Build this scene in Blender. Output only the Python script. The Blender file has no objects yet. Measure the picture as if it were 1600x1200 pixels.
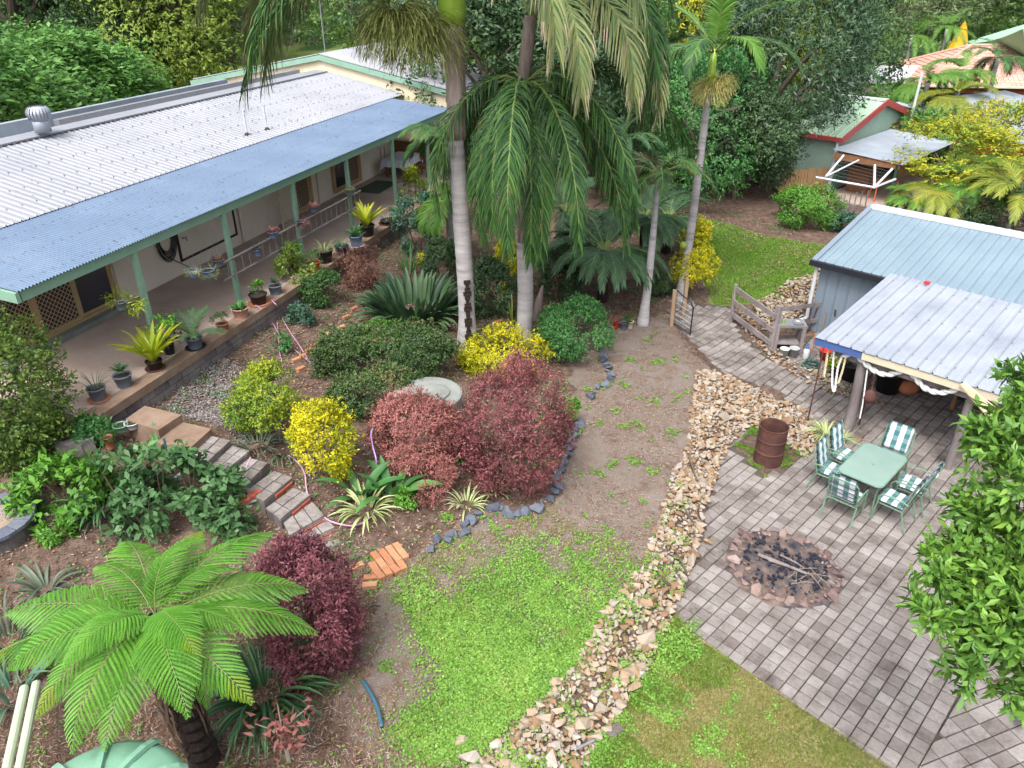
import bpy, bmesh, math, random
import numpy as np
from mathutils import Vector, Matrix

rng = np.random.default_rng(11)
random.seed(5)
rad = math.radians
sc = bpy.context.scene
COL = sc.collection

# ------------------------------------------------------------------ camera, sky, sun, exposure
FPX = 1178.0
TH = math.atan(650 / FPX)
CH = 9.2
cam_d = bpy.data.cameras.new('camera')
cam = bpy.data.objects.new('camera', cam_d)
COL.objects.link(cam)
cam.location = (0, 0, CH)
cam.rotation_euler = (math.pi / 2 - TH, 0, 0)
cam_d.sensor_fit = 'HORIZONTAL'
cam_d.angle = 2 * math.atan(800 / FPX)
cam_d.clip_start = 0.1
cam_d.clip_end = 1500
sc.camera = cam

world = bpy.data.worlds.new('World')
sc.world = world
world.use_nodes = True
wn = world.node_tree
wn.nodes.clear()
sky = wn.nodes.new('ShaderNodeTexSky')
sky.sky_type = 'NISHITA'
sky.sun_disc = False
SUN_EL, SUN_AZ = 58, 205          # azimuth: compass-like, clockwise from +Y
sky.sun_elevation = rad(SUN_EL)
sky.sun_rotation = rad(SUN_AZ)
sky.air_density = 1.0
sky.dust_density = 6.0
sky.ozone_density = 1.0
hs = wn.nodes.new('ShaderNodeHueSaturation')
hs.inputs['Saturation'].default_value = 0.38
bgn = wn.nodes.new('ShaderNodeBackground')
bgn.inputs['Strength'].default_value = 0.15
wo = wn.nodes.new('ShaderNodeOutputWorld')
wn.links.new(sky.outputs[0], hs.inputs['Color'])
wn.links.new(hs.outputs[0], bgn.inputs['Color'])
wn.links.new(bgn.outputs[0], wo.inputs['Surface'])

sd = bpy.data.lights.new('sun', 'SUN')
sd.energy = 0.85
sd.angle = rad(14)
sd.color = (1.0, 0.96, 0.9)
sun = bpy.data.objects.new('sun', sd)
COL.objects.link(sun)
sun.rotation_euler = (rad(90 - SUN_EL), 0, rad(180 - SUN_AZ))

sc.view_settings.view_transform = 'Standard'
sc.view_settings.look = 'None'
sc.view_settings.gamma = 1.0
sc.view_settings.use_curve_mapping = False
sc.view_settings.exposure = 1.4
sc.cycles.use_denoising = True
sc.cycles.max_bounces = 5
sc.cycles.diffuse_bounces = 3
sc.cycles.transmission_bounces = 3
sc.cycles.transparent_max_bounces = 4

# ------------------------------------------------------------------ projection helpers (photo pixel -> world point)
FW = np.array([0, math.cos(TH), -math.sin(TH)])
UP = np.array([0, math.sin(TH), math.cos(TH)])
RT = np.array([1.0, 0, 0])
CP = np.array([0, 0, CH])
HD = np.array([.3007, .9537, 0])      # along the house
HN = np.array([.9537, -.3007, 0])     # outward from the house wall
A1 = rad(-44.5)
E1 = np.array([math.cos(A1), math.sin(A1), 0])      # patio frame
E2 = np.array([-math.sin(A1), math.cos(A1), 0])

def ray(u, v):
    return FW + RT * ((u - 800) / FPX) - UP * ((v - 600) / FPX)

def at(u, v, z=0.0):
    d = ray(u, v)
    return CP + d * ((z - CH) / d[2])

def at_plane(u, v, o, nrm=None):
    n = HN if nrm is None else nrm
    d = ray(u, v)
    return CP + d * (o / (d @ n))

def wdepth(p):
    return float((np.asarray(p, float) - CP) @ FW)

def proj(P):
    q = np.asarray(P, float) - CP
    w = q @ FW
    return np.stack([800 + FPX * (q @ RT) / w, 600 - FPX * (q @ UP) / w], -1)

def HP(o, s, z):
    return HN * o + HD * s + np.array([0, 0, z])

def PP(a, b, z):
    return E1 * a + E2 * b + np.array([0, 0, z])

def inpoly(x, y, poly):
    x = np.asarray(x, float); y = np.asarray(y, float)
    r = np.zeros(x.shape, bool)
    n = len(poly)
    for i in range(n):
        x1, y1 = poly[i]; x2, y2 = poly[(i + 1) % n]
        c = ((y1 > y) != (y2 > y)) & (x < (x2 - x1) * (y - y1) / (y2 - y1 + 1e-9) + x1)
        r ^= c
    return r

def nz(p, f=1.0, seed=0):
    """cheap smooth noise in about [-1,1] from summed sines"""
    r = np.random.default_rng(100 + seed)
    p = np.asarray(p, float) * f
    o = 0
    for k in range(7):
        d = r.normal(size=p.shape[-1]); d *= (0.7 + 0.35 * k) / np.linalg.norm(d)
        o = o + np.sin(p @ d * 2.2 + r.uniform(0, 6.28) + 1.3 * np.sin(p @ np.roll(d, 1) * 1.7)) / (1 + .25 * k)
    return o / 3.4

# ------------------------------------------------------------------ terrain
CTRL = [(1200,760,0),(1110,900,0),(1300,800,0),(1300,1000,0),(1450,1100,0),(1580,1180,0),(1500,900,0),(1400,700,0),(1500,680,0),
 (1250,640,0),(1330,640,0),(1180,700,.0),(1150,830,0),(1080,930,0),(1200,1050,0),(1350,1150,0),(1400,900,0),(1560,1000,0),(1600,800,0),(1600,700,0),
 (1330,590,.0),(1450,620,0),(1560,600,0),(1140,760,0),(1230,700,0),
 (1200,575,.1),(1165,548,.18),(1120,515,.26),(1085,492,.33),
 (1050,580,.45),(1010,660,.45),(960,760,.42),(920,860,.4),(860,960,.38),(780,1060,.35),(700,1160,.35),(620,960,.42),(600,1080,.42),(560,1180,.42),
 (960,560,.5),(910,660,.5),(1030,760,.42),(1010,850,.4),(950,930,.38),(900,1000,.36),(840,1070,.33),(790,1130,.3),(1070,640,.42),
 (1080,1030,0),(1000,1130,0),(1200,1120,0),(1150,1190,0),(1040,1190,0),(1020,1050,0),(960,1140,0),(1300,1180,0),
 (850,620,.62),(860,680,.58),(860,740,.55),(800,790,.5),(700,820,.5),(600,860,.5),(560,890,.48),
 (650,700,.75),(560,780,.65),(680,600,.85),(520,620,.98),(480,720,.8),
 (270,610,1.25),(350,560,1.25),(430,500,1.25),(300,735,1.12),(360,775,.98),(420,845,.7),(465,885,.55),(240,700,1.25),(330,665,1.3),(400,690,1.1),(470,735,.9),(520,800,.66),(520,430,1.25),(600,375,1.2),(680,330,1.1),
 (700,460,.95),(600,520,1.0),(440,600,1.05),(400,650,1.08),(330,640,1.18),
 (770,500,.85),(870,500,.75),(950,450,.7),(1000,490,.6),(1060,460,.55),(850,400,.8),
 (60,740,1.35),(150,690,1.35),(100,800,1.1),(250,760,.95),(330,800,.78),(420,830,.65),(20,850,1.0),(200,900,.75),(400,950,.52),
 (300,1100,.45),(100,1100,.45),(480,1150,.42),(30,1000,.6),(-150,800,1.4),(-150,1100,.5),
 (1180,380,.75),(1270,400,.75),(1120,440,.6),(1225,440,.68),(1100,350,.8),(1200,330,.85),
 (1262,485,.55),(1232,497,.42),(1185,470,.45),(1212,530,.2),(1290,575,.03),(1240,565,.06),(1150,480,.4),
 (1290,305,.8),(1400,300,.8),(1000,300,.9),(900,250,1.0),(1350,330,.8)]
_c = [list(at(u, v, z)) for u, v, z in CTRL]
for o in (-18, -22, -30):
    for s in (5, 12, 20, 28, 38):
        _c.append(list(HP(o, s, 1.75)))
for o in (-14, -16):
    for s in (12, 18, 24, 30):
        _c.append(list(HP(o, s, 1.5)))
_c += [[0,60,1.5],[30,60,1.0],[60,60,1.0],[-40,60,2],[0,110,2],[80,110,1],[-80,110,3],[0,200,5],[200,200,4],[-200,200,5],[20,45,1],[12,30,.85],
       [30,40,.9],[25,25,.5],[18,18,.1],[14,9,0],[12,3,0],[-12,3,.8],[-16,8,1.5],[0,2,.3],[300,400,8],[-300,400,8],[0,500,9],[10,3,0],[16,14,0],[300,20,2],[-300,20,3]]
CT = np.array(_c)

def TZ(x, y):
    x = np.asarray(x, float); y = np.asarray(y, float)
    sh = x.shape
    xf = x.ravel(); yf = y.ravel()
    out = np.empty(xf.shape)
    for i in range(0, len(xf), 20000):
        dx = xf[i:i+20000, None] - CT[None, :, 0]; dy = yf[i:i+20000, None] - CT[None, :, 1]
        w = 1 / (dx * dx + dy * dy + .06) ** 2
        out[i:i+20000] = (w * CT[None, :, 2]).sum(1) / w.sum(1)
    return out.reshape(sh)

def ground(u, v):
    d = ray(u, v)
    lo = None
    t = 4.0
    z = 0.6
    for _ in range(14):
        p = at(u, v, z)
        z2 = float(TZ(p[0], p[1]))
        z = z * .4 + z2 * .6
    p = at(u, v, z)
    return np.array([p[0], p[1], float(TZ(p[0], p[1]))])

# ------------------------------------------------------------------ zones, as outlines on the ground
def wpoly(px, z):
    return [tuple(at(u, v, z)[:2]) for u, v in px]

PAVED = wpoly([(1048,962),(1062,930),(1085,890),(1098,850),(1103,800),(1115,760),(1128,700),(1150,678),(1172,655),(1215,672),(1268,705),(1285,690),
 (1255,640),(1215,612),(1180,605),(1130,592)],0) + wpoly([(1085,545)],.15) + wpoly([(1040,500),(1052,478),(1140,485)],.3) + wpoly([(1162,535)],.15) + wpoly([(1195,560),(1240,585),(1262,590)],.05) + \
 wpoly([(1215,560),(1240,548),(1290,535),(1450,540),(1690,560),(1750,800),(1750,1330),(1480,1290),(1395,1205),(1211,1079)],0)
DRUMPLOT = wpoly([(1143,700),(1180,662),(1262,695),(1266,712),(1195,748)],0)
TANK_C = None
LANE = wpoly([(880,560),(945,500),(1045,500),(1090,545),(1120,600),(1085,700),(1045,800),(1005,900),(950,1000),(860,1100),(770,1200),(560,1200),(520,1100),
 (560,1000),(580,925),(650,870),(745,805),(865,795),(900,690),(905,640)],.42)
LAWN = wpoly([(1055,955),(1070,985),(1211,1079),(1400,1205),(1460,1300),(880,1300),(910,1190),(950,1130),(1010,1060)],0)
FARLAWN = wpoly([(1088,345),(1130,352),(1200,372),(1290,385),(1292,430),(1215,458),(1120,462),(1092,420)],.72)
BACKLAWN = [(-30,44),(-4,46),(0,75),(-8,95),(-30,95),(-40,70)]
BANK = wpoly([(1085,596),(1132,590),(1188,604),(1250,628),(1268,640),(1275,690),(1262,705),(1215,672),(1172,655),(1145,680)],.2) + \
    wpoly([(1125,730),(1100,800),(1095,850),(1080,890),(1058,935),(1045,975),(1005,1060),(950,1140),(905,1215)],.0) + \
    wpoly([(690,1240),(740,1185),(800,1140),(850,1085),(910,1020),(945,955),(1000,885),(1035,800),(1050,740),(1075,690)],.4)
BANK2 = wpoly([(1175,470),(1215,455),(1285,428),(1285,465),(1262,482),(1225,497),(1195,500)],.6)
EDGEBANK = wpoly([(1140,492),(1158,520),(1200,557),(1250,588),(1305,610),(1335,612),(1335,600),(1290,580),(1240,560),(1195,535),(1165,500)],.15)

def zone_of(x, y):
    z = np.zeros(x.shape, int)                       # 0 garden soil
    jx = x + .22 * nz(np.stack([x, y], -1), 1.6, 1); jy = y + .22 * nz(np.stack([x, y], -1), 1.6, 2)
    z[inpoly(jx, jy, LANE)] = 1
    z[inpoly(jx, jy, FARLAWN)] = 2
    z[inpoly(x, y, LAWN)] = 3
    z[inpoly(x, y, PAVED)] = 4
    z[inpoly(x, y, DRUMPLOT)] = 0
    z[inpoly(jx, jy, BACKLAWN)] = 2
    return z

# ------------------------------------------------------------------ materials
def _nt(name):
    m = bpy.data.materials.new(name)
    m.use_nodes = True
    t = m.node_tree
    b = t.nodes['Principled BSDF']
    return m, t, b

def N(t, k, **kw):
    n = t.nodes.new(k)
    for a, v in kw.items():
        setattr(n, a, v)
    return n

def ramp(t, cols, fac):
    r = N(t, 'ShaderNodeValToRGB')
    el = r.color_ramp.elements
    while len(el) < len(cols):
        el.new(0.5)
    for i, c in enumerate(cols):
        if len(c) == 4 and isinstance(c, tuple) and c[3] <= 1 and len(cols[0]) == 4:
            el[i].position = c[3]
        else:
            el[i].position = i / max(1, len(cols) - 1)
    for i, c in enumerate(cols):
        el[i].color = (c[0], c[1], c[2], 1)
    t.links.new(fac, r.inputs[0])
    return r.outputs[0]

def mathn(t, op, a, b=None):
    n = N(t, 'ShaderNodeMath', operation=op)
    for i, x in enumerate((a, b)):
        if x is None: continue
        if isinstance(x, (int, float)): n.inputs[i].default_value = x
        else: t.links.new(x, n.inputs[i])
    return n.outputs[0]

def noisen(t, scale, detail=5, vec=None, rough=.6):
    n = N(t, 'ShaderNodeTexNoise')
    n.inputs['Scale'].default_value = scale
    n.inputs['Detail'].default_value = detail
    n.inputs['Roughness'].default_value = rough
    if vec is not None: t.links.new(vec, n.inputs['Vector'])
    return n.outputs['Fac']

def surf(name, cols, scale=3, rough=.85, metal=0, bump=0, bscale=None, spec=.3, usernd=0.0, fine=0.0, stretch=None, coord='pos', emis=None):
    """general surface: ramp over noise, optional per-piece 'rnd' attribute, optional fine grain and bump"""
    m, t, b = _nt(name)
    if coord == 'pos':
        vec = N(t, 'ShaderNodeNewGeometry').outputs['Position']
    else:
        vec = N(t, 'ShaderNodeTexCoord').outputs['Object']
    if stretch:
        mp = N(t, 'ShaderNodeMapping'); mp.inputs['Scale'].default_value = stretch
        t.links.new(vec, mp.inputs['Vector']); vec = mp.outputs[0]
    f = noisen(t, scale, 6, vec)
    f = mathn(t, 'ADD', mathn(t, 'MULTIPLY', mathn(t, 'SUBTRACT', f, .5), 1.9), .5)
    if usernd:
        a = N(t, 'ShaderNodeAttribute', attribute_name='rnd').outputs['Fac']
        f = mathn(t, 'ADD', mathn(t, 'MULTIPLY', f, 1 - usernd), mathn(t, 'MULTIPLY', a, usernd))
    c = ramp(t, cols, f)
    if name == 'paver_concrete':
        st_ = noisen(t, 1.1, 10, vec, .78); mx = N(t, 'ShaderNodeMixRGB', blend_type='MULTIPLY'); mx.inputs[0].default_value = 1
        t.links.new(c, mx.inputs[1]); t.links.new(ramp(t, [(.5,.46,.44,.36),(.95,.95,.95,.5),(1.18,1.18,1.18,.72)], st_), mx.inputs[2]); c = mx.outputs[0]
    if fine:
        g = noisen(t, scale * 14, 3, vec)
        mx = N(t, 'ShaderNodeMixRGB', blend_type='MULTIPLY'); mx.inputs[0].default_value = fine
        gr = ramp(t, [(.35, .35, .35), (1.5, 1.5, 1.5)], g)
        t.links.new(c, mx.inputs[1]); t.links.new(gr, mx.inputs[2]); c = mx.outputs[0]
    t.links.new(c, b.inputs['Base Color'])
    b.inputs['Roughness'].default_value = rough
    b.inputs['Metallic'].default_value = metal
    b.inputs['Specular IOR Level'].default_value = spec
    if bump:
        bn = N(t, 'ShaderNodeBump'); bn.inputs['Strength'].default_value = min(1, bump); bn.inputs['Distance'].default_value = .02
        h = noisen(t, bscale or scale * 8, 5, vec)
        t.links.new(h, bn.inputs['Height']); t.links.new(bn.outputs[0], b.inputs['Normal'])
    return m

def leafm(name, cols, tip=None, rough=.5, trans=.28, nscale=1.2, spec=.35, rw=.55):
    m, t, b = _nt(name)
    pos = N(t, 'ShaderNodeNewGeometry').outputs['Position']
    f = noisen(t, nscale, 4, pos)
    f = mathn(t, 'ADD', mathn(t, 'MULTIPLY', mathn(t, 'SUBTRACT', f, .5), 2.0), .5)
    a = N(t, 'ShaderNodeAttribute', attribute_name='rnd').outputs['Fac']
    f = mathn(t, 'ADD', mathn(t, 'MULTIPLY', f, 1 - rw), mathn(t, 'MULTIPLY', a, rw))
    c = ramp(t, cols, f)
    if tip:
        tf = N(t, 'ShaderNodeAttribute', attribute_name='tip').outputs['Fac']
        mx = N(t, 'ShaderNodeMixRGB'); t.links.new(tf, mx.inputs[0]); t.links.new(c, mx.inputs[1])
        mx.inputs[2].default_value = (*tip, 1); c = mx.outputs[0]
    t.links.new(c, b.inputs['Base Color'])
    b.inputs['Roughness'].default_value = rough
    b.inputs['Specular IOR Level'].default_value = spec
    tr = N(t, 'ShaderNodeBsdfTranslucent'); t.links.new(c, tr.inputs['Color'])
    ms = N(t, 'ShaderNodeMixShader'); ms.inputs[0].default_value = trans
    out = t.nodes['Material Output']
    t.links.new(b.outputs[0], ms.inputs[1]); t.links.new(tr.outputs[0], ms.inputs[2]); t.links.new(ms.outputs[0], out.inputs['Surface'])
    return m

def plain(name, c, rough=.6, metal=0, spec=.4):
    c2 = tuple(x * .82 for x in c)
    return surf(name, [c2, c], 6, rough, metal, 0, spec=spec)

M = {}
M['soil'] = surf('soil_mulch', [(.05,.03,.022),(.12,.075,.055),(.2,.135,.105),(.26,.2,.165)], 2.2, .95, bump=1, bscale=22, fine=.9)
M['lane'] = surf('gravel_lane', [(.10,.06,.04),(.18,.13,.105),(.24,.21,.2),(.27,.19,.13),(.33,.31,.31)], 1.1, .95, bump=.8, bscale=30, fine=.75)
M['lawn'] = surf('lawn_ground', [(.08,.12,.02),(.19,.18,.06),(.29,.25,.13),(.35,.29,.19)], 1.3, .95, bump=.9, bscale=40, fine=.7)
M['farlawn'] = surf('green_lawn_ground', [(.07,.14,.02),(.11,.2,.03),(.16,.2,.05)], 1.2, .95, bump=.9, bscale=30, fine=.6)
M['base'] = surf('paving_bed', [(.04,.032,.026),(.09,.076,.064)], 6, .95)
M['paver'] = surf('paver_concrete', [(.085,.07,.063),(.17,.148,.138),(.245,.222,.212),(.3,.28,.27)], 1.6, .85, bump=.35, bscale=60, usernd=.5, fine=.45)
M['rock'] = surf('rubble_rock', [(.1,.065,.05),(.24,.15,.082),(.33,.27,.2),(.27,.235,.2),(.46,.42,.37)], 5, .9, bump=.7, bscale=18, usernd=.72, fine=.5)
M['bluerock'] = surf('dark_blue_stone', [(.035,.042,.06),(.09,.105,.14),(.17,.18,.2)], 4, .85, bump=.7, bscale=18, usernd=.5, fine=.4)
M['pinkrock'] = surf('fire_ring_rock', [(.06,.045,.045),(.15,.1,.095),(.22,.155,.135),(.3,.25,.235)], 4, .9, bump=.7, bscale=18, usernd=.6, fine=.4)
M['ash'] = surf('ash', [(.008,.008,.012),(.03,.03,.04),(.07,.062,.068),(.13,.09,.07),(.15,.13,.125),(.25,.25,.28)], 4.5, .95, bump=1, bscale=20, fine=.8)
M['char'] = surf('charcoal', [(.008,.008,.012),(.03,.03,.05)], 12, .7)
M['brick'] = surf('brick_clay', [(.25,.09,.05),(.36,.17,.09),(.42,.26,.15)], 5, .9, bump=.4, bscale=50, usernd=.6, fine=.3)
M['redbrick'] = surf('red_brick', [(.22,.05,.035),(.36,.1,.06)], 8, .9, bump=.4, bscale=50, usernd=.4, fine=.3)
M['block'] = surf('grey_block', [(.05,.045,.05),(.16,.14,.14),(.26,.23,.22)], 2.4, .95, bump=.5, bscale=40, usernd=.25, fine=.4)
M['slab'] = surf('verandah_concrete', [(.3,.22,.185),(.4,.31,.265),(.46,.38,.34)], .9, .6, bump=.1, bscale=40, fine=.2, spec=.5)
M['slabedge'] = surf('stained_concrete', [(.13,.08,.055),(.21,.145,.105),(.28,.22,.175)], 2.2, .75, bump=.2, bscale=30, fine=.3)
M['concrete'] = surf('tank_concrete', [(.12,.13,.12),(.195,.21,.195),(.25,.265,.25)], 2, .85, bump=.2, bscale=40, fine=.2)
M['wall'] = surf('render_wall', [(.62,.54,.47),(.72,.64,.56)], 1.4, .9, bump=.2, bscale=50)
M['cream'] = surf('cream_cladding', [(.55,.47,.33),(.66,.58,.43)], 1, .7)
M['wroof'] = surf('white_roof_metal', [(.185,.195,.225),(.235,.245,.275),(.27,.28,.315)], .5, .42, metal=.1, spec=.5, fine=.15, stretch=(1,1,1))
M['broof'] = surf('blue_roof_metal', [(.07,.112,.18),(.088,.135,.21),(.115,.165,.24)], .6, .5, metal=.1, spec=.35, fine=.3)
M['zinc'] = surf('zinc_roof_metal', [(.22,.25,.3),(.3,.33,.385),(.36,.39,.44)], 1.3, .38, metal=.25, spec=.5, fine=.15)
M['garage'] = surf('garage_roof_metal', [(.135,.19,.235),(.17,.235,.28)], .8, .5, spec=.5)
M['garagewall'] = surf('garage_wall_metal', [(.13,.17,.215),(.165,.21,.26)], 1, .6, spec=.4)
M['navy'] = plain('dark_trim', (.012,.014,.022), .5)
M['greentrim'] = surf('sage_green_paint', [(.16,.28,.21),(.22,.36,.28)], 3, .6)
M['creampaint'] = surf('cream_paint', [(.42,.38,.28),(.52,.47,.35)], 3, .7)
M['bluepaint'] = plain('blue_paint', (.05,.1,.27), .6)
M['frame'] = plain('tan_window_frame', (.42,.3,.16), .5)
M['glass'] = plain('dark_glass', (.03,.03,.045), .08, spec=.8)
M['screen'] = plain('dark_screen', (.04,.022,.018), .7)
M['mesh'] = plain('tan_mesh', (.5,.37,.25), .6)
M['white'] = plain('white_paint', (.5,.52,.55), .5)
M['lattice'] = plain('lattice_cream', (.6,.53,.42), .7)
M['darkbrown'] = plain('dark_brown_trim', (.03,.015,.012), .6)
M['wood'] = surf('weathered_wood', [(.1,.085,.09),(.19,.165,.165),(.28,.25,.25)], 3, .9, bump=.6, bscale=30, stretch=(1,1,.25), fine=.4)
M['woodb'] = surf('brown_wood', [(.13,.06,.03),(.24,.12,.06)], 4, .7, bump=.3, bscale=30)
M['postwood'] = surf('tan_post_wood', [(.22,.14,.08),(.36,.26,.17)], 4, .9, bump=.4, bscale=30, stretch=(1,1,.3))
M['steel'] = plain('grey_steel', (.3,.31,.33), .45, .6)
M['stainless'] = plain('stainless_steel', (.6,.62,.65), .28, .8)
M['blackm'] = plain('black_metal', (.015,.015,.018), .5)
M['rust'] = surf('rust_metal', [(.035,.017,.017),(.075,.032,.027),(.14,.062,.04)], 3, .85, bump=.4, bscale=50, fine=.4)
M['galv'] = surf('galvanised_roof', [(.2,.23,.27),(.3,.34,.39)], 1, .5, metal=.2)
M['black'] = plain('black_plastic', (.012,.012,.014), .5)
M['bluegrey'] = plain('bluegrey_plastic', (.12,.15,.2), .5)
M['bluepot'] = plain('blue_plastic', (.13,.19,.33), .5)
M['navyglaze'] = plain('navy_glaze', (.02,.04,.16), .15, spec=.7)
M['terra'] = surf('terracotta', [(.3,.1,.05),(.42,.17,.09)], 6, .85)
M['pinkterra'] = surf('pink_terracotta', [(.4,.2,.16),(.5,.29,.24)], 6, .85)
M['orange'] = plain('orange_plastic', (.55,.11,.03), .5)
M['red'] = plain('red_plastic', (.6,.02,.02), .4)
M['darkgreen'] = plain('dark_green_plastic', (.02,.06,.04), .5)
M['soilpot'] = plain('potting_soil', (.04,.028,.02), .95)
M['tank'] = surf('green_poly_tank', [(.14,.29,.2),(.18,.36,.26)], 2, .45, bump=.15, bscale=60)
M['pvc'] = surf('pale_green_pvc', [(.33,.4,.28),(.44,.5,.37)], 3, .5)
M['hosegreen'] = plain('green_hose', (.02,.09,.07), .4)
M['hosedark'] = plain('dark_hose', (.01,.02,.022), .4)
M['hosepink'] = plain('pink_hose', (.5,.27,.4), .5)
M['hosepurple'] = plain('purple_hose', (.42,.28,.6), .5)
M['bluepipe'] = plain('blue_grey_pipe', (.05,.12,.17), .4)
M['cloth'] = plain('white_cloth', (.66,.7,.8), .9)
M['rope'] = surf('white_rope', [(.45,.45,.45),(.8,.8,.8)], 40, .9)
M['ropetan'] = surf('tan_rope', [(.45,.36,.22),(.66,.57,.4)], 40, .9)
M['barkgrey'] = surf('palm_trunk_grey', [(.15,.14,.13),(.28,.265,.27),(.35,.335,.34),(.41,.4,.41)], 1.1, .85, bump=.6, bscale=6, stretch=(1,1,7), fine=.3)
M['barkbrown'] = surf('palm_sheath_brown', [(.13,.1,.09),(.25,.2,.18),(.36,.31,.29)], 5, .9, bump=.6, bscale=20, stretch=(3,3,.3))
M['bark'] = surf('tree_bark', [(.06,.045,.035),(.14,.11,.085)], 3, .95, bump=.6, bscale=12, stretch=(1,1,.3))
M['fernbark'] = surf('tree_fern_bark', [(.008,.006,.006),(.035,.022,.018)], 8, .95, bump=1, bscale=25)
M['shaft'] = surf('crownshaft_green', [(.13,.26,.02),(.24,.4,.04),(.36,.45,.07)], 2, .35, stretch=(2,2,.3), spec=.5)
M['twig'] = plain('twig_brown', (.12,.08,.055), .9)
M['twigpale'] = plain('twig_pale', (.3,.25,.2), .9)
M['litter'] = surf('leaf_litter', [(.07,.03,.02),(.17,.085,.05),(.27,.18,.12),(.36,.31,.27)], 3, .9, usernd=.85)
M['gravelbits'] = surf('gravel_bits', [(.09,.085,.09),(.18,.17,.17),(.32,.3,.285)], 3, .9, usernd=.85)
M['shedgreen'] = surf('sage_shed_wall', [(.2,.29,.24),(.27,.37,.31)], 1, .6)
M['shedroof'] = surf('sage_shed_roof', [(.27,.4,.28),(.36,.5,.37)], 1, .5)
M['redtrim'] = plain('red_trim', (.34,.05,.05), .5)
M['tile'] = surf('terracotta_roof_tile', [(.36,.2,.15),(.5,.3,.24),(.6,.4,.33)], 1, .85, usernd=.5)
M['redbrown'] = surf('red_brown_wall', [(.36,.06,.02),(.5,.11,.04)], 2, .7)
M['shade'] = surf('green_shade_cloth', [(.22,.4,.26),(.28,.48,.33)], 1, .8)
M['yellowcloth'] = plain('yellow_cloth', (.75,.42,.01), .7)
M['paling'] = surf('grey_paling', [(.08,.07,.07),(.18,.15,.14)], 3, .9)
M['timber'] = surf('timber_paling', [(.3,.17,.08),(.42,.27,.15)], 3, .9)

# foliage
L = {}
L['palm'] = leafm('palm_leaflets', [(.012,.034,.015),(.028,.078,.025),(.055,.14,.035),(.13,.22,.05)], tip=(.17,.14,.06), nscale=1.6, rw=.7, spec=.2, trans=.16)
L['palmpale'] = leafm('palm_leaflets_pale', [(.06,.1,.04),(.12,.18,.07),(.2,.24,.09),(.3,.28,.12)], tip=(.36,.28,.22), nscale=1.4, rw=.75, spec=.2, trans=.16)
L['palmlime'] = leafm('palm_leaflets_lime', [(.05,.12,.02),(.09,.22,.03),(.17,.33,.05)], tip=(.26,.23,.05), nscale=.8, rw=.7)
L['palmyellow'] = leafm('palm_leaflets_yellow', [(.08,.14,.02),(.18,.25,.03),(.4,.33,.04)], tip=(.4,.28,.08), nscale=.8, rw=.7)
L['pygmy'] = leafm('pygmy_palm_leaflets', [(.025,.065,.035),(.05,.115,.05),(.1,.19,.08)], tip=(.12,.15,.06), nscale=1, rw=.6)
L['fern'] = leafm('tree_fern_leaflets', [(.05,.16,.018),(.1,.28,.028),(.17,.4,.04)], tip=(.26,.32,.02), nscale=1.5, rw=.6, trans=.35)
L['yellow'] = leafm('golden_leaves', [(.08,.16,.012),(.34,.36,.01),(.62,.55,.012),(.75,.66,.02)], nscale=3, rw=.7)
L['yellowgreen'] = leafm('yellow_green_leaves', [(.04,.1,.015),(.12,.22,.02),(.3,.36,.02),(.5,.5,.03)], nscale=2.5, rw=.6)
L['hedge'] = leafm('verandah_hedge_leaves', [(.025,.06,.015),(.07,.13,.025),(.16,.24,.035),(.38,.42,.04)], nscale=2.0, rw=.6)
L['bright'] = leafm('bright_green_leaves', [(.04,.12,.02),(.1,.26,.03),(.17,.38,.04)], nscale=3, rw=.6)
L['green'] = leafm('mid_green_leaves', [(.025,.06,.018),(.05,.12,.03),(.09,.19,.045)], nscale=2, rw=.6)
L['softgreen'] = leafm('soft_green_leaves', [(.03,.1,.03),(.06,.19,.05),(.12,.28,.07)], nscale=2, rw=.6)
L['dark'] = leafm('dark_green_leaves', [(.022,.05,.024),(.052,.105,.042),(.11,.19,.065)], nscale=1.2, rw=.6)
L['darkgloss'] = leafm('dark_glossy_leaves', [(.016,.04,.024),(.04,.085,.04),(.1,.17,.07)], nscale=2, rw=.6, rough=.4, spec=.3, trans=.1)
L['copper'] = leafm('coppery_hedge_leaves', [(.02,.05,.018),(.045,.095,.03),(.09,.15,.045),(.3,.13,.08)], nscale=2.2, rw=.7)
L['red'] = leafm('burgundy_leaves', [(.06,.025,.027),(.17,.058,.063),(.3,.095,.105),(.44,.2,.2)], nscale=3, rw=.75)
L['redfg'] = leafm('wine_leaves', [(.045,.02,.028),(.15,.048,.065),(.26,.08,.1),(.4,.18,.19)], nscale=3, rw=.75)
L['pink'] = leafm('dusty_pink_leaves', [(.12,.06,.045),(.27,.105,.09),(.4,.16,.145),(.47,.26,.22)], nscale=3, rw=.75)
L['brownred'] = leafm('brown_red_leaves', [(.08,.04,.03),(.2,.09,.065),(.32,.17,.13)], nscale=3, rw=.75)
L['varieg'] = leafm('variegated_leaves', [(.06,.14,.02),(.22,.32,.05),(.5,.55,.2)], nscale=3, rw=.8)
L['broad'] = leafm('broad_leaves', [(.035,.09,.035),(.075,.17,.06),(.14,.27,.1)], nscale=2, rw=.7)
L['grey'] = leafm('grey_green_leaves', [(.05,.07,.05),(.1,.135,.09),(.17,.22,.15)], nscale=2, rw=.6)
L['bluegreen'] = leafm('blue_green_leaves', [(.03,.08,.05),(.06,.14,.09),(.12,.22,.14)], nscale=2, rw=.6)
L['citrus'] = leafm('glossy_tree_leaves', [(.03,.085,.015),(.055,.14,.022),(.1,.22,.035),(.16,.31,.045),(.3,.4,.06)], nscale=1.5, rw=.65, rough=.4, spec=.35, trans=.22)
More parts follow.
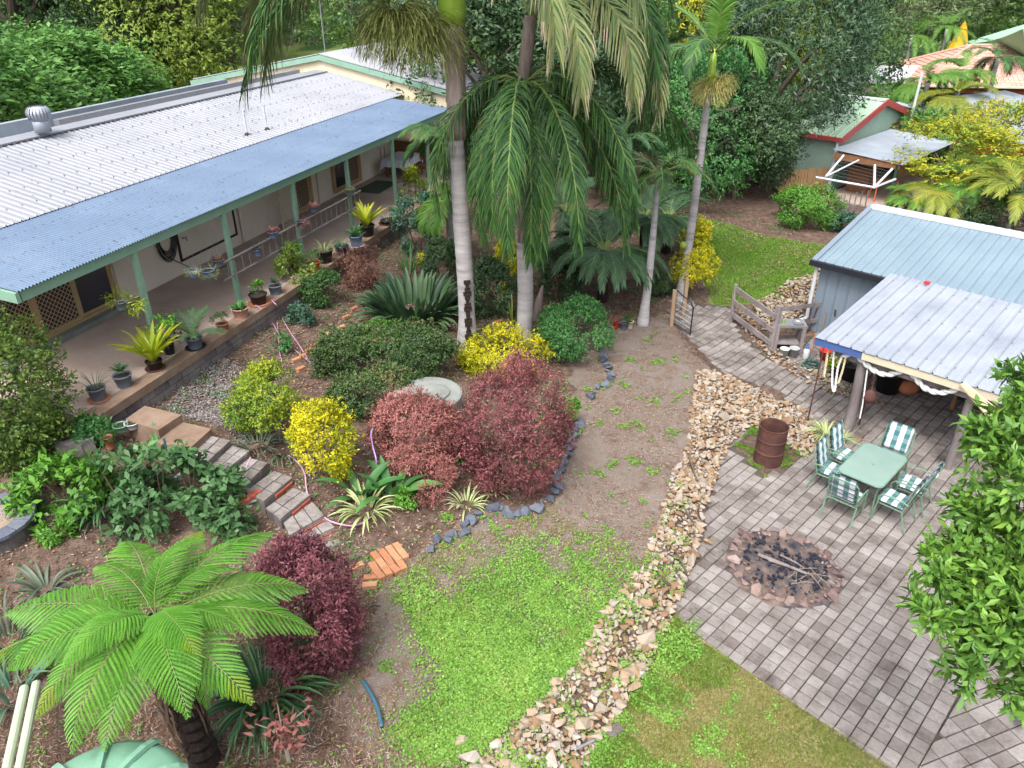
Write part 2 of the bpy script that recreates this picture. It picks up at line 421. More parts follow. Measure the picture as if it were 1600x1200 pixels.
L['straplush'] = leafm('strap_leaves', [(.02,.06,.025),(.04,.11,.04),(.09,.2,.06)], nscale=2, rw=.6, rough=.35, spec=.5)
L['lime'] = leafm('bromeliad_leaves', [(.12,.2,.01),(.3,.4,.02),(.5,.5,.03)], tip=(.5,.2,.03), nscale=3, rw=.6, rough=.35)
L['clover'] = leafm('clover_leaves', [(.07,.13,.025),(.1,.22,.03),(.14,.29,.04),(.2,.35,.06),(.26,.33,.09)], nscale=1.6, rw=.5, trans=.2)
L['grassblade'] = leafm('grass_blades', [(.08,.2,.02),(.17,.24,.04),(.33,.29,.11),(.44,.37,.21)], nscale=1.0, rw=.4, trans=.2)
L['grassgreen'] = leafm('green_grass_blades', [(.07,.17,.02),(.12,.26,.03),(.19,.31,.05),(.27,.3,.1)], nscale=.8, rw=.5, trans=.2)
L['spider'] = leafm('spider_grass', [(.2,.28,.08),(.4,.46,.2),(.55,.58,.35)], nscale=3, rw=.7)
L['dry'] = leafm('dry_straw', [(.16,.1,.07),(.3,.2,.13),(.42,.34,.25)], nscale=3, rw=.8, trans=.1)
L['seed'] = leafm('seed_strands', [(.08,.1,.025),(.15,.18,.045),(.25,.27,.08)], nscale=3, rw=.8, trans=.1)
L['seedyellow'] = leafm('seed_strands_yellow', [(.2,.2,.05),(.36,.33,.1),(.45,.42,.16)], nscale=3, rw=.8, trans=.1)
L['bgyellow'] = leafm('wattle_leaves', [(.1,.2,.02),(.3,.34,.025),(.6,.47,.02)], nscale=.9, rw=.5)
L['bgmid'] = leafm('woodland_leaves', [(.06,.12,.035),(.13,.23,.06),(.23,.34,.1)], nscale=.35, rw=.5)
L['bglime'] = leafm('pale_tree_leaves', [(.09,.14,.03),(.2,.29,.045),(.33,.42,.06)], nscale=.4, rw=.5)
L['bggrey'] = leafm('gum_leaves', [(.08,.11,.05),(.15,.2,.09),(.24,.29,.14)], nscale=.4, rw=.5)
L['bgshrub'] = leafm('verge_shrub_leaves', [(.04,.11,.03),(.1,.24,.05),(.19,.37,.08)], nscale=.6, rw=.5)

# ------------------------------------------------------------------ object helpers
def mesh_from(name, V, F, mat, face=None, smooth=False):
    me = bpy.data.meshes.new(name)
    V = np.asarray(V, np.float32)
    if isinstance(F, np.ndarray):
        n, k = F.shape
        me.vertices.add(len(V)); me.vertices.foreach_set('co', V.ravel())
        me.loops.add(n * k); me.loops.foreach_set('vertex_index', F.astype(np.int32).ravel())
        me.polygons.add(n)
        me.polygons.foreach_set('loop_start', np.arange(0, n * k, k, dtype=np.int32))
        me.update(calc_edges=True)
    else:
        me.from_pydata([tuple(map(float, v)) for v in V], [], F)
        me.update()
    if face:
        for kx, arr in face.items():
            a = me.attributes.new(kx, 'FLOAT', 'FACE')
            a.data.foreach_set('value', np.asarray(arr, np.float32))
    if smooth:
        me.polygons.foreach_set('use_smooth', np.ones(len(me.polygons), bool))
    me.materials.append(mat)
    return me

def link(name, me, parent=None, loc=(0,0,0), rot=(0,0,0), scale=(1,1,1)):
    o = bpy.data.objects.new(name, me)
    COL.objects.link(o)
    if parent is not None: o.parent = parent
    o.location = loc; o.rotation_euler = rot; o.scale = scale
    return o

def base_of(p):
    """world position of an unrotated parent chain"""
    b = np.zeros(3)
    while p is not None:
        b += np.array(p.location); p = p.parent
    return b

def mk(name, V, F, mat, parent=None, face=None, smooth=False):
    V = np.asarray(V, float)
    if parent is not None: V = V - base_of(parent)
    return link(name, mesh_from(name, V, F, mat, face, smooth), parent)

def tag(o, label=None, cat=None, group=None, kind=None):
    if label: o['label'] = label
    if cat: o['category'] = cat
    if group: o['group'] = group
    if kind: o['kind'] = kind
    return o

def thing(name, label, cat, loc, group=None, rz=0):
    o = bpy.data.objects.new(name, None); COL.objects.link(o)
    o.location = tuple(map(float, loc)); o.rotation_euler = (0, 0, rz)
    o.empty_display_size = .1
    return tag(o, label, cat, group)

def copy_tree(root, loc, rz, label, group=None):
    def cp(o, parent):
        c = o.copy(); COL.objects.link(c); c.parent = parent
        for ch in list(o.children): cp(ch, c)
        return c
    r = cp(root, None)
    r.location = tuple(map(float, loc)); r.rotation_euler = (0, 0, rz)
    r['label'] = label
    if group: r['group'] = group
    return r

class G:
    def __init__(s): s.v = []; s.f = []
    def add(s, V, F):
        b = len(s.v); s.v += [list(map(float, p)) for p in V]; s.f += [[i + b for i in f] for f in F]; return s
    def hexa(s, P):
        return s.add(P, [(3,2,1,0),(4,5,6,7),(0,1,5,4),(1,2,6,5),(2,3,7,6),(3,0,4,7)])
    def box(s, fr, a0, a1, b0, b1, z0, z1, z0b=None, z1b=None):
        """box in frame fr; optional different heights at the b1 side"""
        z0b = z0 if z0b is None else z0b; z1b = z1 if z1b is None else z1b
        return s.hexa([fr(a0,b0,z0),fr(a1,b0,z0),fr(a1,b1,z0b),fr(a0,b1,z0b),fr(a0,b0,z1),fr(a1,b0,z1),fr(a1,b1,z1b),fr(a0,b1,z1b)])
    def wbox(s, c, sx, sy, sz, rz=0):
        c = np.asarray(c, float); ca, sa = math.cos(rz), math.sin(rz)
        fr = lambda x, y, z: c + np.array([x*ca - y*sa, x*sa + y*ca, z])
        return s.box(fr, -sx/2, sx/2, -sy/2, sy/2, 0, sz)
    def tube(s, pts, r, n=8, r2=None, cap=True, closed=False):
        pts = [np.asarray(p, float) for p in pts]; K = len(pts)
        rs = r if isinstance(r, (list, tuple, np.ndarray)) else [r + (((r2 if r2 is not None else r) - r) * i / max(1, K-1)) for i in range(K)]
        V = []; ref = None
        for i, p in enumerate(pts):
            if closed: t = pts[(i+1) % K] - pts[i-1]
            else: t = pts[min(i+1, K-1)] - pts[max(i-1, 0)]
            t = t / (np.linalg.norm(t) + 1e-9)
            if ref is None:
                ref = np.array([0,0,1.]) if abs(t[2]) < .9 else np.array([1.,0,0])
            x = np.cross(ref, t); x /= np.linalg.norm(x) + 1e-9
            y = np.cross(t, x); ref = y if abs(t @ np.array([0,0,1.])) > .05 or True else ref
            for k in range(n):
                a = 2*math.pi*k/n
                V.append(p + (x*math.cos(a) + y*math.sin(a)) * rs[i])
        F = []
        for i in range(K if closed else K-1):
            j = (i+1) % K
            for k in range(n):
                F.append((i*n+k, i*n+(k+1) % n, j*n+(k+1) % n, j*n+k))
        if cap and not closed:
            F.append(tuple(range(n-1, -1, -1))); F.append(tuple((K-1)*n + k for k in range(n)))
        return s.add(V, F)
    def lathe(s, c, prof, n=20, closed=True):
        c = np.asarray(c, float); V = []; F = []
        for r, z in prof:
            for k in range(n):
                a = 2*math.pi*k/n; V.append(c + np.array([r*math.cos(a), r*math.sin(a), z]))
        for i in range(len(prof)-1):
            for k in range(n):
                F.append((i*n+k, i*n+(k+1) % n, (i+1)*n+(k+1) % n, (i+1)*n+k))
        if closed:
            F.append(tuple(range(n-1, -1, -1))); F.append(tuple((len(prof)-1)*n + k for k in range(n)))
        return s.add(V, F)
    def out(s, name, mat, parent=None, smooth=False, rnd=None):
        face = {'rnd': rnd if isinstance(rnd, np.ndarray) else np.full(len(s.f), rnd)} if rnd is not None else None
        return mk(name, s.v, s.f, mat, parent, face, smooth)

def smooth_by_angle(o):
    return o

def sheet(fr, a0, a1, b0, b1, zf, pitch, amp, kind='sine', nb=1, thick=0.0):
    """ribbed sheet: ribs run along b, profile along a. zf(b)->z"""
    n = max(1, int(round((a1 - a0) / pitch)))
    xs = []; hs_ = []
    if kind == 'sine':
        for i in range(n * 6 + 1):
            xs.append(a0 + (a1 - a0) * i / (n * 6)); hs_.append(amp * math.sin(2*math.pi*i/6))
    else:
        for i in range(n):
            w = (a1 - a0) / n; x = a0 + i*w
            for fx, h in ((0, 0), (.4, .0), (.43, .12), (.46, 0), (.84, 0), (.875, 1), (.945, 1), (.98, 0)):
                xs.append(x + fx*w); hs_.append(h*amp)
        xs.append(a1); hs_.append(0)
    bs = np.linspace(b0, b1, nb + 1)
    V = np.array([fr(x, b, zf(b) + h) for b in bs for x, h in zip(xs, hs_)])
    m = len(xs)
    F = np.array([(j*m+i, j*m+i+1, (j+1)*m+i+1, (j+1)*m+i) for j in range(nb) for i in range(m-1)])
    return V, F

# ------------------------------------------------------------------ foliage generators
def leafquads(P, D, Nn, Ln, W, fold=.12):
    P = np.asarray(P, float)
    D = D / (np.linalg.norm(D, axis=1, keepdims=True) + 1e-9)
    S = np.cross(D, Nn); S /= (np.linalg.norm(S, axis=1, keepdims=True) + 1e-9)
    Nn = np.cross(S, D)
    Ln = np.broadcast_to(np.asarray(Ln, float).reshape(-1, 1), (len(P), 1)); W = np.broadcast_to(np.asarray(W, float).reshape(-1, 1), (len(P), 1))
    a = P; c = P + D * Ln - Nn * Ln * fold
    m = P + D * Ln * .5
    b = m + S * W * .5 + Nn * Ln * fold * .5; d = m - S * W * .5 + Nn * Ln * fold * .5
    V = np.stack([a, b, c, d], 1).reshape(-1, 3)
    F = np.arange(len(P) * 4).reshape(-1, 4)
    return V, F

def rdir(n, r=rng):
    d = r.normal(size=(n, 3)); return d / np.linalg.norm(d, axis=1, keepdims=True)

def crown_pts(n, rx, ry, rz, clumps=14, p=2.0, r=rng, floor=-.75, sub=.42, inner=.55):
    """points+outward normals on a clumpy crown centred on the origin (superellipsoid of exponent p)"""
    cd = rdir(clumps, r); cd[:, 2] = np.where(cd[:, 2] < floor, -cd[:, 2], cd[:, 2])
    k = (np.abs(cd) ** p).sum(1, keepdims=True) ** (-1 / p)
    cc = cd * k * (1 - sub) * r.uniform(.75, 1.05, (clumps, 1))
    which = r.integers(0, clumps, n)
    d = rdir(n, r)
    # favour outward half of each clump
    flip = (d * cd[which]).sum(1) < -.3
    d[flip] *= -1
    rr = sub * (r.uniform(inner, 1.0, (n, 1)) ** .6) * (1 + .18 * nz(d * 2 + which[:, None], 1.5, 3)[:, None])
    q = cc[which] + d * rr
    q = q / np.maximum(np.percentile(np.abs(q), 96, axis=0), .3)[None, :]
    S = np.array([rx, ry, rz])
    out = q / (np.linalg.norm(q, axis=1, keepdims=True) + 1e-6) * .6 + d * .6
    return q * S, out, which

def crown_mesh(name, mat, n, rx, ry, rz, Ls, Ws, clumps=14, p=2.0, seed=0, tipbias=0.0, droop=.2, sub=.42, sprig=0, inner=.55, upw=0.0, fold=.12, floor=-.75):
    r = np.random.default_rng(seed + 40)
    P, O, which = crown_pts(n, rx, ry, rz, clumps, p, r, floor, sub, inner)
    sprig = sprig or 7
    if sprig:   # leaves gathered in little rosettes
        m = max(1, n // sprig)
        P = P + O/np.linalg.norm(O, axis=1, keepdims=True) * r.uniform(-.16, .07, (n, 1)) * min(rx, rz)
        P[:m] += O[:m] * (r.uniform(0, 1, (m, 1)) < .07) * r.uniform(.03, .14, (m, 1)) * min(rx, rz)
        idx = np.repeat(np.arange(m), sprig)[:n]
        if len(idx) < n: idx = np.concatenate([idx, np.full(n - len(idx), m - 1)])
        P = P[idx] + r.normal(size=(n, 3)) * Ls * .42; O = O[idx]; which = which[idx]; srnd = r.uniform(0, 1, m)[np.minimum(idx, m-1)]
    D = O * .55 + rdir(n, r) * .9; D[:, 2] += upw - droop * 0
    D[:, 2] -= droop
    Nn = O + rdir(n, r) * .55; Nn[:, 2] += .5
    ll = Ls * r.uniform(.5, 1.4, n); ww = Ws * r.uniform(.7, 1.2, n)
    V, F = leafquads(P, D, Nn, ll, ww, fold)
    cl = r.uniform(-.22, .22, clumps)[which]
    rnd = .1 + .62*srnd + r.uniform(-.12, .2, n) + cl
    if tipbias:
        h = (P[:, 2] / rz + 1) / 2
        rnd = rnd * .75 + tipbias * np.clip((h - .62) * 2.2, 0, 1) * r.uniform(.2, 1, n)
    rnd = np.clip(rnd, 0, 1)
    return mesh_from(name, V, F, mat, {'rnd': rnd})

def bush(name, label, cat, box, mat, n=7000, Ls=.06, Ws=.035, p=2.2, clumps=16, group=None, tipbias=0, ground_z=None, depth=1.0, stem='twig', sub=.42, sprig=0, droop=.1, upw=.1, seed=None, hmul=1.0, floor=-.75):
    """box = extent of the crown in the photograph (u0, v0, u1, v1); stands on the ground under its lower edge"""
    u0, v0, u1, v1 = box
    g = ground((u0+u1)/2, v1)
    w = wdepth(g)
    rx = (u1 - u0) / 2 * w / FPX
    ry = rx * depth
    d = np.array([g[0], g[1]]) - CP[:2]; dist = np.linalg.norm(d); d /= dist
    phi = math.atan2(CH - g[2], dist)
    hh = (v1 - v0) * w / FPX
    h = max(.35 * hh, (hh - 1.0 * ry * math.sin(phi)) / math.cos(phi)) * hmul
    c = np.array([g[0] + d[0]*ry*.8, g[1] + d[1]*ry*.8, 0]); c[2] = float(TZ(c[0], c[1]))
    t = thing(name, label, cat, c, group)
    sd_ = abs(hash(label)) % 1000 if seed is None else seed
    me = crown_mesh('foliage', mat, n, rx, ry, h*.52, Ls, Ws, clumps, p, seed=int(sum(map(ord, label))) % 997, tipbias=tipbias, sub=sub, sprig=sprig, droop=droop, upw=upw, floor=floor)
    link('foliage', me, t, (0, 0, h*.5))
    r = np.random.default_rng(abs(int(u0)) + 3)
    for k in range(3):
        a = r.uniform(0, 6.28); gg = G()
        gg.tube([c + [.05*math.cos(a), .05*math.sin(a), -.05], c + [.3*rx*math.cos(a), .3*rx*math.sin(a), h*.35], c + [.55*rx*math.cos(a), .55*rx*math.sin(a), h*.7]], .022, 5, .008)
        gg.out('stem', M[stem], t)
    return t

def bez(a0, L_, K, el, bend, pw=1.3):
    """points of an arching curve in the XZ plane from the origin"""
    pts = [np.zeros(3)]; s = 1.0 / K
    for i in range(K):
        u = (i + .5) / K
        a = el - bend * u ** pw
        pts.append(pts[-1] + np.array([math.cos(a), 0, math.sin(a)]) * L_ * s)
    return np.array(pts)

def frond_mesh(name, mat, Lr, n, lf, w, el, bend, seed=0, plumose=.5, sag=.5, s0=.16, tipbrown=.15, segs=3, vee=.2, pw=1.3, minp=.35):
    r = np.random.default_rng(seed)
    K = 24
    C = bez(0, Lr, K, el, bend, pw)
    V = []; F = []; R_ = []; T_ = []
    st = np.linspace(s0, .995, n)
    for s in st:
        for side in (1, -1):
            x = s * K; i = min(int(x), K-1); f = x - i
            p = C[i]*(1-f) + C[i+1]*f
            T = C[i+1] - C[i]; T = T/np.linalg.norm(T)
            Y = np.array([0, 1., 0]) * side
            Nn = np.cross(T, [0, 1., 0]); Nn = -Nn if Nn[2] < 0 else Nn
            beta = (1.15 - .75*s) + r.uniform(-.1, .1)
            gam = vee + r.uniform(-plumose, plumose)
            d = T*math.cos(beta) + (Y*math.cos(gam) + Nn*math.sin(gam))*math.sin(beta)
            ll = lf * (minp + (1-minp)*math.sin(min(1, (s-s0)/(1-s0)*1.25 + .12)*math.pi*.78)) * r.uniform(.88, 1.1)
            if s > .8: ll *= 1 - (s-.8)*1.6
            q = p.copy(); b = len(V)
            rv = r.uniform(0, 1); br = r.uniform(0, 1) < tipbrown
            Wv = T - d*(T@d); Wv /= np.linalg.norm(Wv) + 1e-9
            ws_ = [w*.7, w, w*.75, w*.12] if segs == 3 else [w*.8, w, w*.1]
            for k in range(segs + 1):
                V.append(q + Wv*ws_[k]*.5); V.append(q - Wv*ws_[k]*.5)
                if k < segs:
                    d = d + np.array([0, 0, -1.]) * sag * (.35 + .5*k) * r.uniform(.7, 1.2); d /= np.linalg.norm(d)
                    q = q + d*ll/segs
                    F.append((b+2*k, b+2*k+1, b+2*k+3, b+2*k+2)); R_.append(rv); T_.append(0 if k < segs-1 else (1.0 if br else .25*rv*(tipbrown > .1)))
    return mesh_from(name, np.array(V), np.array(F), mat, {'rnd': R_, 'tip': T_}), C

def rachis_mesh(C, r0, mat, n=5):
    g = G(); step = C[::3] if (len(C)-1) % 3 == 0 else C
    g.tube(list(step), r0, n, r0*.25)
    return mesh_from('rachis', g.v, g.f, mat, {'rnd': np.full(len(g.f), .8), 'tip': np.zeros(len(g.f))})

M['rachisg'] = plain('green_rachis', (.14,.2,.05), .5)

def fern_frond_mesh(name, mat, Lr, npin, lp, el, bend, seed=0):
    r = np.random.default_rng(seed); K = 20
    C = bez(0, Lr, K, el, bend, 1.2)
    P = []; D = []; Nv = []; LL = []; WW = []; Rr = []; Tt = []
    for s in np.linspace(.12, .985, npin):
        prof = min(1, (s-.02)/.28)**.7 * (1 - max(0, (s-.45)/.57)**1.35) 
        for side in (1, -1):
            x = s*K; i = min(int(x), K-1); f = x-i
            p = C[i]*(1-f)+C[i+1]*f; T = C[i+1]-C[i]; T /= np.linalg.norm(T)
            beta = 1.2 - .45*s + r.uniform(-.06, .06)
            d = T*math.cos(beta) + np.array([0, side*1., .06])*math.sin(beta)
            d /= np.linalg.norm(d)
            ll = lp*max(.12, prof)*r.uniform(.92, 1.05)
            m = max(6, int(30*ll/lp)); rv = r.uniform(0, 1)
            q = p.copy(); stp = ll/m
            for k in range(m):
                d = d + np.array([0, 0, -.75/m]) + T*(.3/m); d /= np.linalg.norm(d)
                q = q + d*stp
                u = k/m
                pl = .14*lp*(1 - u)**.6*min(1, .55+u*3)*min(1, .5+prof*.6)
                for s2 in (1, -1):
                    e = np.cross(d, [0, 0, 1.]); e /= np.linalg.norm(e)+1e-9
                    dd = e*s2*.85 + d*.5 + np.array([0, 0, -.12])
                    P.append(q); D.append(dd); Nv.append([0, 0, 1.]); LL.append(pl); WW.append(stp*1.0); Rr.append(np.clip(rv*.5 + r.uniform(0, .5), 0, 1)); Tt.append(.5 if s > .75 and seed % 4 == 1 else 0)
    V, F = leafquads(np.array(P), np.array(D), np.array(Nv), np.array(LL), np.array(WW), .1)
    return mesh_from(name, V, F, mat, {'rnd': Rr, 'tip': Tt}), C

def strap_mesh(name, mat, Lr, W, el, bend, seed=0, segs=7, fold=.25, tipc=0.0, shape='strap', pw=1.4):
    r = np.random.default_rng(seed)
    C = bez(0, Lr, segs, el, bend, pw)
    V = []; F = []; Tt = []
    rv = r.uniform(0, 1)
    for i, p in enumerate(C):
        u = i/segs
        wid = W * {'strap': min(1, .55+u*2) * (1-u**3)**.8, 'oval': math.sin(math.pi*min(.985, .06+u*.94))**.7, 'paddle': (.12 if u < .4 else math.sin(math.pi*min(.99, (u-.36)/.64))**.6)}[shape] + .002
        T = C[min(i+1, segs)] - C[max(i-1, 0)]; T /= np.linalg.norm(T)
        Nn = np.array([-T[2], 0, T[0]])
        V += [p + np.array([0, wid/2, 0]) + Nn*fold*wid, p, p - np.array([0, wid/2, 0]) + Nn*fold*wid]
    for i in range(segs):
        b = 3*i
        F += [(b, b+1, b+4, b+3), (b+1, b+2, b+5, b+4)]; Tt += [tipc*max(0, (i/segs-.5)*2)]*2
    return mesh_from(name, np.array(V), np.array(F), mat, {'rnd': np.full(len(F), rv), 'tip': Tt}, smooth=True)

def straps(root, mat, n, Lr, W, el=(.5, 1.4), bend=(.8, 1.8), variants=6, name='leaf', off=(0,0,0), seed=1, shape='strap', tipc=0.0, fold=.25, spread=.03, az=None, segs=7):
    r = np.random.default_rng(seed)
    ms = [strap_mesh(name, mat, Lr, W, el[0]+(el[1]-el[0])*(i+.5)/variants, bend[0]+(bend[1]-bend[0])*r.uniform(0, 1), seed*10+i, shape=shape, tipc=tipc, fold=fold, segs=segs) for i in range(variants)]
    for k in range(n):
        a = k*2.39996 + r.uniform(-.3, .3) if az is None else r.uniform(*az)
        s = r.uniform(.75, 1.1)
        link(name, ms[r.integers(0, variants)], root, (off[0]+spread*math.cos(a), off[1]+spread*math.sin(a), off[2]), (r.uniform(-.15, .15), r.uniform(-.12, .12), a), (s, s, s))

def palm_crown(root, cpos, mats, specs, rr=.035, nm='frond', leaf_args=None, Lr=4.2, seed=0):
    """specs: list of (azimuth deg, elevation deg, bend rad, scale, mat index)"""
    cache = {}
    la = dict(n=70, lf=.85, w=.045, plumose=.45, sag=.42, tipbrown=.2)
    if leaf_args: la.update(leaf_args)
    lo = np.array(cpos) - base_of(root)
    for i, (az, el, bend, s, mi) in enumerate(specs):
        key = (round(el/12), round(bend*2.5), mi)
        if key not in cache:
            me, C = frond_mesh(nm, mats[mi], Lr, la['n'], la['lf'], la['w'], rad(el), bend, seed=seed+i, plumose=la['plumose'], sag=la['sag'], tipbrown=la['tipbrown'], pw=la.get('pw', 1.3), s0=la.get('s0', .16))
            cache[key] = (me, rachis_mesh(C, rr, M['rachisg']))
        me, rm = cache[key]
        f = link(nm, me, root, lo, (0, 0, rad(az)), (s, s, s))
        link('rachis', rm, f)
#PART2

# ================================================================== GROUND
def axis(lo, hi, near_lo, near_hi, fine):
    a = list(np.arange(near_lo, near_hi, fine)); s = fine
    x = near_hi
    while x < hi: a.append(x); s *= 1.22; x += s
    a.append(hi); s = fine; x = near_lo - fine; b = []
    while x > lo: b.append(x); s *= 1.22; x -= s
    b.append(lo)
    return np.array(sorted(b) + a)

gx = axis(-420, 420, -13, 16, .14); gy = axis(-40, 520, 3.5, 34, .14)
XX, YY = np.meshgrid(gx, gy, indexing='ij')
ZZ = TZ(XX, YY)
ZN = zone_of(XX, YY)
pv = (ZN == 4)
ZZ = ZZ + np.where(ZN == 4, -.05, .035 * nz(np.stack([XX, YY], -1), 2.2, 5) * (ZN != 3) + .01 * nz(np.stack([XX, YY], -1), 9, 6))
near_patio = (TZ(XX, YY) < .035) & (ZN != 4)
ZZ = np.where(near_patio, np.minimum(ZZ, -.004), ZZ)
nxg, nyg = XX.shape
VV = np.stack([XX, YY, ZZ], -1).reshape(-1, 3)
ii, jj = np.meshgrid(np.arange(nxg-1), np.arange(nyg-1), indexing='ij')
q0 = ii*nyg + jj
FQ = np.stack([q0, q0+nyg, q0+nyg+1, q0+1], -1).reshape(-1, 4)
fz = ZN[:-1, :-1].reshape(-1)
def blur(A, n=2):
    for _ in range(n):
        B = A.copy(); B[1:-1, 1:-1] = (A[1:-1, 1:-1]*4 + A[:-2, 1:-1] + A[2:, 1:-1] + A[1:-1, :-2] + A[1:-1, 2:]) / 8; A = B
    return A
WL = blur((ZN == 1).astype(float), 3).reshape(-1); WG = blur(np.isin(ZN, (2,)).astype(float), 3).reshape(-1); WY = blur(((ZN == 3)).astype(float), 1).reshape(-1)
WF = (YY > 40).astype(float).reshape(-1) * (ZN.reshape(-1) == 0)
def mix_ground():
    m, t, b = _nt('ground_mix')
    pos = N(t, 'ShaderNodeNewGeometry').outputs['Position']
    def layer(cols, sc_, fsc, fine=.85):
        f = noisen(t, sc_, 8, pos, .72)
        f = mathn(t, 'ADD', mathn(t, 'MULTIPLY', mathn(t, 'SUBTRACT', f, .5), 2.1), .5)
        c = ramp(t, cols, f)
        g2 = noisen(t, fsc, 3, pos)
        mx = N(t, 'ShaderNodeMixRGB', blend_type='MULTIPLY'); mx.inputs[0].default_value = fine
        t.links.new(c, mx.inputs[1]); t.links.new(ramp(t, [(.3,.3,.3),(1.6,1.6,1.6)], g2), mx.inputs[2])
        return mx.outputs[0]
    soil = layer([(.04,.026,.02),(.085,.055,.042),(.14,.098,.078),(.2,.155,.13)], 5, 40)
    lane = layer([(.1,.06,.042),(.15,.105,.08),(.185,.155,.135),(.17,.125,.095),(.22,.205,.2)], 2.2, 45, .8)
    gl = layer([(.07,.13,.02),(.1,.17,.03),(.14,.18,.045),(.16,.13,.07)], 1.5, 45, .6)
    cur = soil
    nse = noisen(t, 4.5, 5, pos)
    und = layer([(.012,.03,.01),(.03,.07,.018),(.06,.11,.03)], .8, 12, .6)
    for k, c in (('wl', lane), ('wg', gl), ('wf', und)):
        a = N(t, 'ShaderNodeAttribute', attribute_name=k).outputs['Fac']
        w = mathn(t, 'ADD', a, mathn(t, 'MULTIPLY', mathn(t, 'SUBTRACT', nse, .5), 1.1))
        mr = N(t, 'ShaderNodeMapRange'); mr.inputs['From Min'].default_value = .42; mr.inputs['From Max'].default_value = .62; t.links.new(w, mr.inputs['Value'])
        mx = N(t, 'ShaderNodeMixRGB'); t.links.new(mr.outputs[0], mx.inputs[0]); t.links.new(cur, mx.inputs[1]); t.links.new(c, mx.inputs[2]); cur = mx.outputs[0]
    t.links.new(cur, b.inputs['Base Color']); b.inputs['Roughness'].default_value = .95; b.inputs['Specular IOR Level'].default_value = .15
    bn = N(t, 'ShaderNodeBump'); bn.inputs['Strength'].default_value = 1; bn.inputs['Distance'].default_value = .025
    t.links.new(noisen(t, 28, 6, pos, .7), bn.inputs['Height']); t.links.new(bn.outputs[0], b.inputs['Normal'])
    return m
M['mix'] = mix_ground()
for zid, nm, mt in ((0, 'garden_soil', 'mix'), (1, 'gravel_path', 'mix'), (2, 'green_lawn', 'mix'), (3, 'lawn', 'lawn'), (4, 'paving_bed', 'base')):
    F_ = FQ[fz == zid]
    used, inv = np.unique(F_.ravel(), return_inverse=True)
    o = tag(mk(nm, VV[used], inv.reshape(-1, 4), M[mt], smooth=True), kind='structure')
    if mt == 'mix':
        for kx, arr in (('wl', WL), ('wg', WG), ('wf', WF)):
            a = o.data.attributes.new(kx, 'FLOAT', 'POINT'); a.data.foreach_set('value', arr[used].astype(np.float32))

# ------------------------------------------------------------------ pavers
def outside_view(px, m=40):
    return (px[:, 0] < -m) | (px[:, 0] > 1600+m) | (px[:, 1] < -m) | (px[:, 1] > 1200+m)

PS = .2103
FP_C = np.array([4.75, 10.02])
FPa, FPb = .95, .97
paver_root = thing('patio_paving', 'patio', None, (0, 0, 0)); tag(paver_root, kind='structure')
del paver_root['label']
B0, B1 = tuple(at(1437,1196)[:2]), tuple(at(1491,1104)[:2])
bd = np.array(B1) - np.array(B0); bd /= np.linalg.norm(bd)
PAVED2 = [(p[0], p[1]) for p in PAVED]
PAVED2 = PAVED2[:-3] + wpoly([(1480,1330),(1385,1225),(1200,1100),(1030,975)],0)
cells = []
off = np.array([np.array(B0) @ E1[:2], np.array(B0) @ E2[:2]])
for i in range(-60, 40):
    for j in range(-40, 75):
        a = off[0] + (i+.5)*PS; b = off[1] + (j+.5)*PS
        p = E1[:2]*a + E2[:2]*b
        cells.append((p[0], p[1], A1))
cells = np.array(cells)
side = (cells[:, 0]-B0[0])*bd[1] - (cells[:, 1]-B0[1])*bd[0]
cells = cells[(side < PS*.5) | (cells[:, 1] > 9.2)]
A3 = rad(20.1); e3 = np.array([math.cos(A3), math.sin(A3)]); e4 = np.array([-math.sin(A3), math.cos(A3)])
c2 = []
o2 = np.array(at(1439,1196)[:2])
for i in range(-12, 30):
    for j in range(-20, 30):
        p = o2 + e3*(i+.5)*PS*1.5 + e4*(j+.5)*PS
        c2.append((p[0], p[1], A3))
c2 = np.array(c2); s2 = (c2[:, 0]-B0[0])*bd[1] - (c2[:, 1]-B0[1])*bd[0]
c2 = c2[(s2 > -.16) & (c2[:, 1] <= 9.2)]
def ok_cells(c, rr=.0):
    k = inpoly(c[:, 0], c[:, 1], PAVED2) & ~inpoly(c[:, 0], c[:, 1], DRUMPLOT)
    dx = c[:, 0]-FP_C[0]; dy = c[:, 1]-FP_C[1]
    k &= ~((dx/(FPa-.05))**2 + (dy/(FPb-.05))**2 < 1)
    P = np.stack([c[:, 0], c[:, 1], np.zeros(len(c))], -1)
    k &= ~outside_view(proj(P), 60)
    return c[k]
cells = ok_cells(cells); c2 = ok_cells(c2)
# soldier row along the border line
sol = []
def paver_geo(sx, sy, h=.05, ch=.008):
    V = []; 
    for z, q in ((-h, 0), (-ch, 0), (0, ch)):
        for x, y in ((-1,-1),(1,-1),(1,1),(-1,1)):
            V.append([x*(sx/2-q), y*(sy/2-q), z])
    F = []
    for l in (0, 4):
        for k in range(4): F.append((l+k, l+(k+1) % 4, l+4+(k+1) % 4, l+4+k))
    F.append((8, 9, 10, 11))
    return np.array(V), F
pv_meshes = {}
def pv_mesh(kind, i):
    if (kind, i) not in pv_meshes:
        V, F = paver_geo(PS*(1.5 if kind else 1)-.015, PS-.015)
        pv_meshes[(kind, i)] = mesh_from('paver', V, F, M['paver'], {'rnd': np.full(len(F), i/11)})
    return pv_meshes[(kind, i)]
allc = [(x, y, a, 0) for x, y, a in cells] + [(x, y, a, 1) for x, y, a in c2]
allc.sort(key=lambda c: wdepth((c[0], c[1], 0)))
LW = [np.array(at(*q)[:2]) for q in ((1048,962),(1211,1079),(1395,1205),(1440,1240))]
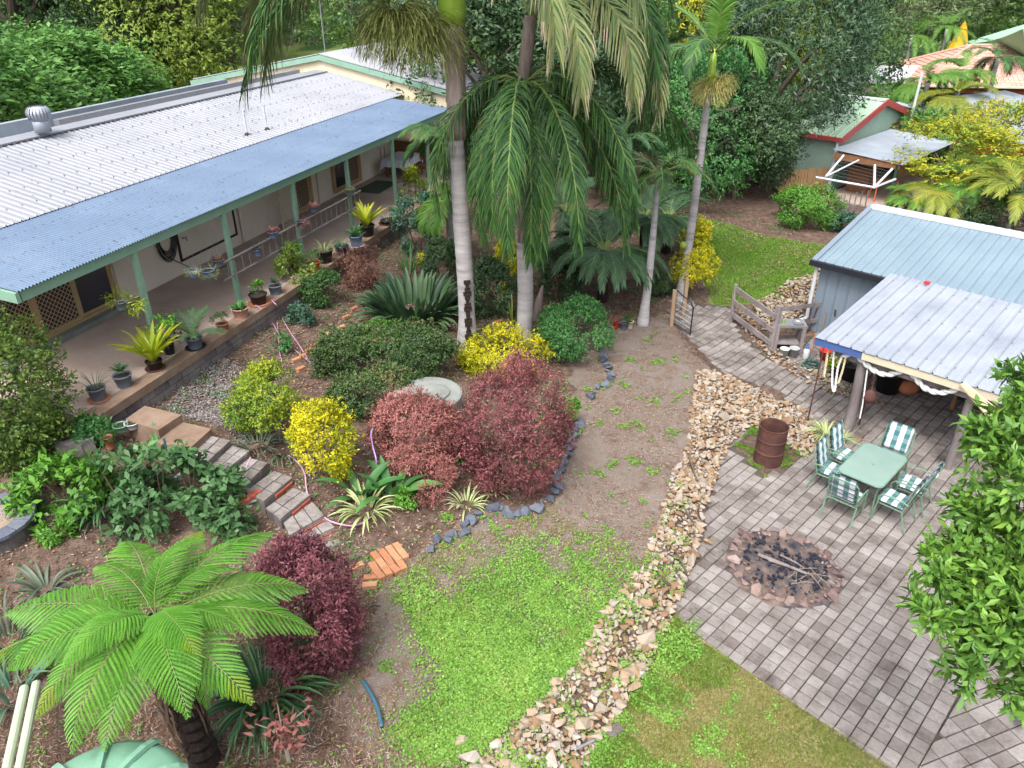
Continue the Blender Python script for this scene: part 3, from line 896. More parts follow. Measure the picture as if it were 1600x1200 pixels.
def clip(poly, p, q):
    """keep the part of poly left of p->q"""
    out = []; n = len(poly); d = q-p
    sd = [d[0]*(v[1]-p[1]) - d[1]*(v[0]-p[0]) for v in poly]
    for i in range(n):
        j = (i+1) % n
        if sd[i] >= 0: out.append(poly[i])
        if sd[i]*sd[j] < 0:
            t_ = sd[i]/(sd[i]-sd[j]); out.append(poly[i]+(poly[j]-poly[i])*t_)
    return out
def area(P):
    return .5*sum(P[i][0]*P[(i+1) % len(P)][1]-P[(i+1) % len(P)][0]*P[i][1] for i in range(len(P))) if len(P) > 2 else 0
def clipped(x, y, a, kd):
    """None when whole, else the cut outline"""
    hx, hy = (PS*(1.5 if kd else 1)-.012)/2, (PS-.012)/2; ca, sa = math.cos(a), math.sin(a)
    P = [np.array([x+u*ca-v*sa, y+u*sa+v*ca]) for u, v in ((-hx,-hy),(hx,-hy),(hx,hy),(-hx,hy))]; A0 = area(P); Q = P
    if y < 9.2:
        b0, b1 = np.array(B0), np.array(B1); nn = np.array([bd[1], -bd[0]])*.006
        Q = clip(Q, b1+nn, b0+nn) if kd else clip(Q, b0-nn, b1-nn)
    if len(Q) > 2:
        for p, q in zip(LW[:-1], LW[1:]):
            m_ = np.array([x, y]); tt_ = (m_-p) @ (q-p)/((q-p) @ (q-p))
            if -.05 < tt_ <= 1.05 and len(Q) > 2: Q = clip(Q, p, q)
    A = area(Q)
    if A > A0*.985: return None
    return Q if A > A0*.12 else []
def put_pavers(root, lst, limit=300):
    gv = []; gf = []; gr = []
    for k, (x, y, a, kd) in enumerate(lst):
        z = float(TZ(x, y)) * (1 if float(TZ(x, y)) > .03 else 0) + rng.uniform(-.003, .003)
        a2 = a + rng.normal() * .012
        r_ = int(np.clip(rng.normal(.55, .24), 0, 1)*11)
        cq = clipped(x, y, a, kd)
        if cq is not None:
            if len(cq) > 2:
                n = len(cq); V = [(p[0], p[1], z-.05) for p in cq]+[(p[0], p[1], z) for p in cq]
                mk('paver', V, [tuple(range(n-1, -1, -1)), tuple(range(n, 2*n))]+[(i, (i+1) % n, n+(i+1) % n, n+i) for i in range(n)], M['paver'], root, {'rnd': [r_/11]*(n+2)})
            continue
        gx_ = gy_ = 0.0
        if z > .02:
            e_ = .12; gx_ = float(TZ(x+e_, y)-TZ(x-e_, y))/(2*e_); gy_ = float(TZ(x, y+e_)-TZ(x, y-e_))/(2*e_)
        if k < limit:
            link('paver', pv_mesh(kd, r_), root, (x, y, z), (Matrix.Rotation(math.atan(gy_)+rng.normal()*.008, 3, 'X') @ Matrix.Rotation(-math.atan(gx_)+rng.normal()*.008, 3, 'Y') @ Matrix.Rotation(a2, 3, 'Z')).to_euler())
        else:
            V, F = paver_geo(PS*(1.5 if kd else 1)-.015, PS-.015)
            ca, sa = math.cos(a2), math.sin(a2)
            W_ = np.stack([V[:, 0]*ca - V[:, 1]*sa + x, V[:, 0]*sa + V[:, 1]*ca + y, V[:, 2]+z], -1); W_[:, 2] += (W_[:, 0]-x)*gx_ + (W_[:, 1]-y)*gy_
            b = len(gv); gv += W_.tolist(); gf += [[i+b for i in f] for f in F]; gr += [r_/11]*len(F)
    if gv:
        o = mk('paver_field', gv, gf, M['paver'], root, {'rnd': gr}); o['kind'] = 'stuff'
zz = TZ(np.array([c[0] for c in allc]), np.array([c[1] for c in allc]))
def on_path(c):
    uv = proj([c[0], c[1], 0.1]); return uv[0] < 1262 and uv[1] < 640 and uv[0] > 1000
put_pavers(paver_root, [c for c in allc if not on_path(c)])
path_root = thing('paved_path', 'x', None, (0, 0, 0)); del path_root['label']; tag(path_root, kind='structure')
put_pavers(path_root, [c for c in allc if on_path(c)])

# ------------------------------------------------------------------ rocks
def hull_rock(seed, mat, nm='rock', n=11):
    r = np.random.default_rng(seed)
    bm = bmesh.new()
    d = rdir(n, r) * np.array([1, .8, .62]) * r.uniform(.8, 1.1, (n, 1))
    d[:, 2] *= 1.0
    for v in d: bm.verts.new(v)
    bmesh.ops.convex_hull(bm, input=bm.verts)
    loose = [v for v in bm.verts if not v.link_faces]
    bmesh.ops.delete(bm, geom=loose, context='VERTS')
    bm.verts.index_update()
    V = np.array([v.co[:] for v in bm.verts]); F = [[v.index for v in f.verts] for f in bm.faces]
    bm.free()
    return V, F
ROCKS = {}
def rockset(key, mat, n=18, seed=0):
    L_ = []
    for i in range(n):
        V, F = hull_rock(seed*100+i, mat)
        L_.append((V, F, mesh_from('rock', V, F, M[mat], {'rnd': np.full(len(F), (i+.5)/n)})))
    ROCKS[key] = L_
rockset('bank', 'rock', 24, 1); rockset('blue', 'bluerock', 10, 2); rockset('pink', 'pinkrock', 10, 3)

def rock_field(root, key, items, limit=300, nm='rock'):
    items = sorted(items, key=lambda c: -c[3] / wdepth(c[:3]))
    gv = []; gf = []; gr = []
    ca = ROCKS[key]
    for k, (x, y, z, s) in enumerate(items):
        V, F, me = ca[rng.integers(0, len(ca))]
        rot = Matrix.Rotation(rng.uniform(0, 6.28), 3, 'Z') @ Matrix.Rotation(rng.uniform(-.5, .5), 3, 'X')
        if k < limit:
            o = link(nm, me, root, np.array([x, y, z]) - base_of(root), rot.to_euler(), (s, s*rng.uniform(.7, 1), s*rng.uniform(.75, 1)))
        else:
            W_ = (np.array(rot) @ (V*s).T).T + [x, y, z]
            b = len(gv); gv += W_.tolist(); gf += [[i+b for i in f] for f in F]; gr += [rng.uniform()]*len(F)
    if gv:
        o = mk('rock_rubble', gv, gf, M[{'bank': 'rock', 'blue': 'bluerock', 'pink': 'pinkrock'}[key]], root, {'rnd': gr}); o['kind'] = 'stuff'

def fill_poly(poly, n, smin, smax, keep=lambda x, y: True, pwr=2.2, mind=.7):
    P = np.array(poly); lo = P.min(0); hi = P.max(0); out = []
    tries = 0; grid = {}
    while len(out) < n and tries < n*14:
        tries += 1
        x = rng.uniform(lo[0], hi[0]); y = rng.uniform(lo[1], hi[1])
        if not inpoly(x, y, poly) or not keep(x, y): continue
        s = smin + (smax-smin)*rng.uniform()**pwr
        bad = False; gxk, gyk = int(x//.3), int(y//.3)
        for a in (-1, 0, 1):
            for b in (-1, 0, 1):
                for (x2, y2, s2) in grid.get((gxk+a, gyk+b), ()):
                    if (x-x2)**2+(y-y2)**2 < ((s+s2)*mind)**2: bad = True; break
        if bad: continue
        grid.setdefault((gxk, gyk), []).append((x, y, s))
        out.append((x, y, float(TZ(x, y)) + s*.25 + rng.uniform(0, .05), s))
    return out

bank = thing('rock_bank', 'long bank of loose tan and white rubble stones between gravel track and paved patio', 'rock bank', (4, 10, .1))
rb = fill_poly(BANK, 5600, .035, .125, mind=.42, pwr=1.8)
for u, v, s in [(1168,627,.2),(1130,655,.22),(1100,760,.2),(1105,783,.13),(1080,880,.17),(1103,850,.14),(1005,945,.16),(1010,1000,.2),(978,1060,.17),(990,1052,.15),(940,1110,.19),(908,1140,.22),
                (850,1125,.16),(865,1190,.17),(730,1185,.17),(720,1160,.12),(1205,640,.15),(1255,672,.17),(1230,660,.16),(960,1078,.13),(1050,920,.15),(1082,866,.15)]:
    p = ground(u, v); rb.append((p[0], p[1], p[2]+s*.35, s))
rock_field(bank, 'bank', rb)
for (a, b) in [((1075,715),(1090,760)),((1100,640),(1122,665)),((1050,855),(1075,905)),((1028,905),(1055,925)),((1062,790),(1085,825))]:
    p, q = ground(*a), ground(*b)
    g = G(); n_ = np.cross(q-p, [0,0,1.]); n_ /= np.linalg.norm(n_)
    up_ = np.array([0,0,.1])
    fr = lambda x, y, z: p + (q-p)*x + n_*y + np.array([0,0,z])
    g.box(fr, .1, .9, -.015, .015, .0, .09)
    tag(g.out('edging_slab', M['bark'], bank))
bank2 = thing('rock_bank', 'pile of brown rubble stones below the green lawn beside the garage downpipe', 'rock bank', ground(1220,470))
rock_field(bank2, 'bank', [(x, y, z+.06, s) for x, y, z, s in fill_poly(BANK2, 800, .05, .12, mind=.5)], 300)
bank3 = thing('rock_edging', 'narrow row of orange-brown stones edging the paved path by the rail fence', 'rock edging', ground(1200,560))
rock_field(bank3, 'bank', fill_poly(EDGEBANK, 300, .04, .12, mind=.55), 300)

edge = thing('stone_edging', 'curved edging of dark blue-grey stones around the red and yellow shrub bed', 'stone edging', ground(850,780))
def along(px, step, s0, s1, jit=.04):
    pts = [ground(u, v) for u, v in px]; out = []
    for a, b in zip(pts[:-1], pts[1:]):
        n = max(1, int(np.linalg.norm(b-a)/step))
        for k in range(n):
            p = a + (b-a)*(k+.5)/n; s = rng.uniform(s0, s1)
            out.append((p[0]+rng.normal()*jit, p[1]+rng.normal()*jit, p[2]+s*.4, s))
    return out
rock_field(edge, 'blue', along([(905,660),(893,690),(884,722),(872,757),(856,785),(833,800),(800,805),(770,795),(742,808),(722,830),(690,845),(664,860)], .17, .11, .18) +
           along([(742,815),(715,838),(690,852)], .2, .1, .17) + along([(940,545),(946,575),(958,598),(936,606),(920,625)], .18, .11, .17, .03), 300, 'stone')

# ------------------------------------------------------------------ house
house = thing('house', 'long cream-walled house with white ribbed roof and lean-to verandah', 'house', HP(-16, 18, 1.5))
S0, S1 = 9.15, 30.4
VZ = lambda o: 4.3 + (-11.85 - o) * (.27/2.55)          # verandah roof height over o
RZ = lambda o: 4.6 + (-14.4 - o) * (.78/3.7)            # main roof
frH = lambda s, o, z: HP(o, s, z)
# slab
g = G(); g.box(frH, S0, 29.5, -14.6, -11.45, 1.55, 1.8); tag(g.out('verandah_floor', M['slab']), kind='structure')
g = G(); g.box(frH, S0-.02, 29.5, -11.447, -11.08, 1.62, 1.803); tag(g.out('verandah_floor_edge', M['slabedge']), kind='structure')
# retaining wall, block by block
rw = thing('retaining_wall', 'grey concrete block wall under the verandah edge above the garden', 'retaining wall', HP(-11.2, 17, 1))
bm_ = []
bmesh_cache = [None]*6
def block_mesh(i, ln=.395, h=.195, d=.16, mat='block', nm='block'):
    g = G(); g.wbox((0,0,0), ln-.012, d, h-.012)
    return mesh_from(nm, g.v, g.f, M[mat], {'rnd': np.full(len(g.f), (i+.5)/6)})
blk = [block_mesh(i) for i in range(6)]
hang = math.atan2(HD[1], HD[0])
for row in range(4):
    z = 1.62 - .2*(row+1)
    n = int((28.5-S0)/.4)
    for k in range(n):
        s = S0 + .2 + k*.4 + (.2 if row % 2 else 0)
        p = HP(-11.22 + rng.normal()*.004, s, z)
        if p[2]+.2 < float(TZ(p[0], p[1])) - .05: continue
        link('block', blk[rng.integers(0, 6)], rw, p - base_of(rw), (0, 0, hang))
g = G(); g.box(frH, S0, 28.7, -11.4, -11.2, .8, 1.615); g.out('wall_core', M['base'], rw)
# walls
g = G(); g.box(frH, S0, 30.5, -14.9, -14.6, 1.5, 4.42); g.out('wall', M['wall'], house)
g = G(); g.box(frH, S0-.1, S0+.1, -22, -14.9, 1.5, 4.5); g.out('end_wall', M['wall'], house)
g = G(); g.box(frH, S0, 30.5, -22.2, -22, 1.5, 4.6); g.out('rear_wall', M['wall'], house)
g = G(); g.box(frH, 9.6, 13.6, -14.6, -14.25, 1.805, 1.93); g.out('door_step', M['concrete'], house)
# main roof
V, F = sheet(frH, S0-.2, 30.45, -14.35, -18.05, RZ, .19, .03, 'rib')
mk('roof', V, F, M['wroof'], house)
V, F = sheet(frH, S0-.2, 30.45, -18.05, -22.4, lambda o: RZ(-18.05) + (o+18.05)*.2, .19, .03, 'rib')
mk('rear_roof', V, F, M['wroof'], house)
g = G()
zr = RZ(-18.05)
g.hexa([HP(-18.0+.22, S0-.2, zr-.02), HP(-18.0+.22, 30.4, zr-.02), HP(-18.05-.22, 30.4, zr-.0), HP(-18.05-.22, S0-.2, zr-.0),
        HP(-18.0+.22, S0-.2, zr+.02), HP(-18.0+.22, 30.4, zr+.02), HP(-18.05-.22, 30.4, zr+.06), HP(-18.05-.22, S0-.2, zr+.06)])
g.out('ridge_cap', M['wroof'], house)
# box gutter and rear parapet behind the ridge
g = G(); g.box(frH, 17.5, 30.3, -19.25, -19.05, 4.95, 5.42); g.out('rear_gutter', M['steel'], house)
g = G(); g.box(frH, 8.8, 26, -19.75, -19.55, 4.6, 5.5); g.out('rear_fascia', M['galv'], house)
# screws
g = G()
for o in (-14.9, -15.6, -16.4, -17.2, -17.75):
    for k in range(int((30.4-S0)/.19)):
        s = S0-.2+.19*(k+.86)
        if k % 2 == 0: g.wbox(HP(o, s, RZ(o)+.03), .028, .028, .016)
o_ = g.out('roof_screws', M['steel'], house); o_['kind'] = 'stuff'; o_.name = 'roof_screw_rows'
# verandah roof (its own lean-to)
V, F = sheet(frH, S0-.1, 29.4, -14.42, -11.82, VZ, .076, .017, 'sine')
mk('verandah_roof', V, F, M['broof'], house)
g = G()
for o in (-12.1, -13.0, -13.9):
    for k in range(int(20/.228)): g.wbox(HP(o, S0+.02+.228*k, VZ(o)+.014), .022, .022, .012)
o_ = g.out('roof_screw_rows', M['steel'], house); o_['kind'] = 'stuff'
g = G(); g.box(frH, S0, 29.4, -12.02, -11.9, 4.06, 4.255); g.out('verandah_beam', M['greentrim'], house)
g = G(); g.box(frH, S0-.14, S0-.06, -14.4, -11.85, 4.3, 4.5, 4.08, 4.27); g.out('end_fascia', M['greentrim'], house)
for k, s in enumerate((11.9, 14.88, 17.92, 20.95, 24.2, 27.2)):
    g = G(); fr = lambda x, y, z, s=s: HP(-11.96+y, s+x, z)
    g.box(fr, -.055, .055, -.05, .05, 1.8, 4.06); g.out('verandah_post', M['greentrim'], house)
g = G(); fr = lambda x, y, z: HP(-12.75+y, 9.2+x, z); g.box(fr, -.055, .055, -.05, .05, 1.8, 4.1); g.out('verandah_post', M['greentrim'], house)
# taller far wing with gable wall
frW = lambda o, s, z: HP(o, s, z)
pk = 6.0
def gable(s0, s1, zt, mat, nm, e=0, zb=4.0):
    g = G()
    P0 = [(-24.5, zb), (-11.6, zb), (-11.6, 4.55+e), (-18.1, pk-.1+e), (-24.5, 4.75+e)]
    V = [HP(o, s0, z) for o, z in P0] + [HP(o, s1, z) for o, z in P0]
    F = [(4,3,2,1,0), (5,6,7,8,9)] + [(i, (i+1) % 5, (i+1) % 5+5, i+5) for i in range(5)]
    g.add(V, F); return g.out(nm, mat, house)
gable(30.5, 30.7, 0, M['cream'], 'gable_wall', -.03, 1.5)
for (oa, za, ob, zb_, nm) in ((-18.1, pk, -11.4, 4.62, 'gable_fascia'), (-18.1, pk, -24.8, 4.75, 'gable_fascia')):
    g = G(); g.hexa([HP(oa,30.35,za-.2),HP(ob,30.35,zb_-.2),HP(ob,30.48,zb_-.2),HP(oa,30.48,za-.2),HP(oa,30.35,za),HP(ob,30.35,zb_),HP(ob,30.48,zb_),HP(oa,30.48,za)]); g.out(nm, M['greentrim'], house)
for sgn in (0, 1):
    o1 = -11.4 if sgn == 0 else -24.8; z1 = 4.62 if sgn == 0 else 4.75
    V, F = sheet(frH, 30.4, 37.5, -18.1, o1, lambda o: pk + .03 + (z1-pk)*(o+18.1)/(o1+18.1), .19, .03, 'rib')
    mk('wing_roof', V, F, M['wroof'] if sgn == 0 else M['zinc'], house)
g = G(); g.box(frH, 30.7, 37.3, -12, -11.8, 1.2, 4.55); g.box(frH, 37.1, 37.3, -24.4, -12, 1.2, 4.7); g.out('wing_wall', M['cream'], house)
g = G(); g.box(frH, 33, 35.6, -14.6, -14.4, 4.95+.55, 5.65); 
# far end wall of verandah with lattice
g = G(); g.box(frH, 29.45, 29.6, -14.6, -11.5, 1.8, 2.9); g.out('end_panel', M['woodb'], house)

def lattice(root_name, label, fr, a0, a1, z0, z1, pitch=.14, w=.025):
    t = thing(root_name, label, 'lattice', fr((a0+a1)/2, 0, z0))
    g = G()
    for x0, x1, za, zb in ((a0, a1, z0, z0+.05), (a0, a1, z1-.05, z1), (a0, a0+.05, z0+.05, z1-.05), (a1-.05, a1, z0+.05, z1-.05)):
        g.box(fr, x0, x1, -.02, .02, za, zb)
    g.out('lattice_frame', M['lattice'], t)
    H_ = z1-z0; W_ = a1-a0
    for sg in (1, -1):
        k = -H_
        while k < W_:
            # line from (k, 0) rising at 45deg
            xs = max(0, k); xe = min(W_, k+H_)
            if xe - xs > .04:
                if sg == 1: p = (a0+xs, z0+xs-k); q = (a0+xe, z0+xe-k)
                else: p = (a0+xs, z1-(xs-k)); q = (a0+xe, z1-(xe-k))
                g = G(); y = .008*sg; dx = w*.7
                g.hexa([fr(p[0]-dx/2, y-.004, p[1]), fr(p[0]+dx/2, y-.004, p[1]), fr(p[0]+dx/2, y+.004, p[1]), fr(p[0]-dx/2, y+.004, p[1]),
                        fr(q[0]-dx/2, y-.004, q[1]), fr(q[0]+dx/2, y-.004, q[1]), fr(q[0]+dx/2, y+.004, q[1]), fr(q[0]-dx/2, y+.004, q[1])])
                g.out('slat', M['lattice'], t)
            k += pitch
    return t
lattice('lattice_screen', 'cream diamond lattice screen at the far end of the verandah behind the white-clothed table', lambda a, y, z: HP(a, 29.4+y, z), -14.55, -11.6, 2.95, 4.1, .17)
lattice('trellis', 'tall narrow cream lattice panel standing against the verandah wall', lambda a, y, z: HP(-14.1+y, a, z), 20.3, 21.2, 1.82, 3.95, .13, .04)

def sec_door(label, s0, s1, z0, z1, kinds):
    t = thing('sliding_door', label, 'door', HP(-14.55, (s0+s1)/2, z0))
    fr = lambda s, o, z: HP(-14.59+o, s, z)
    n = len(kinds); w = (s1-s0)/n
    g = G()
    for x0, x1, za, zb in ((s0-.09, s1+.09, z0-.07, z0), (s0-.09, s1+.09, z1, z1+.07), (s0-.09, s0, z0, z1), (s1, s1+.09, z0, z1)):
        g.box(fr, x0, x1, 0, .12, za, zb)
    g.out('door_frame', M['frame'], t)
    for i, k in enumerate(kinds):
        a, b = s0+i*w, s0+(i+1)*w
        yo = .03 + .03*(i % 2)
        g = G()
        for x0, x1, za, zb in ((a, b, z0, z0+.07), (a, b, z1-.06, z1), (a, a+.08, z0+.07, z1-.06), (b-.08, b, z0+.07, z1-.06)):
            g.box(fr, x0, x1, yo, yo+.035, za, zb)
        pn = g.out('door_panel', M['frame'], t)
        g = G(); g.box(fr, a+.08, b-.08, yo+.008, yo+.014, z0+.07, z1-.06)
        g.out('pane', M['glass' if k == 'g' else 'screen'], pn)
        if k == 's':
            g = G(); pit = .13; W_ = b-a-.16; H_ = z1-z0-.13
            for sg in (1, -1):
                k_ = -H_
                while k_ < W_:
                    xs = max(0, k_); xe = min(W_, k_+H_)
                    if xe-xs > .02:
                        if sg == 1: p = (a+.08+xs, z0+.07+xs-k_); q = (a+.08+xe, z0+.07+xe-k_)
                        else: p = (a+.08+xs, z1-.06-(xs-k_)); q = (a+.08+xe, z1-.06-(xe-k_))
                        d_ = .011; y0, y1 = yo+.018+.003*(sg+1), yo+.021+.003*(sg+1)
                        g.hexa([fr(p[0]-d_,y0,p[1]),fr(p[0]+d_,y0,p[1]),fr(p[0]+d_,y1,p[1]),fr(p[0]-d_,y1,p[1]),fr(q[0]-d_,y0,q[1]),fr(q[0]+d_,y0,q[1]),fr(q[0]+d_,y1,q[1]),fr(q[0]-d_,y1,q[1])])
                    k_ += pit
            o = g.out('security_mesh', M['mesh'], pn); o['kind'] = 'stuff'
    return t
sec_door('wide tan-framed sliding door with two diamond mesh screens and one dark glass pane', 10.25, 13.6, 2.0, 3.95, ['s', 's', 'g'])
sec_door('narrow tan-framed mesh security door beside the lattice panel', 21.9, 22.8, 1.95, 3.95, ['s'])
sec_door('tan-framed sliding door with dark glass and mesh beside the dining table', 24.5, 26.4, 2.02, 3.95, ['g', 's'])
# dark framed board on wall
t = thing('wall_board', 'large pale board with dark brown frame fixed to the verandah wall', 'wall board', HP(-14.58, 17.4, 2.1))
frb = lambda s, o, z: HP(-14.598+o, s, z)
g = G(); g.box(frb, 16.14, 18.56, 0, .015, 2.2, 3.84); g.out('board', M['wall'], t)
for x0, x1, za, zb in ((16.08, 16.14, 2.14, 3.9), (18.56, 18.62, 2.14, 3.9), (16.14, 18.56, 2.14, 2.2), (16.14, 18.56, 3.84, 3.9)):
    g = G(); g.box(frb, x0, x1, 0, .045, za, zb); g.out('frame_rail', M['darkbrown'], t)
# wall downpipe
g = G(); g.tube([HP(-14.53, 18.85, 1.85), HP(-14.53, 18.85, 4.2)], .045, 8); tag(g.out('downpipe', M['wall']), 'cream downpipe on the verandah wall beside the dark-framed board', 'downpipe')
g = G(); g.tube([HP(-14.53, 23.4, 1.85), HP(-14.53, 23.4, 4.2)], .04, 8); tag(g.out('downpipe', M['wall']), 'cream downpipe between the mesh door and the dark glass door', 'downpipe')
# hose reel
t = thing('hose_reel', 'black garden hose looped over a pale wall hanger by the sliding door', 'hose', HP(-14.5, 15.6, 2.5))
fr = lambda x, y, z: HP(-14.6+y, 15.65+x, 2.9+z)
g = G()
for i in range(7):
    a, b = .24+.02*i, .42+.025*i
    y = .05+.012*(i % 4)
    g.tube([fr(a*math.cos(q)*1.0, y, b*math.sin(q)+.1-.02*i) for q in np.linspace(0, 2*math.pi, 26)[:-1]], .014, 5, closed=True)
g.tube([fr(-.1,.08,-.42), fr(.25,.1,-.7), fr(.55,.35,-1.0), fr(.95,.75,-1.07), fr(1.35,.8,-1.07)], .014, 5)
g.out('hose', M['hosedark'], t)
g = G(); g.box(fr, -.14, .14, 0, .12, .22, .62); g.out('hanger', M['white'], t)
g = G(); g.tube([HP(-14.6, 16.3, 2.75), HP(-14.45, 16.3, 2.75), HP(-14.42, 16.3, 2.68)], .018, 6); g.wbox(HP(-14.45, 16.3, 2.77), .06, .02, .03); tag(g.out('garden_tap', M['rust']), 'brass tap on the verandah wall right of the hose', 'tap')

# leaf litter blown onto the roofs below the palms
r = np.random.default_rng(505); LP = []
for k in range(420):
    o_ = r.uniform(-17.8, -11.9); s_ = S0 + (29 - S0)*r.uniform()**.6
    z_ = (VZ(o_)+.02) if o_ > -14.4 else (RZ(o_)+.035)
    LP.append(HP(o_, s_, z_))
LP = np.array(LP); V, F = leafquads(LP, rdir(420, r)*[1,1,.1], rdir(420, r)*.2+[0,0,1], .1*r.uniform(.3,1.2,420), .022, .1)
o = mk('roof_leaf_litter', V, F, M['litter'], None, {'rnd': r.uniform(0,.7,420)}); o['kind'] = 'stuff'
# turbine vent
p = HP(-17.75, 12.2, RZ(-17.75)); pw = at_plane(265/4, 800/4, -17.8)
t = thing('roof_ventilator', 'round spinning metal roof ventilator on the white roof ridge', 'roof vent', pw)
c0 = np.array(pw)
g = G(); g.lathe(c0, [(.2, -.1), (.2, .18), (.17, .2)], 20); g.out('vent_base', M['zinc'], t, True)
g = G(); g.lathe(c0, [(.16,.2),(.25,.26),(.275,.36),(.24,.47),(.1,.53)], 20); g.out('vent_core', M['steel'], t, True)
vm = None
g = G()
for k in range(1):
    pass
blv = []
for i in range(8):
    z = .2 + .34*i/7; r_ = .17 + .125*math.sin(math.pi*(i+.6)/8.2)
    blv.append((r_, z))
bv = []; 
for (r_, z) in blv: bv += [[r_, 0, z], [r_*.93+.02, .055, z]]
bme = mesh_from('vane', np.array(bv), [(2*i, 2*i+1, 2*i+3, 2*i+2) for i in range(7)], M['zinc'])
for k in range(22): link('vane', bme, t, (0, 0, 0), (0, 0, 2*math.pi*k/22))
# flue pipes
for (u, v, ut, vt, lab) in ((386,211,378,178,'thin white pipe with black collar on the white roof, left of two'), (417,203,412,165,'thin white pipe with black collar on the white roof, right of two')):
    d = ray(u, v); lo, hi = -19., -13.
    best = min(np.linspace(-18, -14.4, 200), key=lambda o: abs(at_plane(u, v, o)[2] - RZ(o)))
    b = at_plane(u, v, best); b = np.array([b[0], b[1], RZ(best)])
    t = thing('vent_pipe', lab, 'pipe', b)
    g = G(); g.tube([b, b+[0,0,.75]], .03, 8); g.out('pipe', M['white'], t)
    g = G(); g.lathe(b+[0,0,-.01], [(.09,0),(.07,.05),(.035,.09)], 12); g.out('collar', M['black'], t)
# antenna mast on the wing
p = at(508, 82, 6.0)
t = thing('antenna_mast', 'tall thin grey antenna mast with guy wires on the far wing roof', 'mast', p)
g = G(); g.tube([p, p+[0,0,4.5]], .025, 6); g.out('mast', M['steel'], t)
for q in ([2.4,.5,-.3],[-2,1,-.3]):
    g = G(); g.tube([p+[0,0,3.4], p+np.array(q)], .006, 4); g.out('guy_wire', M['steel'], t)

# verandah ladder used as a plant rail
t = thing('ladder', 'weathered timber ladder hung sideways between the verandah posts', 'ladder', HP(-11.8, 18, 2.6))
for z in (3.0, 2.58):
    g = G(); g.tube([HP(-11.8, 14.3, z), HP(-11.8, 21.4, z)], .03, 8); g.out('rail', M['wood'], t)
gm = G(); gm.tube([(0,0,0), (0,0,.42)], .014, 6); rm_ = mesh_from('rung', gm.v, gm.f, M['wood'])
for k in range(24): link('rung', rm_, t, HP(-11.8, 14.5+k*.295, 2.58) - base_of(t))

# dining table under verandah
tc = at(627, 243, 2.55)
rz = hang
t = thing('dining_table', 'timber dining table covered by white cloth under the far end of the verandah', 'table', (tc[0], tc[1], 1.8))
def fx(c, r):
    ca, sa = math.cos(r), math.sin(r)
    return lambda x, y, z: np.array([c[0] + x*ca - y*sa, c[1] + x*sa + y*ca, z])
fr = fx(tc, rz)
g = G(); g.box(fr, -.75, .75, -.45, .45, 2.48, 2.52); g.out('table_top', M['woodb'], t)
for sx in (-1, 1):
    for sy in (-1, 1):
        g = G(); g.box(fr, sx*.66-.035, sx*.66+.035, sy*.37-.035, sy*.37+.035, 1.8, 2.48); g.out('leg', M['woodb'], t)
# cloth: top plus wavy skirt
V = []; F = []
loop = []
for x, y in [(-.78,-.48),(.78,-.48),(.78,.48),(-.78,.48)]: pass
per = []
for a, b in (((-.78,-.48),(.78,-.48)), ((.78,-.48),(.78,.48)), ((.78,.48),(-.78,.48)), ((-.78,.48),(-.78,-.48))):
    for k in range(12): per.append((a[0]+(b[0]-a[0])*k/12, a[1]+(b[1]-a[1])*k/12, k))
for lev in range(4):
    for i, (x, y, k) in enumerate(per):
        wv = .03*math.sin(i*2.1)*lev/3; f_ = 1 + (.04*lev + wv)
        dz = lev*.09 + (.12 if k in (0, 1, 11) else 0)*lev/3
        V.append(fr(x*f_, y*f_*1.05, 2.53 - dz))
n_ = len(per)
for lev in range(3):
    for i in range(n_): F.append((lev*n_+i, lev*n_+(i+1) % n_, (lev+1)*n_+(i+1) % n_, (lev+1)*n_+i))
F.append(tuple(range(n_)))
tag(mk('tablecloth', V, F, M['cloth'], smooth=False), 'white cloth draped over the verandah dining table', 'tablecloth')
def wood_chair(c, rz, lab):
    t = thing('dining_chair', lab, 'chair', (c[0], c[1], 1.8), 'wooden dining chairs on the verandah', 0)
    f = fx(c, rz)
    g = G(); g.box(f, -.2, .2, -.2, .2, 2.22, 2.26); g.out('seat', M['woodb'], t)
    for sx in (-1, 1):
        g = G(); g.box(f, sx*.18-.02, sx*.18+.02, .16, .2, 1.8, 2.22); g.out('leg', M['woodb'], t)
        g = G(); g.box(f, sx*.18-.02, sx*.18+.02, -.22, -.18, 1.8, 2.8); g.out('back_post', M['woodb'], t)
    g = G(); g.box(f, -.16, .16, -.215, -.19, 2.68, 2.78); g.out('back_rail', M['woodb'], t)
    g = G(); g.box(f, -.16, .16, -.215, -.19, 2.4, 2.46); g.out('back_rail', M['woodb'], t)
wood_chair(at(612,262,1.8), rz-1.57+3.14, 'wooden dining chair at the left end of the white-clothed verandah table')
wood_chair(fr(.2,.75,0), rz+3.14, 'wooden dining chair behind the white-clothed verandah table')
wood_chair(at(663,275,1.8), rz+1.57, 'wooden dining chair at the right end of the white-clothed table')
pm = at(590, 292, 1.8)
fm = fx(pm, hang); g = G(); g.box(fm, -.9, .9, -.5, .5, 1.804, 1.815); tag(g.out('doormat', M['darkgreen']), 'grey-green mat on the verandah floor before the glass door', 'mat')

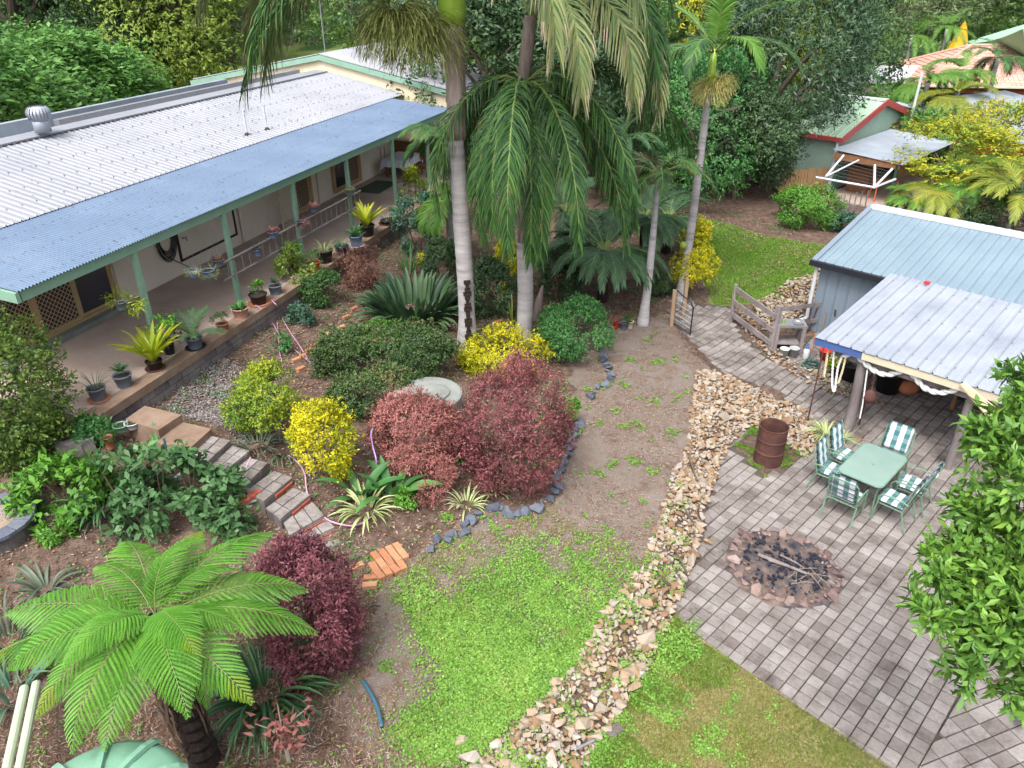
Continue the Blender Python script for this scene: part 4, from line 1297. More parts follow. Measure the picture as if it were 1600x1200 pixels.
# ------------------------------------------------------------------ garage and patio roof
ga = thing('garage', 'steel garage with pale blue ribbed roof and slate blue wall', 'garage', PP(-2, 22, 0))
frP = lambda a, b, z: PP(a, b, z)
GZ = lambda b: 2.42 + (b-19.42)*(.74/3.18)
V, F = sheet(frP, -7.62, 8, 19.3, 22.6, GZ, .245, .035, 'rib'); mk('roof', V, F, M['garage'], ga)
V, F = sheet(frP, -7.62, 8, 22.6, 25.9, lambda b: GZ(22.6)-(b-22.6)*.233, .245, .035, 'rib'); mk('rear_roof', V, F, M['garage'], ga)
g = G(); g.box(frP, -7.66, 8, 22.45, 22.75, GZ(22.5), GZ(22.6)+.075); g.out('ridge_cap', M['white'], ga)
g = G(); g.box(frP, -7.74, -7.6, 19.25, 22.6, GZ(19.25)-.12, GZ(19.25)+.06, GZ(22.6)-.12, GZ(22.6)+.06); g.out('barge_board', M['garagewall'], ga)
g = G(); g.box(frP, -7.76, 8, 19.18, 19.3, 2.27, 2.41); g.out('gutter', M['navy'], ga)
V, F = sheet(lambda a, b, z: PP(a, 19.5-z, b), -7.55, 8, 0.0, 2.4, lambda b: 0, .3, .02, 'rib'); mk('wall', V, F, M['garagewall'], ga)
g = G(); g.box(frP, -7.55, -7.45, 19.6, 25.6, 0, 2.35); g.box(frP, 7.5, 7.6, 19.6, 25.6, 0, 2.35); g.out('side_wall', M['garagewall'], ga)
g = G(); g.tube([PP(-7.6, 19.35, 2.25), PP(-7.6, 19.35, .75), PP(-7.85, 19.05, .6)], .05, 8); g.out('downpipe', M['white'], ga)

pr = thing('patio_shelter', 'open patio shelter with white zinc ribbed roof in front of the garage', 'shelter', PP(0, 17, 0))
QZ = lambda b: 2.12 + (b-15.4)*(.4/3.95)
V, F = sheet(frP, -5.75, 6, 15.33, 19.36, QZ, .275, .035, 'rib', nb=1); mk('roof', V, F, M['zinc'], pr)
g = G()
for b in (15.75, 17.4, 18.9):
    for k in range(int(11.7/.275)): g.wbox(PP(-5.75+.275*(k+.86), b, QZ(b)+.035), .03, .03, .015)
o_ = g.out('roof_screw_rows', M['steel'], pr); o_['kind'] = 'stuff'
g = G(); g.box(frP, -5.76, -4.72, 15.36, 15.4, 1.93, 2.09); g.out('fascia', M['bluepaint'], pr)
g = G(); g.box(frP, -4.715, 6, 15.36, 15.4, 1.93, 2.09); g.out('fascia', M['creampaint'], pr)
g = G(); g.box(frP, -5.4, 6, 15.6, 15.75, 1.7, 1.93); g.out('beam', M['wood'], pr)
for a in (-5.0, -2.4, .2, 3):
    g = G(); g.box(frP, a, a+.06, 15.42, 19.2, 1.94, 2.07, 2.33, 2.46); g.out('rafter', M['wood'], pr)
pb = ground(1323, 672)
g = G()
pts = [np.array([pb[0], pb[1], z]) + np.array([.03*math.sin(z*3), .02*math.cos(z*2.3), 0]) for z in np.linspace(0, 1.75, 7)]
g.tube(pts, [.125,.12,.11,.105,.1,.1,.105], 12); tag(g.out('timber_post', M['wood'], pr))
for a, b in ((-2.6, 15.7), (1.6, 15.7)):
    p = PP(a, b, 0); g = G(); g.tube([p, p+[0,0,1.75]], .08, 10); g.out('timber_post', M['wood'], pr)
p = at(1261, 661, 0)
g = G(); g.tube([p, p+[0,0,1.95]], .018, 8); g.out('steel_pole', M['rust'], pr)
p2 = at(1342, 664, 0)
g = G(); g.tube([p2, p2+[0,0,1.7]], .022, 8); tag(g.out('steel_pole', M['rust'], pr))
g = G(); g.wbox(at(1448, 443, 2.55), .12, .1, .05, .4); tag(g.out('red_flashing', M['red']), 'small red rag lying at the top edge of the white patio roof', 'rag')

# rope garland
def rope(name, lab, pts, r, mat, cat='rope'):
    P = [np.array(p) for p in pts]; Q = []
    for i in range(len(P)-1):
        for k in range(5):
            u = k/5
            a = P[max(i-1, 0)]; b = P[i]; c = P[i+1]; d = P[min(i+2, len(P)-1)]
            Q.append(.5*((2*b) + (c-a)*u + (2*a-5*b+4*c-d)*u*u + (3*b-a-3*c+d)*u**3))
    Q.append(P[-1])
    g = G()
    # two twisted strands
    for ph in (0, math.pi):
        S = []; dd = 0
        L_ = 0
        for i in range(len(Q)-1):
            for k in range(3):
                p = Q[i]+(Q[i+1]-Q[i])*k/3
                L_ = dd + np.linalg.norm(Q[i+1]-Q[i])*k/3
                t_ = Q[i+1]-Q[i]; t_ /= np.linalg.norm(t_)+1e-9
                n1 = np.cross(t_, [.3,.2,1.]); n1 /= np.linalg.norm(n1); n2 = np.cross(t_, n1)
                a = L_*3.2/r*.35 + ph
                S.append(p + (n1*math.cos(a)+n2*math.sin(a))*r*.45)
            dd += np.linalg.norm(Q[i+1]-Q[i])
        g.tube(S, r*.62, 6)
    return tag(g.out(name, mat, smooth=True), lab, cat)
bp = lambda u, v, b=15.5: at_plane(u, v, b, E2)
rope('rope', 'thick white rope swagged along the front of the patio shelter', [bp(1318,556), bp(1335,553), bp(1352,568), bp(1368,580), bp(1385,585), bp(1402,582), bp(1418,577), bp(1430,590), bp(1445,606), bp(1465,613), bp(1485,611), bp(1503,604)], .062, M['rope'])
rope('rope', 'white rope loop hanging from the patio roof corner by the steel pole', [bp(1316,556), bp(1309,575), bp(1304,610), bp(1300,600), bp(1302,560), bp(1304,545)], .028, M['rope'])
rope('rope', 'short tan rope with knotted end hanging at the patio roof corner', [bp(1295,540), bp(1291,565), bp(1287,590)], .03, M['ropetan'])
rope('rope', 'tan rope hanging slanted under the patio roof near the black tub', [bp(1322,555), bp(1316,580), bp(1309,600)], .026, M['ropetan'])
t = thing('hanging_lantern', 'rusty brown lantern hanging on a chain beside the timber post', 'lantern', bp(1359, 620, 15.6))
b = bp(1359, 620, 15.6)
g = G(); g.lathe(b - [0,0,.14], [(.04,0),(.13,.04),(.15,.14),(.12,.24),(.04,.3)], 12); g.out('body', M['rust'], t, True)
g = G(); g.tube([b+[0,0,.14], [b[0], b[1], 1.75]], .012, 5); g.out('chain', M['rust'], t)
rope('chain', 'pale knotted cord hanging just right of the timber post', [bp(1355,578), bp(1352,600), bp(1348,630), bp(1343,655)], .018, M['rope'], 'cord')
# shade cloth roll
V = [bp(1500,600,15.3), bp(1509,597,15.3), bp(1560,640,14.6), bp(1545,652,14.6)]; V = V + [p+np.array([0,0,-.03]) for p in V]
g = G(); g.hexa(V[4:]+V[:4]); tag(g.out('rolled_blind', M['ropetan']), 'cream rolled hammock cloth hung from the patio roof beside the big tree', 'hammock')
# things in the dark under the shelter
def tub(name, lab, p, r, h, mat, cat='tub', taper=.8, soil=False):
    t = thing(name, lab, cat, p)
    g = G(); g.lathe(p, [(r*taper, 0), (r, h), (r*1.06, h), (r*1.06, h*1.03), (r*.92, h*1.03), (r*.9, h*.86)], 20); g.out('body', mat, t, True)
    return t
tub('plant_tub', 'large black tub standing just left of the timber post under the shelter', at(1328, 592, 0), .27, .42, M['black'])
tub('plant_tub', 'black tub in the shade behind the rope swag', at(1385, 610, 0), .32, .5, M['black'])
tub('plant_tub', 'dark grey tub in the shade right of the hanging lantern', at(1405, 600, 0), .3, .45, M['darkgreen'])
p = at(1415, 614, 0); g = G(); g.lathe(p, [(.1,0),(.24,.1),(.27,.22),(.2,.34),(.08,.38)], 18); tag(g.out('clay_urn', M['terra'], smooth=True), 'round brown clay urn on the pavers at the shade edge', 'urn')
p = at(1398, 612, 0); g = G(); g.lathe(p, [(.08,0),(.13,.06),(.1,.16),(.03,.18)], 14); tag(g.out('clay_ball', M['rust'], smooth=True), 'small dark round pot left of the clay urn', 'pot')
g = G(); g.box(frP, -4.4, -1.2, 17.6, 18.6, 0, .85); g.out('workbench_carcass', M['woodb']) if False else None
t = thing('workbench', 'dark timber workbench in deep shade at the back of the shelter', 'workbench', PP(-1.5, 18.6, 0))
g = G(); g.box(frP, -3.5, 3, 18.3, 19.2, .82, .88); g.out('bench_top', M['woodb'], t)
for a in (-3.4, -.2, 2.9):
    g = G(); g.box(frP, a, a+.08, 18.35, 18.43, 0, .82); g.out('leg', M['woodb'], t)
g = G(); g.box(frP, -3.5, 3, 18.95, 19.0, 0, .8); g.out('back_panel', M['navy'], t)
# stones at post foot
for i, (u, v, s, lab) in enumerate([(1337,686,.16,'orange-brown rock at the foot of the timber post, largest of two'), (1328,668,.09,'small brown rock left against the timber post foot'), (1378,632,.13,'flat tan rock lying on the pavers right of the hanging lantern'), (1366,627,.1,'small brown rock beside the flat tan rock under the lantern')]):
    p = at(u, v, s*.3); o = link('rock', ROCKS['bank'][3+i][2], None, p, (0, 0, i), (s, s*.8, s*.6)); tag(o, lab, 'rock')
#PART3

# ================================================================== PATIO OBJECTS
# fire pit
fp = thing('fire_pit', 'round fire pit ringed with pinkish stones and full of black ash', 'fire pit', (FP_C[0], FP_C[1], 0))
items = []
for k in range(26):
    a = 2*math.pi*k/26 + rng.normal()*.05; s = rng.uniform(.09, .17); q_ = rng.uniform(.88, .96)
    items.append((FP_C[0]+q_*FPa*math.cos(a), FP_C[1]+q_*FPb*math.sin(a), s*.22, s))
for k in range(60):
    a = rng.uniform(0, 6.28); s = rng.uniform(.025, .06); q_ = rng.uniform(.7, .98)
    items.append((FP_C[0]+q_*FPa*math.cos(a), FP_C[1]+q_*FPb*math.sin(a), .06+s*.4, s))
items += [(FP_C[0]-.45, FP_C[1]+.78, .05, .24), (FP_C[0]+.55, FP_C[1]-.72, .05, .2), (FP_C[0]+.8, FP_C[1]+.25, .05, .18)]
rock_field(fp, 'pink', items, nm='stone')
V = []; F = []
R_, K_ = 9, 36
for i in range(R_+1):
    for k in range(K_):
        a = 2*math.pi*k/K_; r_ = i/R_
        x = FP_C[0]+FPa*1.06*r_*math.cos(a); y = FP_C[1]+FPb*1.06*r_*math.sin(a)
        V.append((x, y, -.035*(r_ > .95) - .03 + .045 + .05*(1-r_**2) + .03*float(nz(np.array([x, y]), 6, 4))))
for i in range(R_):
    for k in range(K_): F.append((i*K_+k, i*K_+(k+1) % K_, (i+1)*K_+(k+1) % K_, (i+1)*K_+k))
mk('ash_bed', V, F, M['ash'], fp)
g = G()
for k in range(330):
    a = rng.uniform(0, 6.28); r_ = rng.uniform(0, .85)**.6
    p = np.array([FP_C[0]+FPa*.85*r_*math.cos(a), FP_C[1]+FPb*.85*r_*math.sin(a), .07+.02*rng.uniform()])
    if nz(p[:2], 5, 9) > -.1:
        g.wbox(p, rng.uniform(.02,.07), rng.uniform(.02,.05), rng.uniform(.01,.035), rng.uniform(0,3))
o = g.out('charcoal', M['char'], fp); o['kind'] = 'stuff'
for k, (x, y, l, r_, a) in enumerate([(-.05,-.05,.85,.035,-.62),(.05,-.12,.7,.03,-.55),(.15,.02,.45,.02,-.8)]):
    c = np.array([FP_C[0]+x, FP_C[1]+y, .12]); d = np.array([math.cos(a), math.sin(a), 0])*l/2
    g = G(); g.tube([c-d, c+d*.2+[0,0,.01], c+d], r_, 6, r_*.5); g.out('plank', M['wood'], fp)
g = G()
for k in range(13):
    a = rng.uniform(0, 6.28); c = np.array([FP_C[0]+rng.uniform(.0,.6), FP_C[1]-rng.uniform(.1,.55), .1]); d = np.array([math.cos(a), math.sin(a), .1])*rng.uniform(.1,.25)
    g.tube([c-d, c+rng.normal(size=3)*.01, c+d], .005, 4)
o = g.out('twigs', M['twigpale'], fp); o.name = 'twig_tangle'; o['kind'] = 'stuff'

# rusty drum
p = at(1200, 722, 0) 
pdr = at(1199, 720, 0); 
t = thing('oil_drum', 'rusty open oil drum with a torn hole standing on a grass patch', 'drum', pdr)
prof = [(.27, 0), (.295, .01)]
for z in (.29, .58):
    prof += [(.292, z-.03), (.305, z-.012), (.305, z+.012), (.292, z+.03)]
prof += [(.292, .86), (.305, .87), (.305, .885), (.285, .885), (.28, .86), (.28, .03), (.0, .03)]
g = G(); g.lathe(pdr, prof, 36, closed=False); g.out('drum_body', M['rust'], t, False)
d = CP[:2]-pdr[:2]; d /= np.linalg.norm(d); sx = np.array([-d[1], d[0]])
fr = lambda x, y, z: np.array([*(pdr[:2] + sx*(-x) + d*y), pdr[2]+z])
g = G(); g.add([fr(.06-.12,.297,.5), fr(.06+.1,.275,.5), fr(.06+.12,.272,.43), fr(.06+.0,.298,.4)], [(0,1,2,3)]); 
g.out('torn_flap', M['rust'], t)

# outdoor setting
def gingham(name, axis_pair, per=.105):
    m, t, b = _nt(name)
    tc = N(t, 'ShaderNodeTexCoord'); sp = N(t, 'ShaderNodeSeparateXYZ'); t.links.new(tc.outputs['Object'], sp.inputs[0])
    out = []
    for ax, w in axis_pair:
        s = mathn(t, 'SINE', mathn(t, 'MULTIPLY', sp.outputs[ax], 2*math.pi/per))
        out.append(mathn(t, 'MULTIPLY', mathn(t, 'GREATER_THAN', s, 0), w))
    f = out[0] if len(out) == 1 else mathn(t, 'ADD', out[0], out[1])
    c = ramp(t, [(.56,.58,.62), (.2,.3,.3), (.035,.12,.13)], f)
    t.links.new(c, b.inputs['Base Color']); b.inputs['Roughness'].default_value = .9
    return m
M['cushion'] = gingham('green_check_cushion', (('X', .72), ('Z', .28)), .2)
M['seatcushion'] = gingham('green_stripe_cushion', (('Y', .82), ('X', .16)), .19)
M['chairgreen'] = surf('chair_green_metal', [(.11,.2,.14),(.17,.29,.2)], 6, .4, metal=.2)
def cushion_geo(fr, x0, x1, y0, y1, th, tufts):
    nx, ny = 12, 12; V = []; F = []
    for side in (1, 0):
        for i in range(nx+1):
            for j in range(ny+1):
                u, v = i/nx, j/ny
                e = min(u, 1-u, v, 1-v)
                b = min(1, e*9)**.5
                dent = sum(math.exp(-((v-tv)**2)*250) for tv in tufts)*.45
                h = th*(.5 + .5*b*(1-dent)) if side else th*.5*(1-b)
                V.append(fr(x0+(x1-x0)*u, y0+(y1-y0)*v, h))
    n = (nx+1)*(ny+1)
    for i in range(nx):
        for j in range(ny):
            a = i*(ny+1)+j
            F.append((a, a+ny+1, a+ny+2, a+1)); F.append((n+a, n+a+1, n+a+ny+2, n+a+ny+1))
    for i in range(nx):
        a, b = i*(ny+1), (i+1)*(ny+1); F.append((n+a, n+b, b, a)); a += ny; b += ny; F.append((n+b, n+a, a, b))
    for j in range(ny):
        a = j; F.append((n+a+1, n+a, a, a+1)); a = nx*(ny+1)+j; F.append((n+a, n+a+1, a+1, a))
    return V, F
ch = thing('patio_chair', 'x', 'chair', (0, 0, 0), 'green metal patio chairs with checked cushions round the glass table')
W_ = .27
bk = lambda x, h, y=0: np.array([x, -.22 - .13*h/.5 - y, .42+h])
for sx in (-1, 1):
    X = sx*(W_+.015)
    g = G(); g.tube([(X, .25, 0), (X, .24, .3), (X, .22, .42)], .016, 6); g.out('leg', M['chairgreen'], ch)
    g = G(); g.tube([(X, -.36, 0), (X, -.25, .3), (X, -.22, .42)], .016, 6); g.out('leg', M['chairgreen'], ch)
    g = G(); g.tube([(X, .22, .42), (X*1.02, .23, .56), (X*1.04, .17, .63), (X*1.04, 0, .645), (X*1.04, -.2, .64), (X, -.3, .6)], .015, 6); g.out('armrest', M['chairgreen'], ch)
g = G(); g.tube([(-W_, .24, .41), (W_, .24, .41), (W_, -.22, .41), (-W_, -.22, .41)], .014, 6, closed=True)
for k in range(5): g.tube([(-W_, .18-.09*k, .41), (W_, .18-.09*k, .41)], .006, 4)
g.out('seat_frame', M['chairgreen'], ch)
g = G(); g.tube([bk(-W_, -.02), bk(-W_, .3), bk(-W_, .5), bk(-W_+.05, .55), bk(W_-.05, .55), bk(W_, .5), bk(W_, .3), bk(W_, -.02)], .014, 6); g.out('back_frame', M['chairgreen'], ch)
for k, h in enumerate((.1, .2, .3, .42)):
    g = G(); g.tube([bk(-W_, h), bk(W_, h)], .012, 4); g.out('back_slat', M['navy'], ch)
V, F = cushion_geo(lambda x, y, z: np.array([x, y, .425+z]), -.25, .25, -.2, .27, .07, (.5,)); mk('seat_cushion', V, F, M['seatcushion'], ch, smooth=True)
V, F = cushion_geo(lambda x, y, z: bk(x, y) + np.array([0, z*.95, z*.25]), -.25, .25, .06, .62, .075, (.36,.7)); mk('back_cushion', V, F, M['cushion'], ch, smooth=True)
TC = np.array([7.05, 12.13])
def seat_at(a, b): return (TC[0]+E1[0]*a+E2[0]*b, TC[1]+E1[1]*a+E2[1]*b, 0)
az = lambda vx: math.atan2(vx[1], vx[0]) - math.pi/2      # chair faces +y
f1, f2 = az(E1), az(E2)
chs = [(seat_at(-.6, -.33), f1+.06, 'checked cushion chair on the drum side of the glass table, nearer the fire pit'),
       (seat_at(-.62, .36), f1-.05, 'checked cushion chair on the drum side of the glass table, nearer the timber post'),
       (seat_at(.02, .98), f2+math.pi+.05, 'checked cushion chair at the far end of the glass table below the clay urn'),
       (seat_at(.72, .3), f1+math.pi+.08, 'checked cushion chair on the big tree side of the glass table, farther one'),
       (seat_at(.66, -.42), f1+math.pi-.02, 'checked cushion chair on the big tree side of the glass table, nearer one'),
       (seat_at(-.06, -.95), f2+.02, 'checked cushion chair seen from behind at the fire pit end of the glass table')]
for i, (p, r, lab) in enumerate(chs):
    if i == 0: ch.location = p; ch.rotation_euler = (0, 0, r); ch['label'] = lab
    else: copy_tree(ch, p, r, lab)
tb = thing('patio_table', 'rectangular patio table with frosted green glass top and green metal legs', 'table', (TC[0], TC[1], 0))
frT = lambda a, b, z: np.array([TC[0]+E1[0]*a+E2[0]*b, TC[1]+E1[1]*a+E2[1]*b, z])
def rrect(hx, hy, r, n=6):
    out = []
    for cx, cy, a0 in ((hx-r, hy-r, 0), (-hx+r, hy-r, 90), (-hx+r, -hy+r, 180), (hx-r, -hy+r, 270)):
        for k in range(n+1):
            a = rad(a0+90*k/n); out.append((cx+r*math.cos(a), cy+r*math.sin(a)))
    return out
rr_ = rrect(.42, .69, .12)
g = G(); n_ = len(rr_); Vt = [frT(x, y, .715) for x, y in rr_] + [frT(x, y, .722) for x, y in rr_]
g.add(Vt, [tuple(range(n_-1, -1, -1)), tuple(range(n_, 2*n_))] + [(k, (k+1) % n_, n_+(k+1) % n_, n_+k) for k in range(n_)])
mtg, tt, bb = _nt('green_glass_top')
pos = N(tt, 'ShaderNodeNewGeometry').outputs['Position']
tt.links.new(ramp(tt, [(.15,.23,.2), (.2,.29,.26)], noisen(tt, 3, 4, pos)), bb.inputs['Base Color']); bb.inputs['Roughness'].default_value = .16; bb.inputs['Specular IOR Level'].default_value = .7
g.out('glass_top', mtg, tb)
g = G(); g.tube([frT(x*1.01, y*1.005, .71) for x, y in rr_], .016, 6, closed=True); g.out('top_rim', M['chairgreen'], tb)
for sx in (-1, 1):
    for sy in (-1, 1):
        g = G(); g.tube([frT(sx*.36, sy*.6, 0), frT(sx*.33, sy*.56, .4), frT(sx*.36, sy*.6, .7)], .019, 8); g.out('leg', M['chairgreen'], tb)
g = G(); g.lathe(frT(0, 0, .723), [(.03, 0), (.03, .006), (.012, .006)], 14); g.out('umbrella_hole_ring', M['chairgreen'], tb)

# ------------------------------------------------------------------ fence, gate, sink corner
ft = thing('rail_fence', 'grey weathered three-rail fence sloping down beside the paved path', 'fence', ground(1145, 500))
a_, b_ = ground(1142, 500), ground(1201, 545)
a_[2] = .3
topA, topB = a_ + [0,0,1.12], b_ + [0,0,1.0]
for p, q, s in ((a_, topA, .055), (b_+[.05,0,-.1], b_+[.1,.02,1.25], .1)):
    g = G(); g.tube([p-[0,0,.1], (p+q)/2, q], s, 8, s*.92); g.out('post', M['wood'], ft)
for h in (.22, .6, 1.0):
    p, q = a_+[0,-.06,h], b_+[0,-.08,h-.02]
    n_ = np.cross(q-p, [0,0,1.]); n_ /= np.linalg.norm(n_)
    fr = lambda x, y, z: p+(q-p)*x+n_*y+np.array([0,0,z])
    g = G(); g.box(fr, 0, 1, -.02, .02, -.07, .07); g.out('rail', M['wood'], ft)
ft2 = thing('rail_fence', 'short grey rail fence behind the outdoor sink', 'fence', ground(1245, 540))
q0 = b_ + [.1,.1,0]; q1 = at(1285, 530, .05)
for h in (.62, 1.1):
    n_ = np.array([.7,.7,0]); fr = lambda x, y, z: q0+(q1-q0)*x+n_*y+np.array([0,0,z])
    g = G(); g.box(fr, 0, 1, -.02, .02, h-.06, h+.06); g.out('rail', M['wood'], ft2)
g = G(); g.box(lambda x, y, z: q1+np.array([x,y,z]), -.04, .04, -.04, .04, 0, 1.2); g.out('post', M['wood'], ft2)

sk = at(1226, 545, .12)
t = thing('outdoor_sink', 'stainless steel sink bench on rough timber legs beside the rail fence', 'sink', (sk[0], sk[1], .05))
fr = lambda x, y, z: np.array([sk[0]+x*.99+y*.1, sk[1]-x*.1+y*.99, .05+z])
g = G(); g.box(fr, -.36, .42, -.24, -.2, .8, .86); g.box(fr, -.36, .42, .2, .24, .8, .86); g.box(fr, -.36, .08, -.2, .2, .84, .855); g.box(fr, .34, .42, -.2, .2, .84, .855); g.out('bench_top', M['stainless'], t)
g = G(); g.lathe(fr(.21, 0, .66), [(.07,.0),(.12,.03),(.13,.19),(.145,.2)], 16, closed=False); g.add([fr(.08,-.2,.835), fr(.34,-.2,.835), fr(.34,.2,.835), fr(.08,.2,.835)], [(0,1,2,3)]); g.out('basin', M['steel'], t, True)
for x in (-.33, .35):
    for y in (-.2, .2):
        g = G(); g.box(fr, x-.045, x+.045, y-.04, y+.04, 0, .8); g.out('leg', M['wood'], t)
g = G(); g.box(fr, -.3, .3, -.22, .22, .3, .34); g.out('shelf', M['wood'], t)
g = G(); g.tube([fr(.38,.12,.86), fr(.38,.12,1.02), fr(.3,.08,1.05), fr(.24,.05,1.0)], .012, 6); g.out('tap', M['stainless'], t)
g = G(); g.lathe(fr(-.18, -.05, .857), [(.045,0),(.05,.1),(.03,.1)], 10); tag(g.out('soap_tin', L['spider']), 'small yellow tin standing on the outdoor sink', 'tin')
def bucket(p, r, h, mat, lab, cat='bucket', name='bucket', lidm=None):
    t = thing(name, lab, cat, p)
    g = G(); g.lathe(p, [(r*.8,0),(r,h),(r*1.08,h),(r*1.08,h*.94),(r*.97,h*.93)], 18); g.out('body', mat, t, True)
    if lidm: g = G(); g.lathe(p+np.array([0,0,h]), [(r*1.05,0),(r*1.05,.02),(r*.4,.03)], 18); g.out('lid', lidm, t)
    g = G(); g.tube([p+np.array([r*math.cos(a), .03, h*.9-.12*math.sin(a)]) for a in np.linspace(0, math.pi, 9)], .005, 4); g.out('handle', M['steel'], t)
M['paleplastic'] = plain('pale_plastic', (.5,.52,.52), .5); M['greyplastic'] = plain('grey_plastic', (.36,.38,.4), .5)
bucket(at(1224, 558, .05), .12, .26, M['paleplastic'], 'white bucket with blue base under the outdoor sink, left of two')
bucket(at(1239, 558, .05), .13, .28, M['greyplastic'], 'grey bucket under the outdoor sink, right of two')
p = at(1258, 561, .05)
t = thing('spray_bottle', 'white garden spray tank with blue top beside the sink bench', 'sprayer', p)
g = G(); g.lathe(p, [(.07,0),(.085,.03),(.085,.25),(.05,.32)], 14); g.out('tank', M['white'], t, True)
g = G(); g.lathe(p+[0,0,.32], [(.055,0),(.045,.04),(.02,.07),(.02,.12)], 12); g.out('cap', M['bluepaint'], t)
bucket(at(1288, 562, .02), .15, .28, M['red'], 'bright red bucket under the corner of the patio roof')
bucket(at(1302, 574, .0), .13, .26, M['greyplastic'], 'grey pot hanging low between the ropes at the roof corner')
# coiled hose
p = at(1266, 574, .05)
g = G(); g.tube([p+np.array([ (.2+.02*math.sin(k*.7))*math.cos(k*.35)*(1+.25*math.sin(k*.05)), (.17)*math.sin(k*.35)*(1+.2*math.sin(k*.07)), .02+.0015*k]) for k in range(110)], .011, 5)
tag(g.out('garden_hose', M['hosegreen']), 'coiled green garden hose on the ground below the sink bench', 'hose')
# leaning tools
for i, (u, v, ut, vt, m1, lab) in enumerate([(1262,520,1277,482,'rust','dark steel bar leaning against the garage downpipe'),(1281,528,1290,487,'postwood','long timber handle leaning on the slate garage wall'),(1304,520,1305,484,'rust','rusty pole with looped head leaning on the garage wall'),
      (1268,558,1274,520,'terra','spade with orange handle leaning beside the spray tank')]):
    a = ground(u, v); 
    w0 = at_plane(ut, vt, 19.4 if i < 3 else a @ E2 + .1, E2)
    t = thing('garden_tool', lab, 'tool', a)
    g = G(); g.tube([a, w0], .018, 6); g.out('handle', M[m1], t)
    if i == 3:
        d = (w0-a)/np.linalg.norm(w0-a); s_ = np.array([1,0,0]); g = G()
        g.hexa([a-s_*.09-d*.02, a+s_*.09-d*.02, a+s_*.1+d*.2, a-s_*.1+d*.2] + [x+np.array([0,-.01,.01]) for x in (a-s_*.09-d*.02, a+s_*.09-d*.02, a+s_*.1+d*.2, a-s_*.1+d*.2)]); g.out('blade', M['steel'], t)
# gate
t = thing('gate', 'narrow dark tube gate with wire mesh standing open at the top of the paved path', 'gate', ground(1065, 515))
pa, pb_ = ground(1049, 508), ground(1078, 524)
g = G(); g.tube([pb_, pb_+[0,0,.85]], .02, 6); g.tube([pa+[.04,0,.05], pa+[.04,0,1.05]], .02, 6)
g.tube([pa+[.04,0,1.05], pa*.6+pb_*.4+[0,0,1.0], pa*.15+pb_*.85+[0,0,.95], pb_+[0,0,.8]], .02, 6); g.tube([pa+[.04,0,.08], pb_+[0,0,.05]], .02, 6)
g.out('gate_frame', M['blackm'], t)
g = G()
for k in range(1, 7): g.tube([pa+(pb_-pa)*k/7+[0,0,.08], pa+(pb_-pa)*k/7+[0,0,.95]], .004, 4)
for k in range(1, 6): g.tube([pa+[0,0,.08+k*.16], pb_+[0,0,.05+k*.15]], .004, 4)
o = g.out('wire_mesh', M['steel'], t); o['kind'] = 'stuff'
for u, v, h, lab in ((1048, 511, 1.15, 'tan square gate post left of the open tube gate'), (1067, 494, 1.2, 'tan square gate post behind the open tube gate')):
    p = ground(u, v); g = G(); g.wbox(p-[0,0,.05], .1, .1, h); tag(g.out('gate_post', M['postwood']), lab, 'post')

# ================================================================== GARDEN BUILT THINGS
# concrete tank
c = at(668, 618, 1.55)
t = thing('concrete_tank', 'round grey concrete water tank with lid half hidden by red shrubs', 'tank', (c[0], c[1], .6))
c0 = np.array([c[0], c[1], 0])
g = G(); g.lathe(c0, [(.69,.4),(.69,1.52),(.71,1.53),(.71,1.6),(.67,1.62),(.0,1.64)], 48, closed=False); g.out('tank_body', M['concrete'], t)
g = G(); g.lathe(c0+[.12,-.05,1.625], [(.34,0),(.34,.04),(.31,.05),(0,.055)], 30, closed=False); g.out('lid', M['concrete'], t)
# steps
st = thing('garden_steps', 'x', 'steps', HP(-10.5, 9.6, 1.2)); st['label'] = 'garden steps of two brown concrete landings and grey pavers with red brick risers'
def quadbox(P4, z1, z0): 
    return [np.array([p[0], p[1], z0]) for p in P4] + [np.array([p[0], p[1], z1]) for p in P4]
def landing(px, z, zb, nm='landing', mat='slabedge'):
    P = [at(u, v, z) for u, v in px]
    if ((P[1]-P[0])[0]*(P[2]-P[1])[1] - (P[1]-P[0])[1]*(P[2]-P[1])[0]) < 0: P = P[::-1]
    g = G(); g.hexa(quadbox(P, z, zb)); return g.out(nm, M[mat], st)
landing([(196,655),(226,634),(284,648),(247,672)], 1.68, 1.0)
landing([(245,690),(283,659),(330,670),(284,712)], 1.52, .9)
stp = [((296,713),(327,680),(361,688),(324,722),1.38),((324,731),(363,696),(391,704),(350,738),1.26),((352,743),(390,715),(420,723),(378,764),1.13),
       ((382,768),(428,735),(458,746),(412,784),1.0),((414,794),(458,762),(486,772),(438,812),.88),((440,812),(488,783),(508,806),(452,838),.76),((450,838),(508,806),(524,824),(462,853),.68),((462,854),(524,826),(532,850),(466,876),.58)]
